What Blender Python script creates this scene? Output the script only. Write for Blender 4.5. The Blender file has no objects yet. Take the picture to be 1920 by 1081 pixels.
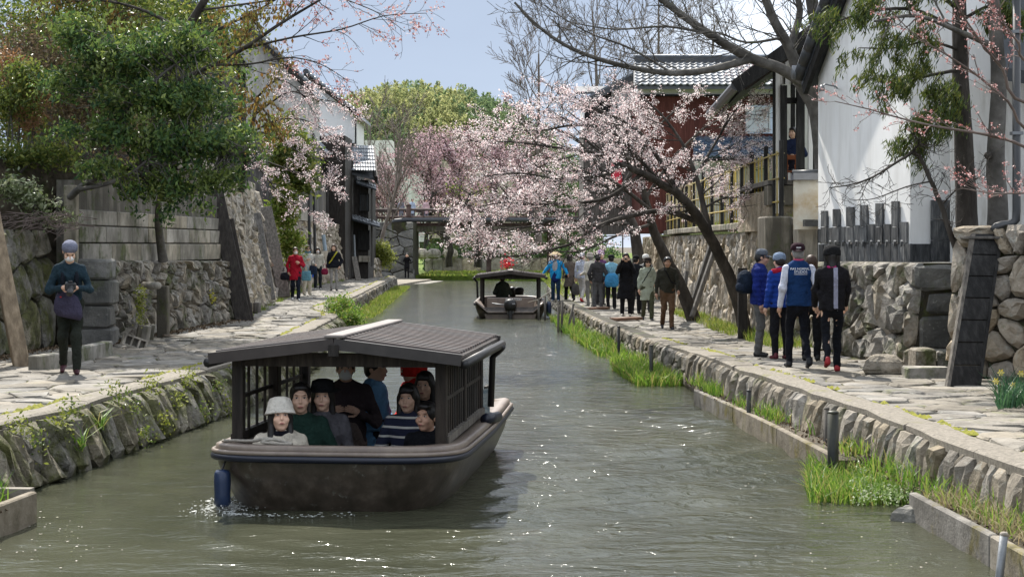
import bpy, math, random
import numpy as np
from mathutils import Vector, Matrix
from mathutils.bvhtree import BVHTree

# ------------------------------------------------------------------ camera, sky, sun, exposure
SC = bpy.context.scene
COL = SC.collection
F, HZ, CZ = 3010.0, 460.0, 2.3            # focal length in photo pixels, horizon row, eye height above the water
cam_d = bpy.data.cameras.new('camera'); cam = bpy.data.objects.new('camera', cam_d); COL.objects.link(cam)
cam.location = (0, 0, CZ); cam.rotation_euler = (math.radians(90), 0, 0)
cam_d.sensor_width = 36; cam_d.lens = F / 1920 * 36; cam_d.shift_y = -(540.5 - HZ) / 1920
cam_d.clip_start = 0.1; cam_d.clip_end = 3000
SC.camera = cam
SUN_AZ, SUN_EL = math.radians(-17), math.radians(50)
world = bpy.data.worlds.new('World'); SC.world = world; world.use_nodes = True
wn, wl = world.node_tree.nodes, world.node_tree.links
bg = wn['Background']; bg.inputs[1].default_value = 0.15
sky = wn.new('ShaderNodeTexSky'); sky.sky_type = 'NISHITA'; sky.sun_disc = False
sky.sun_elevation = SUN_EL; sky.sun_rotation = SUN_AZ; sky.dust_density = 1.0; sky.air_density = 1.0
tc = wn.new('ShaderNodeTexCoord'); mp = wn.new('ShaderNodeMapping'); mp.inputs['Scale'].default_value = (1.2, 1.2, 2.6); mp.inputs['Location'].default_value = (12.33, 18.99, 6.57)  # offset chosen for dark clouds in view and brighter unseen clouds as fill light
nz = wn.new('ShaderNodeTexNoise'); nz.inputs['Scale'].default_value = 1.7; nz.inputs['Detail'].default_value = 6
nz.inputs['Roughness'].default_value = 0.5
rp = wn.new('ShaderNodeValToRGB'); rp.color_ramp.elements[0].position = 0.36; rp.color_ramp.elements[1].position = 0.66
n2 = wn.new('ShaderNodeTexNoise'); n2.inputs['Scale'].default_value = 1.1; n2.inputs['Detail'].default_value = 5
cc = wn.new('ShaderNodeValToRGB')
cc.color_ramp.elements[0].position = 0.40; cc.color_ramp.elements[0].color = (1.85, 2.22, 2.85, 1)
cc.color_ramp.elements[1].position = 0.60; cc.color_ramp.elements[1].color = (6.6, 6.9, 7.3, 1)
mx = wn.new('ShaderNodeMix'); mx.data_type = 'RGBA'
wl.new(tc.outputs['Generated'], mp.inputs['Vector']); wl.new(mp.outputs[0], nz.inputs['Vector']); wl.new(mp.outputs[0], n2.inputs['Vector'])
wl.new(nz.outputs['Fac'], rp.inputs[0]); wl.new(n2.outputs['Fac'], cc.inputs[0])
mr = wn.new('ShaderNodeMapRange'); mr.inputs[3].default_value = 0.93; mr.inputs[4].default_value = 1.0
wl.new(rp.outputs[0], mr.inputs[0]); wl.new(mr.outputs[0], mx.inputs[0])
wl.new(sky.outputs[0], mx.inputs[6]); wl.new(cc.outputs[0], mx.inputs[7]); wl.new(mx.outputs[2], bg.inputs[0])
sun_d = bpy.data.lights.new('sun', 'SUN'); sun = bpy.data.objects.new('sun', sun_d); COL.objects.link(sun)
sun_d.energy = 4.4; sun_d.angle = math.radians(0.53); sun_d.color = (1.0, 0.95, 0.87)
SUNV = Vector((math.sin(SUN_AZ) * math.cos(SUN_EL), math.cos(SUN_AZ) * math.cos(SUN_EL), math.sin(SUN_EL)))
sun.rotation_euler = SUNV.to_track_quat('Z', 'Y').to_euler(); sun.location = SUNV * 60
SC.view_settings.view_transform = 'Standard'; SC.view_settings.look = 'None'
SC.view_settings.gamma = 1; SC.view_settings.use_curve_mapping = False
SC.view_settings.exposure = 0.93
SC.render.engine = 'CYCLES'
SC.cycles.max_bounces = 6; SC.cycles.transparent_max_bounces = 6; SC.cycles.diffuse_bounces = 3; SC.cycles.glossy_bounces = 3
SC.cycles.caustics_reflective = False; SC.cycles.caustics_refractive = False; SC.cycles.sample_clamp_indirect = 6
SC.cycles.use_denoising = True

# ------------------------------------------------------------------ helpers
RNG = random.Random(11); NR = np.random.default_rng(11)
def P(px, py, Y): return Vector(((px - 960) / F * Y, Y, CZ - (py - HZ) / F * Y))       # photo position at a distance
def G(px, py, z):                                                                      # photo position on a level
    Y = F * (CZ - z) / (py - HZ); return Vector(((px - 960) / F * Y, Y, z))
def lerp(a, b, t): return a + (b - a) * t
ORG = {}
def tag(o, label=None, cat=None, group=None, kind=None):
    if label: o['label'] = label
    if cat: o['category'] = cat
    if group: o['group'] = group
    if kind: o['kind'] = kind
    return o
def thing(name, label, cat, loc=(0, 0, 0), rz=0, group=None, world=True, kind=None):
    o = bpy.data.objects.new(name, None); COL.objects.link(o); o.empty_display_size = 0.2
    o.location = loc; o.rotation_euler = (0, 0, rz)
    ORG[o.name] = np.array(loc, float) if world else np.zeros(3)
    return tag(o, label, cat, group, kind)
def as_list(m): return m if isinstance(m, (list, tuple)) else [m]
def link(name, me, parent=None):
    o = bpy.data.objects.new(name, me); COL.objects.link(o)
    if parent is not None: o.parent = parent
    return o
def mesh_np(name, V, faces, mat, parent=None, smooth=False, mi=None, local=False):
    """one mesh object from world-space verts; faces: (M,k) array or list of tuples"""
    V = np.asarray(V, float).reshape(-1, 3)
    if parent is not None: org = ORG.get(parent.name, np.zeros(3))
    else:
        lo, hi = V.min(0), V.max(0); org = np.zeros(3) if local else np.array([(lo[0] + hi[0]) / 2, (lo[1] + hi[1]) / 2, lo[2]])
    me = bpy.data.meshes.new(name); W = V - org
    if isinstance(faces, np.ndarray):
        k = faces.shape[1]; m = len(faces)
        me.vertices.add(len(W)); me.vertices.foreach_set('co', W.astype(np.float32).ravel())
        me.loops.add(m * k); me.loops.foreach_set('vertex_index', faces.astype(np.int32).ravel())
        me.polygons.add(m); me.polygons.foreach_set('loop_start', np.arange(0, m * k, k, dtype=np.int32))
        me.update(calc_edges=True)
    else: me.from_pydata(W.tolist(), [], faces)
    for mm in as_list(mat): me.materials.append(mm)
    if mi is not None: me.polygons.foreach_set('material_index', np.asarray(mi, np.int32))
    me.polygons.foreach_set('use_smooth', np.full(len(me.polygons), bool(smooth)))
    me.update()
    o = link(name, me, parent)
    if parent is None: o.location = org
    ORG[o.name] = org
    return o
class MB:
    def __init__(s): s.v = []; s.f = []; s.m = []; s.cur = 0
    def add(s, vs, fs):
        b = len(s.v); s.v.extend(tuple(v) for v in vs); s.f.extend(tuple(i + b for i in f) for f in fs); s.m.extend([s.cur] * len(fs)); return s
    def box(s, c, size, rot=None, bev=0.0):
        """box with chamfered vertical and horizontal edges when bev > 0"""
        hx, hy, hz = [q / 2 for q in size]; R = rot if rot is not None else Matrix.Identity(3); c = Vector(c)
        if bev <= 0:
            vs = [(x, y, z) for z in (-hz, hz) for x, y in ((-hx, -hy), (hx, -hy), (hx, hy), (-hx, hy))]
            fs = [(3, 2, 1, 0), (4, 5, 6, 7), (0, 1, 5, 4), (1, 2, 6, 5), (2, 3, 7, 6), (3, 0, 4, 7)]
        else:
            b = min(bev, hx * .9, hy * .9, hz * .9); vs = []
            for z, k in ((-hz, b), (-hz + b, 0), (hz - b, 0), (hz, b)):
                X, Y = hx - k, hy - k; e = b if k == 0 else b * .5
                vs += [(X - e, -Y, z), (X, -Y + e, z), (X, Y - e, z), (X - e, Y, z), (-X + e, Y, z), (-X, Y - e, z), (-X, -Y + e, z), (-X + e, -Y, z)]
            fs = [tuple(range(7, -1, -1)), tuple(range(24, 32))]
            for r in range(3): fs += [(r * 8 + i, r * 8 + (i + 1) % 8, r * 8 + 8 + (i + 1) % 8, r * 8 + 8 + i) for i in range(8)]
        return s.add([c + R @ Vector(v) for v in vs], fs)
    def beam(s, a, b, w, h, up=(0, 0, 1), bev=0.0):
        a, b = Vector(a), Vector(b); d = (b - a); L = d.length; d.normalize(); u = Vector(up)
        x = d.cross(u)
        if x.length < 1e-4: x = d.cross(Vector((1, 0, 0)))
        x.normalize(); z = x.cross(d)
        R = Matrix((x, d, z)).transposed()
        return s.box((a + b) / 2, (w, L, h), R, bev)
    def tube(s, pts, rad, n=6, cap=True):
        pts = [Vector(p) for p in pts]; k = len(pts)
        if not isinstance(rad, (list, tuple)): rad = [rad] * k
        t0 = (pts[1] - pts[0]).normalized(); x = t0.orthogonal().normalized(); vs = []
        for i, p in enumerate(pts):
            t = (pts[min(i + 1, k - 1)] - pts[max(i - 1, 0)]); t = t.normalized() if t.length > 1e-9 else t0
            x = (x - t * x.dot(t)); x = x.normalized() if x.length > 1e-6 else t.orthogonal().normalized(); y = t.cross(x)
            for j in range(n):
                a = 2 * math.pi * j / n; vs.append(p + (x * math.cos(a) + y * math.sin(a)) * rad[i])
        fs = [(i * n + j, i * n + (j + 1) % n, (i + 1) * n + (j + 1) % n, (i + 1) * n + j) for i in range(k - 1) for j in range(n)]
        if cap: fs += [tuple(range(n - 1, -1, -1)), tuple(range((k - 1) * n, k * n))]
        return s.add(vs, fs)
    def lathe(s, prof, c=(0, 0, 0), n=14, R=None):
        c = Vector(c); R = R or Matrix.Identity(3); k = len(prof)
        vs = [c + R @ Vector((r * math.cos(2 * math.pi * j / n), r * math.sin(2 * math.pi * j / n), z)) for r, z in prof for j in range(n)]
        fs = [(i * n + j, i * n + (j + 1) % n, (i + 1) * n + (j + 1) % n, (i + 1) * n + j) for i in range(k - 1) for j in range(n)]
        fs += [tuple(range(n - 1, -1, -1)), tuple(range((k - 1) * n, k * n))]
        return s.add(vs, fs)
    def poly(s, pts, thick):
        """flat polygon given a thickness vector"""
        t = Vector(thick); n = len(pts); pts = [Vector(p) for p in pts]
        fs = [tuple(range(n)), tuple(range(2 * n - 1, n - 1, -1))] + [(i, n + i, n + (i + 1) % n, (i + 1) % n) for i in range(n)]
        return s.add(pts + [p + t for p in pts], fs)
    def build(s, name, mat, parent=None, smooth=False, local=False):
        o = mesh_np(name, s.v, s.f, mat, parent, smooth, s.m if isinstance(mat, (list, tuple)) else None, local)
        return o
def part(name, mat, parent, fn, smooth=False):
    m = MB(); fn(m); return m.build(name, mat, parent, smooth)

# ------------------------------------------------------------------ materials
MATS = {}
def pmat(name, cols, scale=3.0, detail=6, rough=0.85, bump=0.0, bscale=20.0, rnd=0.0, moss=0.0, mcol=(0.055, 0.07, 0.016), mscale=1.7, stretch=(1, 1, 1),
         spec=0.3, trans=0.0, island=0.0, metal=0.0, local=False, stain=0.0, scol=(0.05, 0.045, 0.035), sstretch=(3, 3, .5), lichen=0.0, bdist=0.02, tcol=None):
    if name in MATS: return MATS[name]
    m = bpy.data.materials.new(name); m.use_nodes = True; MATS[name] = m
    if name.split('_')[0] in ('stone', 'quay', 'flagstone', 'concrete', 'aggregate', 'joint'): cols = [(c[0] * 1.05, c[1] * .97, c[2] * .86) for c in cols]     # lime-grey local stone is warm
    N, L = m.node_tree.nodes, m.node_tree.links; b = N['Principled BSDF']
    b.inputs['Roughness'].default_value = rough; b.inputs['Metallic'].default_value = metal
    b.inputs['Specular IOR Level'].default_value = spec
    if local: src = N.new('ShaderNodeTexCoord').outputs['Object']
    else: src = N.new('ShaderNodeNewGeometry').outputs['Position']
    def mapped(s):
        q = N.new('ShaderNodeMapping'); q.inputs['Scale'].default_value = s; L.new(src, q.inputs[0]); return q.outputs[0]
    def noise(vec, sc, det=5, ro=0.6):
        q = N.new('ShaderNodeTexNoise'); q.inputs['Scale'].default_value = sc; q.inputs['Detail'].default_value = det; q.inputs['Roughness'].default_value = ro
        L.new(vec, q.inputs['Vector']); return q.outputs['Fac']
    def ramp(fac, stops):
        q = N.new('ShaderNodeValToRGB'); e = q.color_ramp.elements
        while len(e) < len(stops): e.new(0.5)
        for el, (p, c) in zip(e, stops): el.position = p; el.color = (*c, 1) if len(c) == 3 else c
        L.new(fac, q.inputs[0]); return q.outputs[0]
    def mix(fac, a, c, mode='MIX'):
        q = N.new('ShaderNodeMix'); q.data_type = 'RGBA'; q.blend_type = mode
        if isinstance(fac, float): q.inputs[0].default_value = fac
        else: L.new(fac, q.inputs[0])
        for s_, i in ((a, 6), (c, 7)):
            if isinstance(s_, tuple): q.inputs[i].default_value = (*s_, 1)
            else: L.new(s_, q.inputs[i])
        return q.outputs[2]
    base = mapped(stretch)
    n = len(cols)
    if n == 1: col = mix(0.0, cols[0], cols[0])
    else:
        fac = noise(base, scale, detail)
        if island:
            q = N.new('ShaderNodeNewGeometry'); fac = q.outputs['Random Per Island']
            col = ramp(fac, [((i + .0) / max(1, n - 1), c) for i, c in enumerate(cols)])
        else: col = ramp(fac, [(0.3 + 0.4 * i / (n - 1), c) for i, c in enumerate(cols)])
    if rnd:
        q = N.new('ShaderNodeObjectInfo'); h = N.new('ShaderNodeHueSaturation'); r2 = N.new('ShaderNodeMapRange')
        r2.inputs[3].default_value = 1 - rnd; r2.inputs[4].default_value = 1 + rnd
        L.new(q.outputs['Random'], r2.inputs[0]); L.new(r2.outputs[0], h.inputs['Value']); L.new(col, h.inputs['Color'])
        w = N.new('ShaderNodeMath'); w.operation = 'MULTIPLY'; w.inputs[1].default_value = 7.31; L.new(q.outputs['Random'], w.inputs[0])
        w2 = N.new('ShaderNodeMath'); w2.operation = 'FRACT'; L.new(w.outputs[0], w2.inputs[0])
        w3 = N.new('ShaderNodeMapRange'); w3.inputs[3].default_value = 0.55; w3.inputs[4].default_value = 1.25; L.new(w2.outputs[0], w3.inputs[0]); L.new(w3.outputs[0], h.inputs['Saturation'])
        col = h.outputs[0]
    if lichen:
        f = ramp(noise(mapped((1, 1, 1)), 9.0, 4, .7), [(0.62 - lichen * .1, (0, 0, 0)), (0.72 - lichen * .1, (1, 1, 1))])
        w = N.new('ShaderNodeMath'); w.operation = 'MULTIPLY'; w.inputs[1].default_value = 0.55; L.new(f, w.inputs[0]); col = mix(w.outputs[0], col, (0.34, 0.34, 0.30))
    if stain:
        f = ramp(noise(mapped(sstretch), 1.6, 5, .65), [(0.5 - stain * .2, (0, 0, 0)), (0.72 - stain * .2, (1, 1, 1))]); 
        w = N.new('ShaderNodeMath'); w.operation = 'MULTIPLY'; w.inputs[1].default_value = 0.75; L.new(f, w.inputs[0]); col = mix(w.outputs[0], col, scol)
    if moss:
        f = ramp(noise(mapped((1, 1, .75)), mscale, 6, .7), [(0.62 - moss * .3, (0, 0, 0)), (0.74 - moss * .3, (1, 1, 1))])
        mc = ramp(noise(mapped((1, 1, 1)), 6.0, 3), [(0.35, tuple(x * .55 for x in mcol)), (0.65, tuple(x * 1.5 for x in mcol))])
        w = N.new('ShaderNodeMath'); w.operation = 'MULTIPLY'; w.inputs[1].default_value = 0.85; L.new(f, w.inputs[0]); col = mix(w.outputs[0], col, mc)
    L.new(col, b.inputs['Base Color'])
    if bump:
        q = N.new('ShaderNodeBump'); q.inputs['Strength'].default_value = bump; q.inputs['Distance'].default_value = bdist
        L.new(noise(base, bscale, 6, .65), q.inputs['Height']); L.new(q.outputs[0], b.inputs['Normal'])
    if trans:
        t = N.new('ShaderNodeBsdfTranslucent'); s_ = N.new('ShaderNodeMixShader'); s_.inputs[0].default_value = trans
        if tcol: L.new(mix(1.0, col, tcol, 'MULTIPLY'), t.inputs[0])
        else: L.new(col, t.inputs[0])
        L.new(b.outputs[0], s_.inputs[1]); L.new(t.outputs[0], s_.inputs[2]); L.new(s_.outputs[0], N['Material Output'].inputs[0])
    return m
def flat(name, c, rough=.8, spec=.3, metal=0.0):
    return pmat(name, [tuple(x * .88 for x in c), c, tuple(min(1, x * 1.1) for x in c)], scale=8, rough=rough, spec=spec, metal=metal)
def cloth(name, c, rough=.9):
    return pmat('cloth_' + name, [tuple(x * .75 for x in c), c, tuple(min(1, x * 1.18) for x in c)], scale=6, rough=rough, spec=.15, bump=1.0, bscale=16, bdist=.05, local=True)
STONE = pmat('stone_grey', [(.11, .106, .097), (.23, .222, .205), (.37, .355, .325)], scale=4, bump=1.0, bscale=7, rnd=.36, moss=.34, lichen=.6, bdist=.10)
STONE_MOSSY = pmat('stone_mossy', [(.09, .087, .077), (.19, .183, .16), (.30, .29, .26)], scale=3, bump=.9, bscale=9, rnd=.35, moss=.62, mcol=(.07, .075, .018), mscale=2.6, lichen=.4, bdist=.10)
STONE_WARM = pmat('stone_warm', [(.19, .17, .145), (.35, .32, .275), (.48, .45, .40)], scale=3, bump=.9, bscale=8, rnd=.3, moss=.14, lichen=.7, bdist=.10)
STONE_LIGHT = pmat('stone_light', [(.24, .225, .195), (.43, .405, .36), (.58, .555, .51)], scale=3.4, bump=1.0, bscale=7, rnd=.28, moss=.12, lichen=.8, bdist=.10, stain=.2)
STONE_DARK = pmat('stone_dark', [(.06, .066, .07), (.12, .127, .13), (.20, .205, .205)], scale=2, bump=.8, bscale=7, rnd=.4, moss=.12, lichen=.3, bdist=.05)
QUAY_STONE = pmat('quay_stone', [(.09, .083, .07), (.185, .172, .148), (.29, .27, .235)], scale=4, bump=.9, bscale=10, rnd=.4, moss=.2, lichen=.5, bdist=.04)
JOINT = pmat('joint_earth', [(.018, .017, .013), (.045, .042, .03)], scale=7, bump=.5, bscale=18, moss=.25)
JOINT_PALE = pmat('joint_mortar', [(.10, .095, .08), (.20, .19, .165)], scale=5, bump=.7, bscale=15, moss=.1)
FLAG = pmat('flagstone', [(.10, .097, .089), (.185, .18, .168), (.275, .267, .25)], scale=2.4, bump=.9, bscale=11, rnd=.2, moss=.1, mcol=(.11, .12, .03), lichen=.35, bdist=.03)
FLAG_JOINT = pmat('flag_joint', [(.045, .04, .03), (.10, .09, .065)], scale=6, bump=.5, bscale=25, moss=.5, mcol=(.11, .115, .02), mscale=1.2)
EDGE = pmat('aggregate_concrete', [(.11, .107, .097), (.19, .183, .168), (.26, .25, .235)], scale=28, bump=.8, bscale=60, moss=.12, mcol=(.13, .13, .025), bdist=.01)
MOSS = pmat('moss', [(.075, .085, .012), (.19, .19, .025), (.28, .26, .04)], scale=9, bump=1, bscale=40, rough=1)
CONC = pmat('concrete', [(.20, .19, .165), (.32, .31, .28), (.43, .42, .385)], scale=2, bump=.5, bscale=30, rnd=.12, stain=.5, moss=.34, bdist=.01, sstretch=(1.3, 1.3, .7), scol=(.09, .085, .065))
CONC_DARK = pmat('concrete_dark', [(.10, .096, .085), (.19, .183, .163), (.27, .26, .235)], scale=2, bump=.5, bscale=25, stain=.9, moss=.3, rnd=.1)
CONC_LIGHT = pmat('concrete_light', [(.30, .29, .265), (.44, .43, .40)], scale=3, bump=.4, bscale=30, rnd=.12, stain=.25)
SOIL = pmat('soil', [(.03, .025, .016), (.075, .06, .04), (.13, .11, .075)], scale=6, bump=1, bscale=20, moss=.2)
LITTER = pmat('leaf_litter', [(.06, .04, .022), (.14, .095, .055), (.26, .2, .14)], scale=12, bump=.8, bscale=40, island=1)
WOOD_DARK = pmat('wood_dark', [(.012, .010, .008), (.028, .022, .018), (.05, .042, .034)], scale=3, stretch=(6, 6, .8), bump=.5, bscale=12, rnd=.2, rough=.7)
WOOD_GREY = pmat('wood_grey', [(.055, .05, .044), (.11, .10, .088), (.18, .165, .145)], scale=3, stretch=(6, 6, .7), bump=.6, bscale=14, rnd=.3, rough=.85)
WOOD_PALE = pmat('wood_pale', [(.13, .10, .07), (.23, .18, .125), (.33, .265, .19)], scale=3, stretch=(5, 5, .6), bump=.4, bscale=12, rnd=.15, stain=.2, scol=(.12, .09, .06))
WOOD_BLACK = pmat('wood_black', [(.008, .0075, .007), (.018, .017, .016), (.04, .038, .036)], scale=2.5, stretch=(6, 6, .8), bump=.6, bscale=14, rnd=.2, rough=.75)
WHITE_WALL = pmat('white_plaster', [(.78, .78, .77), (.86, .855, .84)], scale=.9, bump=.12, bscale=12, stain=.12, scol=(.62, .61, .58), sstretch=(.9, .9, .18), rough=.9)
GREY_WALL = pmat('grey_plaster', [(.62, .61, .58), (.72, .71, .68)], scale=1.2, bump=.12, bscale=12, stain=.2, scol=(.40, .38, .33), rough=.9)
SLATE = pmat('black_slate', [(.03, .032, .034), (.07, .074, .078), (.19, .19, .185)], scale=4, stretch=(5, 5, .8), bump=.6, bscale=10, rnd=.4, rough=.6)
TILE = pmat('roof_tile', [(.10, .11, .125), (.17, .185, .205), (.25, .265, .285)], scale=5, bump=.2, bscale=20, rnd=.2, rough=.38, spec=.6)
TILE_D = pmat('roof_tile_dark', [(.03, .034, .04), (.06, .066, .075)], scale=5, rnd=.2, rough=.45, spec=.5)
RED_WALL = pmat('red_board', [(.07, .022, .016), (.11, .034, .025), (.16, .058, .043)], scale=3, stretch=(6, 6, .4), bump=.2, bscale=14, stain=.3, scol=(.06, .018, .014))
BARK = pmat('bark', [(.022, .019, .016), (.05, .043, .036), (.095, .083, .072)], scale=5, stretch=(1, 1, .35), bump=1, bscale=12, rough=.95, bdist=.04)
BARK_GREY = pmat('bark_grey', [(.05, .046, .04), (.10, .093, .083), (.17, .16, .145)], scale=4, bump=.6, bscale=12, rough=.95, moss=.15)
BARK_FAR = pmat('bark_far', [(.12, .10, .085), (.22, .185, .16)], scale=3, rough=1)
TWIG_PALE = pmat('twig_pale', [(.10, .075, .065), (.22, .175, .155)], scale=3, rough=.9)
STEEL = pmat('galvanised', [(.16, .17, .18), (.26, .27, .28)], scale=5, rough=.5, metal=.5, bump=.2)
BLACK = flat('black_paint', (.012, .012, .013), .45, .5)
# ------------------------------------------------------------------ polylines, stone fitting
class Line:
    def __init__(s, pts):
        s.p = [np.array(q[:2], float) for q in pts]; s.z = [q[2] if len(q) > 2 else 0.0 for q in pts]
        s.l = [0.0]
        for a, b in zip(s.p, s.p[1:]): s.l.append(s.l[-1] + float(np.hypot(*(b - a))))
        s.L = s.l[-1]
    def at(s, u):
        i = 0
        while i < len(s.p) - 2 and u > s.l[i + 1]: i += 1
        t = (u - s.l[i]) / (s.l[i + 1] - s.l[i]); q = s.p[i] + (s.p[i + 1] - s.p[i]) * t
        # smoothed direction
        d = s.p[i + 1] - s.p[i]; d = d / np.hypot(*d)
        j = i + (1 if t > .5 else -1)
        if 0 <= j < len(s.p) - 1:
            e = s.p[j + 1] - s.p[j]; e = e / np.hypot(*e); w = abs(t - .5); d = d * (1 - w) + e * w; d = d / np.hypot(*d)
        return q, d, s.z[i] + (s.z[i + 1] - s.z[i]) * t
    def x_at(s, y):
        for a, b in zip(s.p, s.p[1:]):
            if min(a[1], b[1]) <= y <= max(a[1], b[1]) and a[1] != b[1]: return float(a[0] + (b[0] - a[0]) * (y - a[1]) / (b[1] - a[1]))
        return float(s.p[0][0] if abs(y - s.p[0][1]) < abs(y - s.p[-1][1]) else s.p[-1][0])
def clip(poly, nx, ny, c):
    out = []; n = len(poly)
    for i in range(n):
        a, b = poly[i], poly[(i + 1) % n]; da = nx * a[0] + ny * a[1] - c; db = nx * b[0] + ny * b[1] - c
        if da <= 0: out.append(a)
        if (da < 0 < db) or (db < 0 < da):
            t = da / (da - db); out.append((a[0] + (b[0] - a[0]) * t, a[1] + (b[1] - a[1]) * t))
    return out
def cells(rng, L, H, w, h, gap, jit=.8, var=.5, top=None):
    """irregular fitted stones filling a strip L by H: list of polygons in (u, v). w, h mean stone size"""
    sx, sy = 1 / w, 1 / h; pts = []; nr = max(1, round(H / h)); rh = H / nr
    for r in range(nr):
        nc = max(1, round(L / w)); 
        for c in range(nc):
            if var and rng.random() < var * .22: continue
            pts.append(((c + .5 + (r % 2) * .5 - .25 + (rng.random() - .5) * jit) * L / nc, (r + .5 + (rng.random() - .5) * jit) * rh, (rng.random() - .5) * var * .5))
    A = np.array(pts); out = []
    S = A[:, :2] * (sx, sy)
    for i, (u, v, wt) in enumerate(pts):
        D = S - S[i]; d2 = (D ** 2).sum(1); near = np.argsort(d2)[1:19]
        poly = [(0, 0), (L, 0), (L, H), (0, H)]
        if top: poly = [(0, 0), (L, 0), (L, top[1]), (0, top[0])]
        for j in near:
            dd = d2[j]
            if dd < 1e-9: continue
            # weighted bisector in scaled space, pulled back by half the gap
            t = .5 + (A[i, 2] - A[j, 2]) / (2 * max(dd, .3)); t = min(.75, max(.25, t))
            nx, ny = D[j, 0] * sx, D[j, 1] * sy; ln = math.hypot(nx, ny)
            mx_, my_ = u + (A[j, 0] - u) * t, v + (A[j, 1] - v) * t
            nx, ny = nx / ln, ny / ln; poly = clip(poly, nx, ny, nx * mx_ + ny * my_ - gap / 2)
            if len(poly) < 3: break
        if len(poly) < 3: continue
        a = 0.5 * abs(sum(p[0] * q[1] - q[0] * p[1] for p, q in zip(poly, poly[1:] + poly[:1])))
        if a > w * h * .05: out.append(poly)
    return out
def chaikin(poly, k=.22):
    o = []
    for a, b in zip(poly, poly[1:] + poly[:1]):
        o.append((a[0] + (b[0] - a[0]) * k, a[1] + (b[1] - a[1]) * k)); o.append((a[0] + (b[0] - a[0]) * (1 - k), a[1] + (b[1] - a[1]) * (1 - k)))
    return o
def stone_mesh(rng, poly, fmap, depth, rough, back=.05, inner=.74, tilt=.45, rnd=.16):
    """a fitted stone: fmap(u, v, d) gives the world point, d outwards"""
    poly = chaikin(poly, rnd); n = len(poly); cu = sum(p[0] for p in poly) / n; cv = sum(p[1] for p in poly) / n
    su = max(abs(p[0] - cu) for p in poly) + 1e-6; sv = max(abs(p[1] - cv) for p in poly) + 1e-6
    d0 = depth * (.7 + .6 * rng.random()); ta, tb = (rng.random() - .5) * tilt, (rng.random() - .5) * tilt
    V = []; 
    for ring, k, dd in ((0, 1, -back), (1, 1, d0 * .35), (2, inner, d0)):
        for u, v in poly:
            kk = k * (1 + (rng.random() - .5) * rough * .35) if ring == 2 else k
            U, W = cu + (u - cu) * kk, cv + (v - cv) * kk
            d = dd
            if ring: d += d0 * (ta * (u - cu) / su + tb * (v - cv) / sv) * (1 if ring == 2 else .5) + (rng.random() - .5) * d0 * rough * (1 if ring == 2 else .5)
            V.append(fmap(U, W, d))
    V.append(fmap(cu + (rng.random() - .5) * su * .4, cv + (rng.random() - .5) * sv * .4, d0 * (1 + .25 * rng.random())))
    fs = []
    for r in range(2): fs += [(r * n + i, r * n + (i + 1) % n, (r + 1) * n + (i + 1) % n, (r + 1) * n + i) for i in range(n)]
    fs += [(2 * n + i, 2 * n + (i + 1) % n, 3 * n) for i in range(n)]
    return V, fs
def wall(name, label, line, heights, w, h, depth=.06, gap=.025, z0=0.0, batter=.1, mat=None, joint=None, side=1, rough=.5, seed=1, smooth=False, thick=.5, limit=300,
         jit=.8, var=.5, piece='stone', inner=.74, cat='stone wall', rnd=.15, key=None, out=0.0):
    """stone wall on a ground line; side=+1: the face looks to the right of the line's direction; batter leans the face back per metre of height"""
    rng = random.Random(seed); line = line if isinstance(line, Line) else Line(line); L = line.L; H = max(heights)
    def fm(u, v, d):
        q, t, z = line.at(u); nx, ny = t[1] * side, -t[0] * side; off = d + out - batter * v
        return (q[0] + nx * off, q[1] + ny * off, z + z0 + v)
    nseg = max(2, int(L / 1.5)); V = []; Fc = []
    for i in range(nseg + 1):
        u = L * i / nseg; hh = lerp(heights[0], heights[1], i / nseg)
        V += [fm(u, -.3, 0), fm(u, hh, 0), fm(u, hh, -thick), fm(u, -.3, -thick)]
    for i in range(nseg):
        a, b = i * 4, i * 4 + 4
        for k in range(4):
            q = (a + k, a + (k + 1) % 4, b + (k + 1) % 4, b + k); Fc.append(q)
    Fc += [(0, 1, 2, 3), (nseg * 4 + 3, nseg * 4 + 2, nseg * 4 + 1, nseg * 4)]
    root = mesh_np(name, V, Fc, joint or JOINT); tag(root, label, cat)
    polys = cells(rng, L, H, w, h, gap, jit, var, heights)
    def dist(p):
        c = fm(sum(q[0] for q in p) / len(p), .3, 0); return c[1]
    polys.sort(key=key or dist)
    rest = MB()
    for i, p in enumerate(polys):
        V, fs = stone_mesh(rng, p, fm, depth, rough, inner=inner, rnd=rnd)
        if side < 0: fs = [f[::-1] for f in fs]
        if i < limit: mesh_np(piece, V, fs, mat or STONE, root, smooth)
        else: rest.add(V, fs)
    if rest.v: tag(rest.build(piece + '_courses', mat or STONE, root, smooth), kind='stuff')
    return root, fm
def zl(pts, zf): return [(x, y, zf(y)) for x, y in pts]
def z_right(y): return 0.6 if y < 24 else (0.6 - .25 * (y - 24) / 13 if y < 37 else .35)
def z_left(y): return 0.6 if y < 88 else .3
LQ = [(-5.15, 7), (-4.95, 13), (-4.85, 15.2), (-4.65, 16.4), (-4.48, 18.7), (-4.16, 21.8), (-3.98, 24), (-4.0, 30), (-4.2, 38.5), (-4.45, 40.5), (-5.1, 43), (-5.2, 52), (-6.0, 75), (-6.4, 88)]
LW = [(-8.7, 7), (-8.3, 18), (-8.0, 23), (-7.65, 26.6), (-7.1, 26.9), (-6.35, 36.5), (-6.9, 44), (-7.5, 52), (-8.4, 66), (-8.1, 82), (-8.4, 90)]
RQ = [(4.15, 7), (3.95, 11), (3.9, 12.2), (3.8, 13.3), (3.68, 16.1), (3.39, 19.5), (3.15, 21.8), (2.94, 26.1), (2.5, 34), (2.1, 42), (1.8, 53), (1.6, 62), (1.9, 80), (3.2, 100)]
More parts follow.
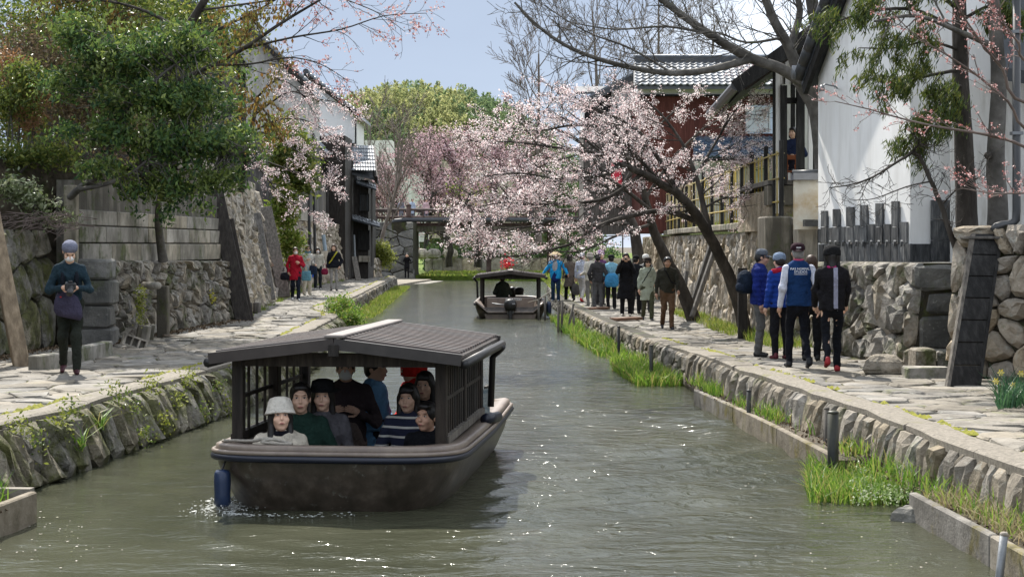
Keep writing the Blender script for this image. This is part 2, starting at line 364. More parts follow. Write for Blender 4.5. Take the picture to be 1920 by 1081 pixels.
RW = [(7.2, 7), (6.9, 18.6), (5.7, 20.6), (5.5, 22), (5.2, 25.5), (5.15, 30), (5.3, 40), (5.2, 50), (5.6, 62), (6.5, 80), (8, 100)]

# ------------------------------------------------------------------ ground, water, paths
gd = mesh_np('ground', [(-1500, -40, -.9), (1500, -40, -.9), (1500, 2500, -.9), (-1500, 2500, -.9)], [(0, 1, 2, 3)], SOIL); tag(gd, kind='structure')
def strip(name, A, B, z, mat, kind=None, parent=None, down=.9, y0=None, y1=None):
    """solid slab between two lines sampled at equal y"""
    ys = np.linspace(y0, y1, int((y1 - y0) / 1.0) + 2); a, b = Line(A), Line(B); V = []; Fc = []
    for y in ys:
        zz = z(y); xa, xb = a.x_at(y), b.x_at(y); V += [(xa, y, zz), (xb, y, zz), (xb, y, zz - down), (xa, y, zz - down)]
    n = len(ys)
    for i in range(n - 1):
        p, q = i * 4, i * 4 + 4; Fc += [(p + k, p + (k + 1) % 4, q + (k + 1) % 4, q + k) for k in range(4)]
    Fc += [(3, 2, 1, 0), (n * 4 - 4, n * 4 - 3, n * 4 - 2, n * 4 - 1)]
    o = mesh_np(name, V, Fc, mat, parent)
    if kind: tag(o, kind=kind)
    return o
lp = strip('path_left', LW, LQ, z_left, FLAG_JOINT, 'structure', y0=7, y1=88)
rp_ = strip('path_right', RQ, RW, z_right, FLAG_JOINT, 'structure', y0=7, y1=100)
def flags(parent, A, B, zf, y0, y1, w, h, inset, seed, limit=300, matq=None):
    """irregular flagstones laid between an edge line A (water side) and a wall line B"""
    rng = random.Random(seed); a, b = Line(A), Line(B); L = y1 - y0; W = 3.2
    polys = cells(rng, L, W, h, w, .022, .95, .8)
    n = 0; rest = MB()
    polys.sort(key=lambda p: sum(q[0] for q in p) / len(p))
    for p in polys:
        tx, ty = (rng.random() - .5) * .02, rng.random() * .018
        def fm(u, v, d):
            y = min(max(y0 + u, y0), y1); xa, xb = a.x_at(y), b.x_at(y); s = 1 if xb > xa else -1
            return (xa + s * inset + s * v, y, zf(y) + d)
        c = fm(sum(q[0] for q in p) / len(p), sum(q[1] for q in p) / len(p), 0)
        if abs(c[0] - a.x_at(c[1])) > abs(b.x_at(c[1]) - a.x_at(c[1])) - .12: continue
        V, fs = stone_mesh(rng, p, fm, .016 + ty * 1.1, .45, back=.03, inner=.9, tilt=.35, rnd=.16)
        xa, xb = a.x_at(c[1]), b.x_at(c[1])
        if xb < xa: fs = [f[::-1] for f in fs]
        if n < limit: mesh_np('flagstone', V, fs, matq or FLAG, parent)
        else: rest.add(V, fs)
        n += 1
    if rest.v: tag(rest.build('flagstones_far', matq or FLAG, parent), kind='stuff')
flags(lp, LQ, LW, z_left, 13.5, 86, .42, .46, .36, 3)
flags(rp_, RQ, RW, z_right, 11, 70, .42, .42, .34, 4)
def edging(parent, A, zf, y0, y1, s, seed):
    """cast edging along the water with a broken inner line, and the moss in its joint"""
    rng = random.Random(seed); a = Line(A); m = MB(); ms = MB(); y = y0
    while y < y1:
        yb = min(y1, y + 1.7 + rng.random() * 1.2); n = 4; V = []
        for i in range(n + 1):
            q = lerp(y + .006, yb - .006, i / n); x = a.x_at(q) + (rng.random() - .5) * .05; w = .29 + (rng.random() - .5) * .07; z = zf(q) + .024 + rng.random() * .012
            V += [(x - s * .03, q, z - .02), (x + s * .01, q, z), (x + s * w, q, z), (x + s * w, q, z - .06), (x - s * .03, q, z - .10)]
        Fc = []
        for i in range(n):
            p, r = i * 5, i * 5 + 5
            for k in range(5):
                f = (p + k, p + (k + 1) % 5, r + (k + 1) % 5, r + k); Fc.append(f if s > 0 else f[::-1])
        Fc += [(4, 3, 2, 1, 0), tuple(n * 5 + k for k in range(5))]
        if y < 45: mesh_np('edging_slab', V, Fc, EDGE, parent)
        else: m.add(V, Fc)
        for k in range(26):
            q = rng.uniform(y, yb); 
            if math.sin(q * 1.3 + seed) + .6 * math.sin(q * 3.1) < -.25: continue
            x = a.x_at(q) + s * (.34 + (rng.random() - .5) * .10); r = rng.uniform(.02, .06)
            ms.add([(x + r * 1.0 * math.cos(t), q + r * 2.2 * math.sin(t), zf(q) + .012) for t in np.linspace(0, 6.28, 7)[:-1]] + [(x, q, zf(q) + .035 + rng.random() * .02)], [(i, (i + 1) % 6, 6) for i in range(6)])
        y = yb
    if m.v: tag(m.build('edging_slabs_far', EDGE, parent), kind='stuff')
    tag(ms.build('moss', MOSS, parent, True), kind='stuff')
edging(lp, LQ, z_left, 12, 88, -1, 5); edging(rp_, RQ, z_right, 10.5, 80, 1, 6)
# quay walls down into the water
wall('quay_wall', 'mossy quay wall of upright stones below the left-hand path', zl(LQ[:9], lambda y: 0), (.57, .57), .21, .38, .12, .035, z0=-.0, batter=.42, mat=STONE_MOSSY, side=1, seed=21, thick=.3, var=.9, rough=.75, out=.27)
wall('quay_wall', 'low far quay wall behind the grass strip on the left bank', zl(LQ[8:], lambda y: 0), (.57, .57), .4, .3, .07, .03, batter=.1, mat=QUAY_STONE, side=1, seed=22, thick=.3, limit=150, out=.08)
wall('quay_wall', 'quay wall of narrow upright stones below the right-hand path', zl(RQ[:8], lambda y: 0), (.56, .56), .21, .42, .08, .028, batter=.12, mat=QUAY_STONE, side=-1, seed=23, thick=.3, var=.8, out=.09)
wall('quay_wall', 'farther quay wall where the crowd stands above the moored boat', zl(RQ[7:], lambda y: 0), (.5, .32), .3, .3, .07, .03, batter=.1, mat=QUAY_STONE, side=-1, seed=24, thick=.3, limit=150, out=.08)

# water sheet with the boat's bow waves as real relief
def water():
    ys = np.concatenate([np.arange(-6, 9, 1.0), np.arange(9, 32, .07), np.arange(32, 60, .35), np.arange(60, 126, 1.5)]); xs = np.concatenate([np.arange(-9, -5.2, .5), np.arange(-5.2, 4.4, .09), np.arange(4.4, 12, .6)])
    X, Y = np.meshgrid(xs, ys); Z = np.zeros_like(X)
    bx, by = -1.15, 15.2                                   # boat centre; it heads towards the camera
    # bow waves: a fan of crests spreading back from the bow on the right, as curved ridges
    for s, amp in ((1, .058), (-1, .012)):
        dx = (X - (-.35 if s > 0 else -2.2)) * s; dy = Y - 13.3
        ang = dy - .55 * dx; env = np.exp(-((ang - 1.2) / 2.1) ** 2) * np.clip(dx / .5, 0, 1) * np.exp(-dx / 3.0)
        Z += amp * np.sin(ang * 2 * math.pi / .85 + .9 * np.sin(dx * 1.1)) * env
    r = np.hypot(X - .9, Y - 19.5); Z += .024 * np.sin(r * 2 * math.pi / .75) * np.exp(-((r - 1.8) / 1.4) ** 2) * np.clip((X + .1), 0, 1)
    r = np.hypot(X + 1.1, (Y - 13.6)); Z += .012 * np.sin(r * 2 * math.pi / .5) * np.exp(-((r - 1.6) / .6) ** 2) * np.clip((14 - Y), 0, 1)
    Z += .004 * np.sin(X * 2.1 + Y * 3.3) * np.sin(Y * 4.7 - X * 1.2) + .003 * np.sin(Y * 9.2 + 2 * np.sin(X * 1.7))
    V = np.stack([X, Y, Z], -1).reshape(-1, 3); nx, ny = len(xs), len(ys); i = np.arange(ny - 1)[:, None] * nx + np.arange(nx - 1)[None]; i = i.ravel()
    Fc = np.stack([i, i + 1, i + 1 + nx, i + nx], 1)
    m = bpy.data.materials.new('canal_water'); m.use_nodes = True; N, L = m.node_tree.nodes, m.node_tree.links; b = N['Principled BSDF']
    b.inputs['Base Color'].default_value = (.075, .078, .05, 1); b.inputs['Roughness'].default_value = .14; b.inputs['IOR'].default_value = 1.333
    g = N.new('ShaderNodeNewGeometry')
    def nz_(sc, st, det=4):
        q = N.new('ShaderNodeMapping'); q.inputs['Scale'].default_value = st; L.new(g.outputs['Position'], q.inputs[0])
        w = N.new('ShaderNodeTexNoise'); w.inputs['Scale'].default_value = sc; w.inputs['Detail'].default_value = det; w.inputs['Roughness'].default_value = .55; w.inputs['Distortion'].default_value = .5
        L.new(q.outputs[0], w.inputs['Vector']); return w.outputs['Fac']
    col = N.new('ShaderNodeValToRGB'); col.color_ramp.elements[0].position = .35; col.color_ramp.elements[0].color = (.036, .039, .024, 1); col.color_ramp.elements[1].position = .7; col.color_ramp.elements[1].color = (.066, .068, .044, 1)
    L.new(nz_(.5, (1, .6, 1)), col.inputs[0]); L.new(col.outputs[0], b.inputs['Base Color'])
    sp = N.new('ShaderNodeSeparateXYZ'); L.new(g.outputs['Position'], sp.inputs[0]); wk = N.new('ShaderNodeMapRange'); wk.inputs[1].default_value = -2.5; wk.inputs[2].default_value = .4; wk.inputs[3].default_value = .22; wk.inputs[4].default_value = .8; L.new(sp.outputs[0], wk.inputs[0])     # churned to starboard of the boat, calm by the left bank
    b1 = N.new('ShaderNodeBump'); L.new(wk.outputs[0], b1.inputs['Strength']); b1.inputs['Distance'].default_value = .07; L.new(nz_(5.0, (.55, 1.0, 1)), b1.inputs['Height'])
    b2 = N.new('ShaderNodeBump'); b2.inputs['Strength'].default_value = .4; b2.inputs['Distance'].default_value = .013; L.new(nz_(17, (.6, 1.1, 1), 3), b2.inputs['Height']); L.new(b1.outputs[0], b2.inputs['Normal'])
    L.new(b2.outputs[0], b.inputs['Normal'])
    o = mesh_np('water', V, Fc, m, smooth=True); tag(o, kind='structure')
water()
# ------------------------------------------------------------------ banks behind the walls
GRASS_G = pmat('turf', [(.05, .075, .012), (.10, .15, .02), (.17, .22, .04)], scale=4, bump=1, bscale=30, rough=1)
def bank(name, pts, z, zb=-.9, mat=SOIL):
    m = MB(); m.poly([(x, y, z) for x, y in pts], (0, 0, zb - z)); o = m.build(name, mat); tag(o, kind='structure'); return o
bank('bank_left_near', [(-60, 5), (-9.35, 5), (-8.8, 26.8), (-7.6, 28), (-7.3, 36.6), (-7.9, 44), (-8.5, 52), (-60, 52)], 3.75)
bank('bank_ledge_left', [(-10, 5), (-8.9, 7), (-8.25, 26.6), (-10, 26.6)], 2.55)
bank('bank_left_far', [(-60, 52), (-9.3, 52), (-9.1, 66), (-8.9, 80), (-9.4, 100), (-60, 100)], 3.4)
bank('bank_right_near', [(7.3, 5), (60, 5), (60, 30), (5.9, 30), (6.1, 22.1), (6.4, 21)], 2.03)
bank('bank_right_far', [(5.6, 30.0), (60, 30.0), (60, 100), (8.6, 100), (6.1, 60), (5.75, 50), (5.85, 40)], 2.8, mat=GRASS_G)
bank('far_lawn', [(-60, 104), (-60, 420), (80, 420), (80, 96), (8.2, 100), (3.6, 99), (2.6, 103), (-2, 106), (-6.3, 108)], .32, mat=GRASS_G)
def onwall(px, py, a, b, off=0.0):
    """photo position on the vertical plane through ground points a, b (pushed off metres towards the camera side)"""
    a, b = Vector((*a[:2], 0)), Vector((*b[:2], 0)); d = (b - a).normalized(); n = Vector((d.y, -d.x, 0))
    if n.y > 0: n = -n
    r = Vector(((px - 960) / F, 1, -(py - HZ) / F)); t = (a + n * off).dot(n) / Vector((r.x, r.y, 0)).dot(n)
    return Vector((0, 0, CZ)) + r * t

# ------------------------------------------------------------------ left bank walls
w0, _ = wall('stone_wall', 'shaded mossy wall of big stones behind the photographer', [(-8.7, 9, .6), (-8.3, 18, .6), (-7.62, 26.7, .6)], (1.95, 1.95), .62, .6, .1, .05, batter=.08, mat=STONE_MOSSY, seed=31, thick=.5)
w1, fm1 = wall('stone_wall', 'rubble wall under the board-marked concrete left of the boat', [(-7.1, 27.3, .6), (-6.35, 36.5, .6)], (1.45, 1.35), .28, .26, .12, .03, batter=.08, mat=STONE, seed=32, thick=.55, rough=.8, var=.9)
def quoins(parent, x, y, sizes, mat, seed, ang=0.0):
    rng = random.Random(seed); z = .58
    for (wx, wy, h, dx) in sizes:
        R = Matrix.Rotation(ang + (rng.random() - .5) * .06, 3, 'Z'); m = MB(); m.box((x + dx, y + wy / 2, z + h / 2), (wx, wy, h - .02), R, .035)
        for i, v in enumerate(m.v): m.v[i] = tuple(c + (rng.random() - .5) * .03 for c in v)
        m.build('quoin', mat, parent); z += h
quoins(w1, -7.02, 26.75, [(.62, .8, .34, 0), (.58, .7, .38, -.02), (.6, .75, .42, .01), (.55, .7, .36, 0)], STONE_DARK, 2, .08)
# board-marked concrete wall above the rubble
cw = thing('concrete_wall', 'board-marked concrete wall above the rubble, streaked with dirt', 'wall', (-6.95, 31, 2.0))
def conc():
    rng = random.Random(5); ln = Line([(-7.28, 26.95), (-6.62, 36.4)]); z = 1.98
    m = MB(); a, b = ln.at(0)[0], ln.at(ln.L)[0]; m.beam((a[0] - .22, a[1], 2.65), (b[0] - .22, b[1], 2.65), .3, 1.5); m.build('wall_core', CONC_DARK, cw)
    for c, h in enumerate((.36, .30, .28, .34)):
        u = 0
        while u < ln.L - .3:
            l = min(rng.uniform(1.0, 1.9), ln.L - u); q0, q1 = ln.at(u + .006)[0], ln.at(u + l - .006)[0]; off = -.05 * c + rng.uniform(-.008, .008)
            m = MB(); m.beam((q0[0] + off, q0[1], z + h / 2), (q1[0] + off, q1[1], z + h / 2), .14, h - .022, bev=.012); m.build('panel', CONC, cw); u += l
        z += h
    m = MB(); m.beam((-7.33, 26.7, 1.9), (-7.33, 26.7, 3.3), .2, .22, (0, 1, 0), .015); m.build('corner_post', CONC, cw)
conc()
up = wall('concrete_wall', 'dark stained upper concrete wall on the ledge at far left', [(-9.35, 8, 2.5), (-8.85, 26.8, 2.5)], (1.3, 1.3), 2.2, 1.3, .03, .012, batter=.02, mat=CONC_DARK, joint=CONC_DARK, seed=33, jit=.1, var=0, rough=.08, piece='panel', inner=.98, cat='wall', rnd=.02)
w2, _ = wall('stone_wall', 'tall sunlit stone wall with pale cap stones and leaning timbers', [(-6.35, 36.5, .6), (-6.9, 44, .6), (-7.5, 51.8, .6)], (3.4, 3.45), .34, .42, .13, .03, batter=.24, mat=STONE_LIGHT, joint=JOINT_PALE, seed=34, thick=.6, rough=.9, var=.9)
def caps(parent, pts, z, w, h, l, mat, name='cap_stone', seed=1):
    ln = Line(pts); u = 0; rng = random.Random(seed)
    while u < ln.L - .2:
        e = min(ln.L, u + l * rng.uniform(.8, 1.2)); a, b = ln.at(u + .01)[0], ln.at(e - .01)[0]
        m = MB(); m.beam((*a, z + h / 2), (*b, z + h / 2), w, h + rng.uniform(-.01, .01), bev=.02); m.build(name, mat, parent); u = e
caps(w2, [(-7.38, 36.6), (-7.93, 44), (-8.53, 51.8)], 4.03, .5, .26, 1.1, CONC_LIGHT, seed=4)
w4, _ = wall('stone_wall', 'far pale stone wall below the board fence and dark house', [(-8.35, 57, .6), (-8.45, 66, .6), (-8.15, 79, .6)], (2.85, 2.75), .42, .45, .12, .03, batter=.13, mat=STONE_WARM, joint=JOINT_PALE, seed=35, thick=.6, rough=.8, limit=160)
w5, _ = wall('stone_wall', 'low squat stone wall at the end of the left path', [(-8.6, 84.5, .6), (-7.3, 84, .6), (-7.0, 86, .6)], (1.05, 1.05), .36, .33, .08, .03, mat=STONE_WARM, seed=36, limit=80, joint=JOINT_PALE)
# bridge abutment in big dark blocks
w6, _ = wall('bridge_abutment', 'dark blue-grey abutment of big squared stones carrying the bridge', [(-12, 106.2, 0), (-6.55, 106, 0)], (3.85, 3.85), .8, .52, .10, .04, mat=STONE_DARK, seed=37, jit=.42, rnd=.07, inner=.86, rough=.45, var=.6, side=1, cat='abutment', batter=.05, thick=4)
wall('bridge_abutment', 'inner side of the dark abutment under the bridge deck', [(-6.6, 106.1, 0), (-6.5, 111, 0)], (3.85, 3.85), 1.0, .6, .1, .045, mat=STONE_DARK, seed=38, jit=.4, rnd=.07, inner=.86, side=1, cat='abutment', thick=1)
wall('stone_wall', 'grey garden wall along the canal bend beyond the bridge', [(-6.6, 122, .3), (9, 119, .3)], (1.05, 1.05), .75, 1.0, .08, .03, mat=STONE_WARM, seed=39, jit=.5, limit=60, joint=JOINT_PALE)

# ------------------------------------------------------------------ right bank walls
wA, _ = wall('stone_wall', 'warm stone wall under the bamboo fence behind the cherry trunks', zl([(5.2, 30.1), (5.18, 34), (5.3, 40), (5.2, 50), (5.55, 58), (6.5, 80), (8.3, 99)], z_right), (2.2, 2.45), .34, .5, .1, .03, batter=.06, mat=STONE_WARM, side=-1, seed=41, joint=JOINT, thick=.5, var=.7)
caps(wA, [(5.38, 30.1), (5.36, 34), (5.48, 40), (5.38, 50), (5.7, 58)], 2.67, .46, .16, 1.6, CONC, 'cap_stone', 5)
wB, _ = wall('stone_wall', 'grey stone wall under the white storehouse beside the cyclists', zl([(5.5, 21.95), (5.2, 25.5), (5.18, 30)], z_right), (1.46, 1.5), .35, .34, .13, .03, batter=.09, mat=STONE, side=-1, seed=42, thick=.55, rough=.8, var=.9)
for (x0, y0, x1, y1, yy) in ((1718, 494, 1812, 545, 21.92), (1735, 547, 1806, 590, 21.95), (1806, 547, 1850, 590, 22.0), (1722, 592, 1800, 658, 21.9), (1802, 592, 1850, 662, 22.02)):
    a, b = P(x0, y1, yy), P(x1, y0, yy); m = MB(); m.box(((a.x + b.x) / 2, yy + .35, (a.z + b.z) / 2), (b.x - a.x - .015, .7, b.z - a.z - .015), None, .05)
    for i, v in enumerate(m.v): m.v[i] = tuple(c + (RNG.random() - .5) * .045 for c in v)
    m.build('quoin', STONE_DARK, wB)
wC, _ = wall('stone_wall', 'wall of rounded boulders at the right edge by the daffodils', [(5.62, 20.75, .6), (7.3, 18.7, .6)], (1.95, 1.98), .36, .36, .13, .02, batter=.1, mat=STONE_WARM, side=1, seed=43, thick=.5, inner=.7, rough=.5, rnd=.22)
# rest of the wall towards the viewer, out of frame
# steps beside the wall
st = thing('stone_steps', 'two rough steps between the quoins and the plank buttress', 'steps', (5.6, 21, .6))
for (x0, y0, x1, y1, yy, dd, mt) in ((1718, 655, 1758, 692, 21.2, .45, STONE), (1758, 658, 1800, 692, 21.25, .45, STONE), (1700, 689, 1790, 718, 20.35, .35, CONC)):
    a, b = P(x0, y1, yy), P(x1, y0, yy); m = MB(); m.box(((a.x + b.x) / 2, yy + dd / 2, (a.z + b.z) / 2), (b.x - a.x - .01, dd, b.z - a.z), None, .025)
    for i, v in enumerate(m.v): m.v[i] = tuple(c + (RNG.random() - .5) * .025 for c in v)
    m.build('step', mt, st)
def boulder(name, label, c, size, mat, seed, n=10, cat='rock', group=None):
    rng = random.Random(seed); V = []; rows = 6; prof = [(0.55, 0), (.92, .18), (1, .42), (.9, .7), (.62, .93), (.2, 1)]
    ph = [rng.uniform(.8, 1.15) for _ in range(n)]
    for r, z in prof:
        for j in range(n):
            a = 2 * math.pi * j / n; k = r * ph[j] * rng.uniform(.92, 1.08); V.append((c[0] + size[0] / 2 * k * math.cos(a), c[1] + size[1] / 2 * k * math.sin(a), c[2] + size[2] * (z + rng.uniform(-.04, .04))))
    fs = [(i * n + j, i * n + (j + 1) % n, (i + 1) * n + (j + 1) % n, (i + 1) * n + j) for i in range(rows - 1) for j in range(n)] + [tuple(range((rows - 1) * n, rows * n))]
    o = mesh_np(name, V, fs, mat); tag(o, label, cat, group); return o
p = G(1664, 706, .6); boulder('rock', 'flat-topped boulder lying on the path beside the steps', (p.x, p.y + .25, .58), (.62, .6, .3), STONE, 3, 12)
p = G(1712, 975, 0); boulder('rock', 'dark wet rock at the waterline by the iris bed', (p.x, p.y, -.08), (.34, .3, .2), STONE_DARK, 5, 10)

# plank buttress leaning on the wall
bt = thing('plank_buttress', 'black weathered plank buttress leaning against the boulder wall', 'buttress', tuple(G(1800, 726, .6)))
def buttress():
    m = MB(); q = [P(1782, 727, 19.2), P(1832, 727, 19.3), P(1874, 438, 20.3), P(1830, 437, 20.25)]; nrm = (q[1] - q[0]).cross(q[3] - q[0]).normalized()
    if nrm.y > 0: nrm = -nrm
    k = 7
    for i in range(k):
        t0, t1 = i / k + .004, (i + 1) / k - .004
        a, b, c, d = [lerp(q[0], q[3], t0), lerp(q[1], q[2], t0), lerp(q[1], q[2], t1), lerp(q[0], q[3], t1)]
        m = MB(); m.poly([a, b, c, d], -nrm * .05 + nrm * RNG.uniform(0, .012)); m.build('plank', WOOD_BLACK, bt)
    e = (q[0] - q[1]).normalized()
    m = MB(); m.poly([q[0] + e * .05, q[0] + e * .004, q[3] + e * .004, q[3] + e * .05], -nrm * .07); m.build('edge_board', WOOD_GREY, bt)
    e2 = -e; m = MB(); m.poly([q[1] + e2 * .004, q[1] + e2 * .05, q[2] + e2 * .05, q[2] + e2 * .004], -nrm * .07); m.build('edge_board', WOOD_BLACK, bt)
    m = MB(); m.box((q[2] + q[3]) / 2 - nrm * .18 + Vector((0, 0, .02)), (.42, .5, .035), None, .006); m.build('top_board', WOOD_GREY, bt)
buttress()
# concrete block and small walls by the fence end
m = MB(); a, b = P(1436, 560, 29.8), P(1486, 405, 29.8); m.box(((a.x + b.x) / 2, 30.35, (a.z + b.z) / 2), (b.x - a.x, 1.0, b.z - a.z), None, .03); tag(m.build('concrete_pillar', CONC_DARK), 'dark concrete block pillar at the end of the bamboo fence', 'pillar')
m = MB(); a, b = P(1497, 500, 28.9), P(1534, 428, 28.9); m.box(((a.x + b.x) / 2, 29.2, (a.z + b.z) / 2), (b.x - a.x, .5, b.z - a.z), None, .02); tag(m.build('concrete_upstand', CONC_LIGHT), 'small pale concrete upstand left of the slate cladding', 'upstand')

# ------------------------------------------------------------------ roofs and houses
def tile_roof(parent, a, b, down, cols, rows, mat, each=True, th=.05, name='roof_tile'):
    """wavy pantiles from the ridge line a-b going down by vector down"""
    a, b, dn = Vector(a), Vector(b), Vector(down); ax = (b - a) / cols; rv = dn / rows; nrm = ax.cross(rv).normalized()
    if nrm.z < 0: nrm = -nrm
    prof = [(0, .55), (.14, .95), (.28, .55), (.5, .0), (.78, .05), (1.0, .5)]
    V = []; amp = ax.length * .22
    for t, ln in ((0, 0), (1.12, 1)):
        for u, hgt in prof: V.append(ax * u + rv * t + nrm * (hgt * amp + ln * th))
    for u, hgt in prof: V.append(ax * u + rv * 1.12 + nrm * (hgt * amp + th - .045))
    n = len(prof); fs = [(i, i + 1, n + i + 1, n + i) for i in range(n - 1)] + [(n + i, n + i + 1, 2 * n + i + 1, 2 * n + i) for i in range(n - 1)]
    if V and Vector(V[1] - V[0]).cross(V[n] - V[0]).dot(nrm) < 0: fs = [f[::-1] for f in fs]
    if each:
        me = bpy.data.meshes.new(name); me.from_pydata([tuple(v) for v in V], [], fs); me.materials.append(mat)
        org = Vector(ORG[parent.name])
        for r in range(rows):
            for c in range(cols):
                o = link(name, me, parent); o.location = a + ax * c + rv * r - org
    else:
        m = MB()
        for r in range(rows):
            for c in range(cols):
                q = a + ax * c + rv * r; m.add([q + v for v in V], fs)
        tag(m.build(name + 's', mat, parent), kind='stuff')
def boards(parent, a, b, z0, z1, n, mat, t=.03, name='board', gap=.008, rng=RNG, zt=None):
    a, b = Vector((*a[:2], 0)), Vector((*b[:2], 0)); d = (b - a) / n
    for i in range(n):
        p, q = a + d * i + d.normalized() * gap / 2, a + d * (i + 1) - d.normalized() * gap / 2; m = MB(); zz = z1 if zt is None else zt((i + .5) / n)
        j = rng.uniform(-.006, .006); off = Vector((d.y, -d.x, 0)).normalized() * j
        m.beam(p + off + Vector((0, 0, (z0 + zz) / 2)), q + off + Vector((0, 0, (z0 + zz) / 2)), t, zz - z0); m.build(name, mat, parent)

# wooden shed on the tall left wall
sh = thing('wooden_shed', 'dark boarded shed standing on the tall sunlit stone wall', 'shed', (-7.9, 45, 4.3))
part('wall', WOOD_DARK, sh, lambda m: m.poly([(-7.6, 39.4, 4.28), (-8.1, 44.5, 4.28), (-8.7, 51.6, 4.28), (-12, 51.6, 4.28), (-12, 39.4, 4.28)], (0, 0, 3.6)))
boards(sh, (-7.57, 39.4), (-8.05, 44.5), 4.29, 6.1, 22, WOOD_GREY); boards(sh, (-8.05, 44.5), (-8.65, 51.6), 4.29, 7.8, 30, WOOD_DARK)
part('roof', TILE_D, sh, lambda m: m.poly([(-7.2, 39, 7.95), (-7.8, 44.5, 7.95), (-8.4, 52, 7.95), (-12.4, 52, 9.4), (-12.2, 39, 9.4)], (0, 0, .12)))
part('drainpipe', BLACK, sh, lambda m: m.tube([(-8.25, 48.6, 7.8), (-8.0, 48.6, 3.6)], .06, 8))
part('post', WOOD_DARK, sh, lambda m: m.beam((-8.62, 51.5, 4.28), (-8.62, 51.5, 7.9), .16, .16, (0, 1, 0)))

def gable_house(name, label, x0, x1, y0, y1, z0, ze, zr, xr, wallmat, low=None, zlow=None, rmat=TILE, over=.35, tiles=None, cat='house'):
    """house with its gable end towards the viewer: eaves at x0 and x1, ridge at xr"""
    h = thing(name, label, cat, ((x0 + x1) / 2, (y0 + y1) / 2, z0))
    zb = zlow if zlow else z0
    part('wall', wallmat, h, lambda m: m.poly([(x0, y0, zb), (x1, y0, zb), (x1, y0, ze), (xr, y0, zr), (x0, y0, ze)], (0, y1 - y0, 0)))
    if zlow: part('lower_wall', low, h, lambda m: m.box(((x0 + x1) / 2, (y0 + y1) / 2 + .02, (z0 + zlow) / 2), (x1 - x0 + .06, y1 - y0 + .06, zlow - z0)))
    rf = part('roof', rmat, h, lambda m: (m.poly([(x1 + over, y0 - over, ze - .12), (x1 + over, y1 + over, ze - .12), (xr, y1 + over, zr + .10), (xr, y0 - over, zr + .10)], (0, 0, .16)),
                                       m.poly([(xr, y0 - over, zr + .10), (xr, y1 + over, zr + .10), (x0 - over, y1 + over, ze - .12), (x0 - over, y0 - over, ze - .12)], (0, 0, .16))))
    part('verge', WOOD_DARK, rf, lambda m: (m.beam((x1 + over, y0 - over - .04, ze - .10), (xr, y0 - over - .04, zr + .12), .06, .22), m.beam((xr, y0 - over - .04, zr + .12), (x0 - over, y0 - over - .04, ze - .10), .06, .22)))
    part('ridge', TILE_D, rf, lambda m: m.tube([(xr, y0 - over - .1, zr + .3), (xr, y1 + over, zr + .3)], .16, 8))
    # verge tiles down the right slope, each a roll
    n = 14
    for i in range(n):
        t = (i + .5) / n; c = Vector((lerp(xr, x1 + over, t), y0 - over, lerp(zr + .3, ze + .06, t))); d = Vector((x1 + over - xr, 0, ze - zr)).normalized() * ((x1 + over - xr) / n * .6)
        part('verge_tile', TILE, rf, lambda m: m.tube([c - d + Vector((0, 0, .03)), c + d], .1, 7), True)
    return h
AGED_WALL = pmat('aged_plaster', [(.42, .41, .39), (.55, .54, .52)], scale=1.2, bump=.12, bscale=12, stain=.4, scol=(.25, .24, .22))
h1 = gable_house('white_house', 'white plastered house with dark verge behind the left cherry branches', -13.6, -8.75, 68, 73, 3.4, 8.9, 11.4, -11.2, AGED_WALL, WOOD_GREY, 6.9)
h2 = gable_house('white_house', 'pale blue-white gable house above the dark timber lane house', -13.2, -8.3, 84.5, 90, .6, 9.1, 11.1, -10.8, WHITE_WALL, WOOD_DARK, 7.6)
part('gutter', BLACK, h2, lambda m: m.tube([(-8.2, 84.2, 9.0), (-8.2, 84.2, 3.4)], .05, 8))
part('sill_beam', WOOD_BLACK, h2, lambda m: m.box((-10.75, 84.4, 7.6), (5.1, .12, .16)))
an = thing('tiled_annex', 'small annex with pale tiled roof beside the white houses', 'annex', (-9.6, 77, 3.4))
part('wall', WOOD_DARK, an, lambda m: m.poly([(-10.6, 75.4, 3.4), (-9.1, 75.4, 3.4), (-9.1, 75.4, 6.6), (-10.6, 75.4, 8.6)], (0, 5, 0)))
ar = part('roof', TILE_D, an, lambda m: m.poly([(-8.85, 75, 6.55), (-8.85, 80.6, 6.55), (-10.6, 80.6, 8.8), (-10.6, 75, 8.8)], (0, 0, .08)))
tile_roof(ar, (-10.6, 75, 8.92), (-10.6, 80.6, 8.92), (1.75, 0, -2.25), 14, 7, TILE)
# board fence on the far stone wall
ff = thing('board_fence', 'grey upright board fence on the far pale stone wall', 'fence', (-8.8, 67, 3.4))
boards(ff, (-8.72, 60), (-8.62, 74.5), 3.75, 5.3, 34, WOOD_GREY)
part('base', CONC_LIGHT, ff, lambda m: m.beam((-8.75, 60, 3.55), (-8.6, 74.5, 3.55), .2, .45)); part('rail', WOOD_DARK, ff, lambda m: m.beam((-8.66, 60, 5.36), (-8.56, 74.5, 5.36), .16, .12))
for y, zt in ((60, 5.4), (74.5, 5.5)): part('post', WOOD_DARK, ff, lambda m: m.beam((-8.64, y, 3.4), (-8.64, y, zt), .2, .2, (0, 1, 0)))
# slim dark poles standing at the foot of the lane
for px, y0, y1, Y, lab, mt in ((578, 330, 520, 60, 'dark drain pole beside the far stone wall, nearest the women', BLACK), (587, 250, 520, 62, 'second thin dark pole by the far stone wall', BLACK), (606, 440, 470, 66, 'pale blue drainpipe on the far stone wall above the woman in black', None)):
    mt = mt or flat('pale_blue_pipe', (.30, .38, .44), .4); a, b = P(px, y0, Y), P(px + 4, y1, Y); m = MB(); m.tube([a, b], .055 if mt == BLACK else .08, 8); tag(m.build('pole' if mt == BLACK else 'drainpipe', mt), lab, 'pole' if mt == BLACK else 'drainpipe')
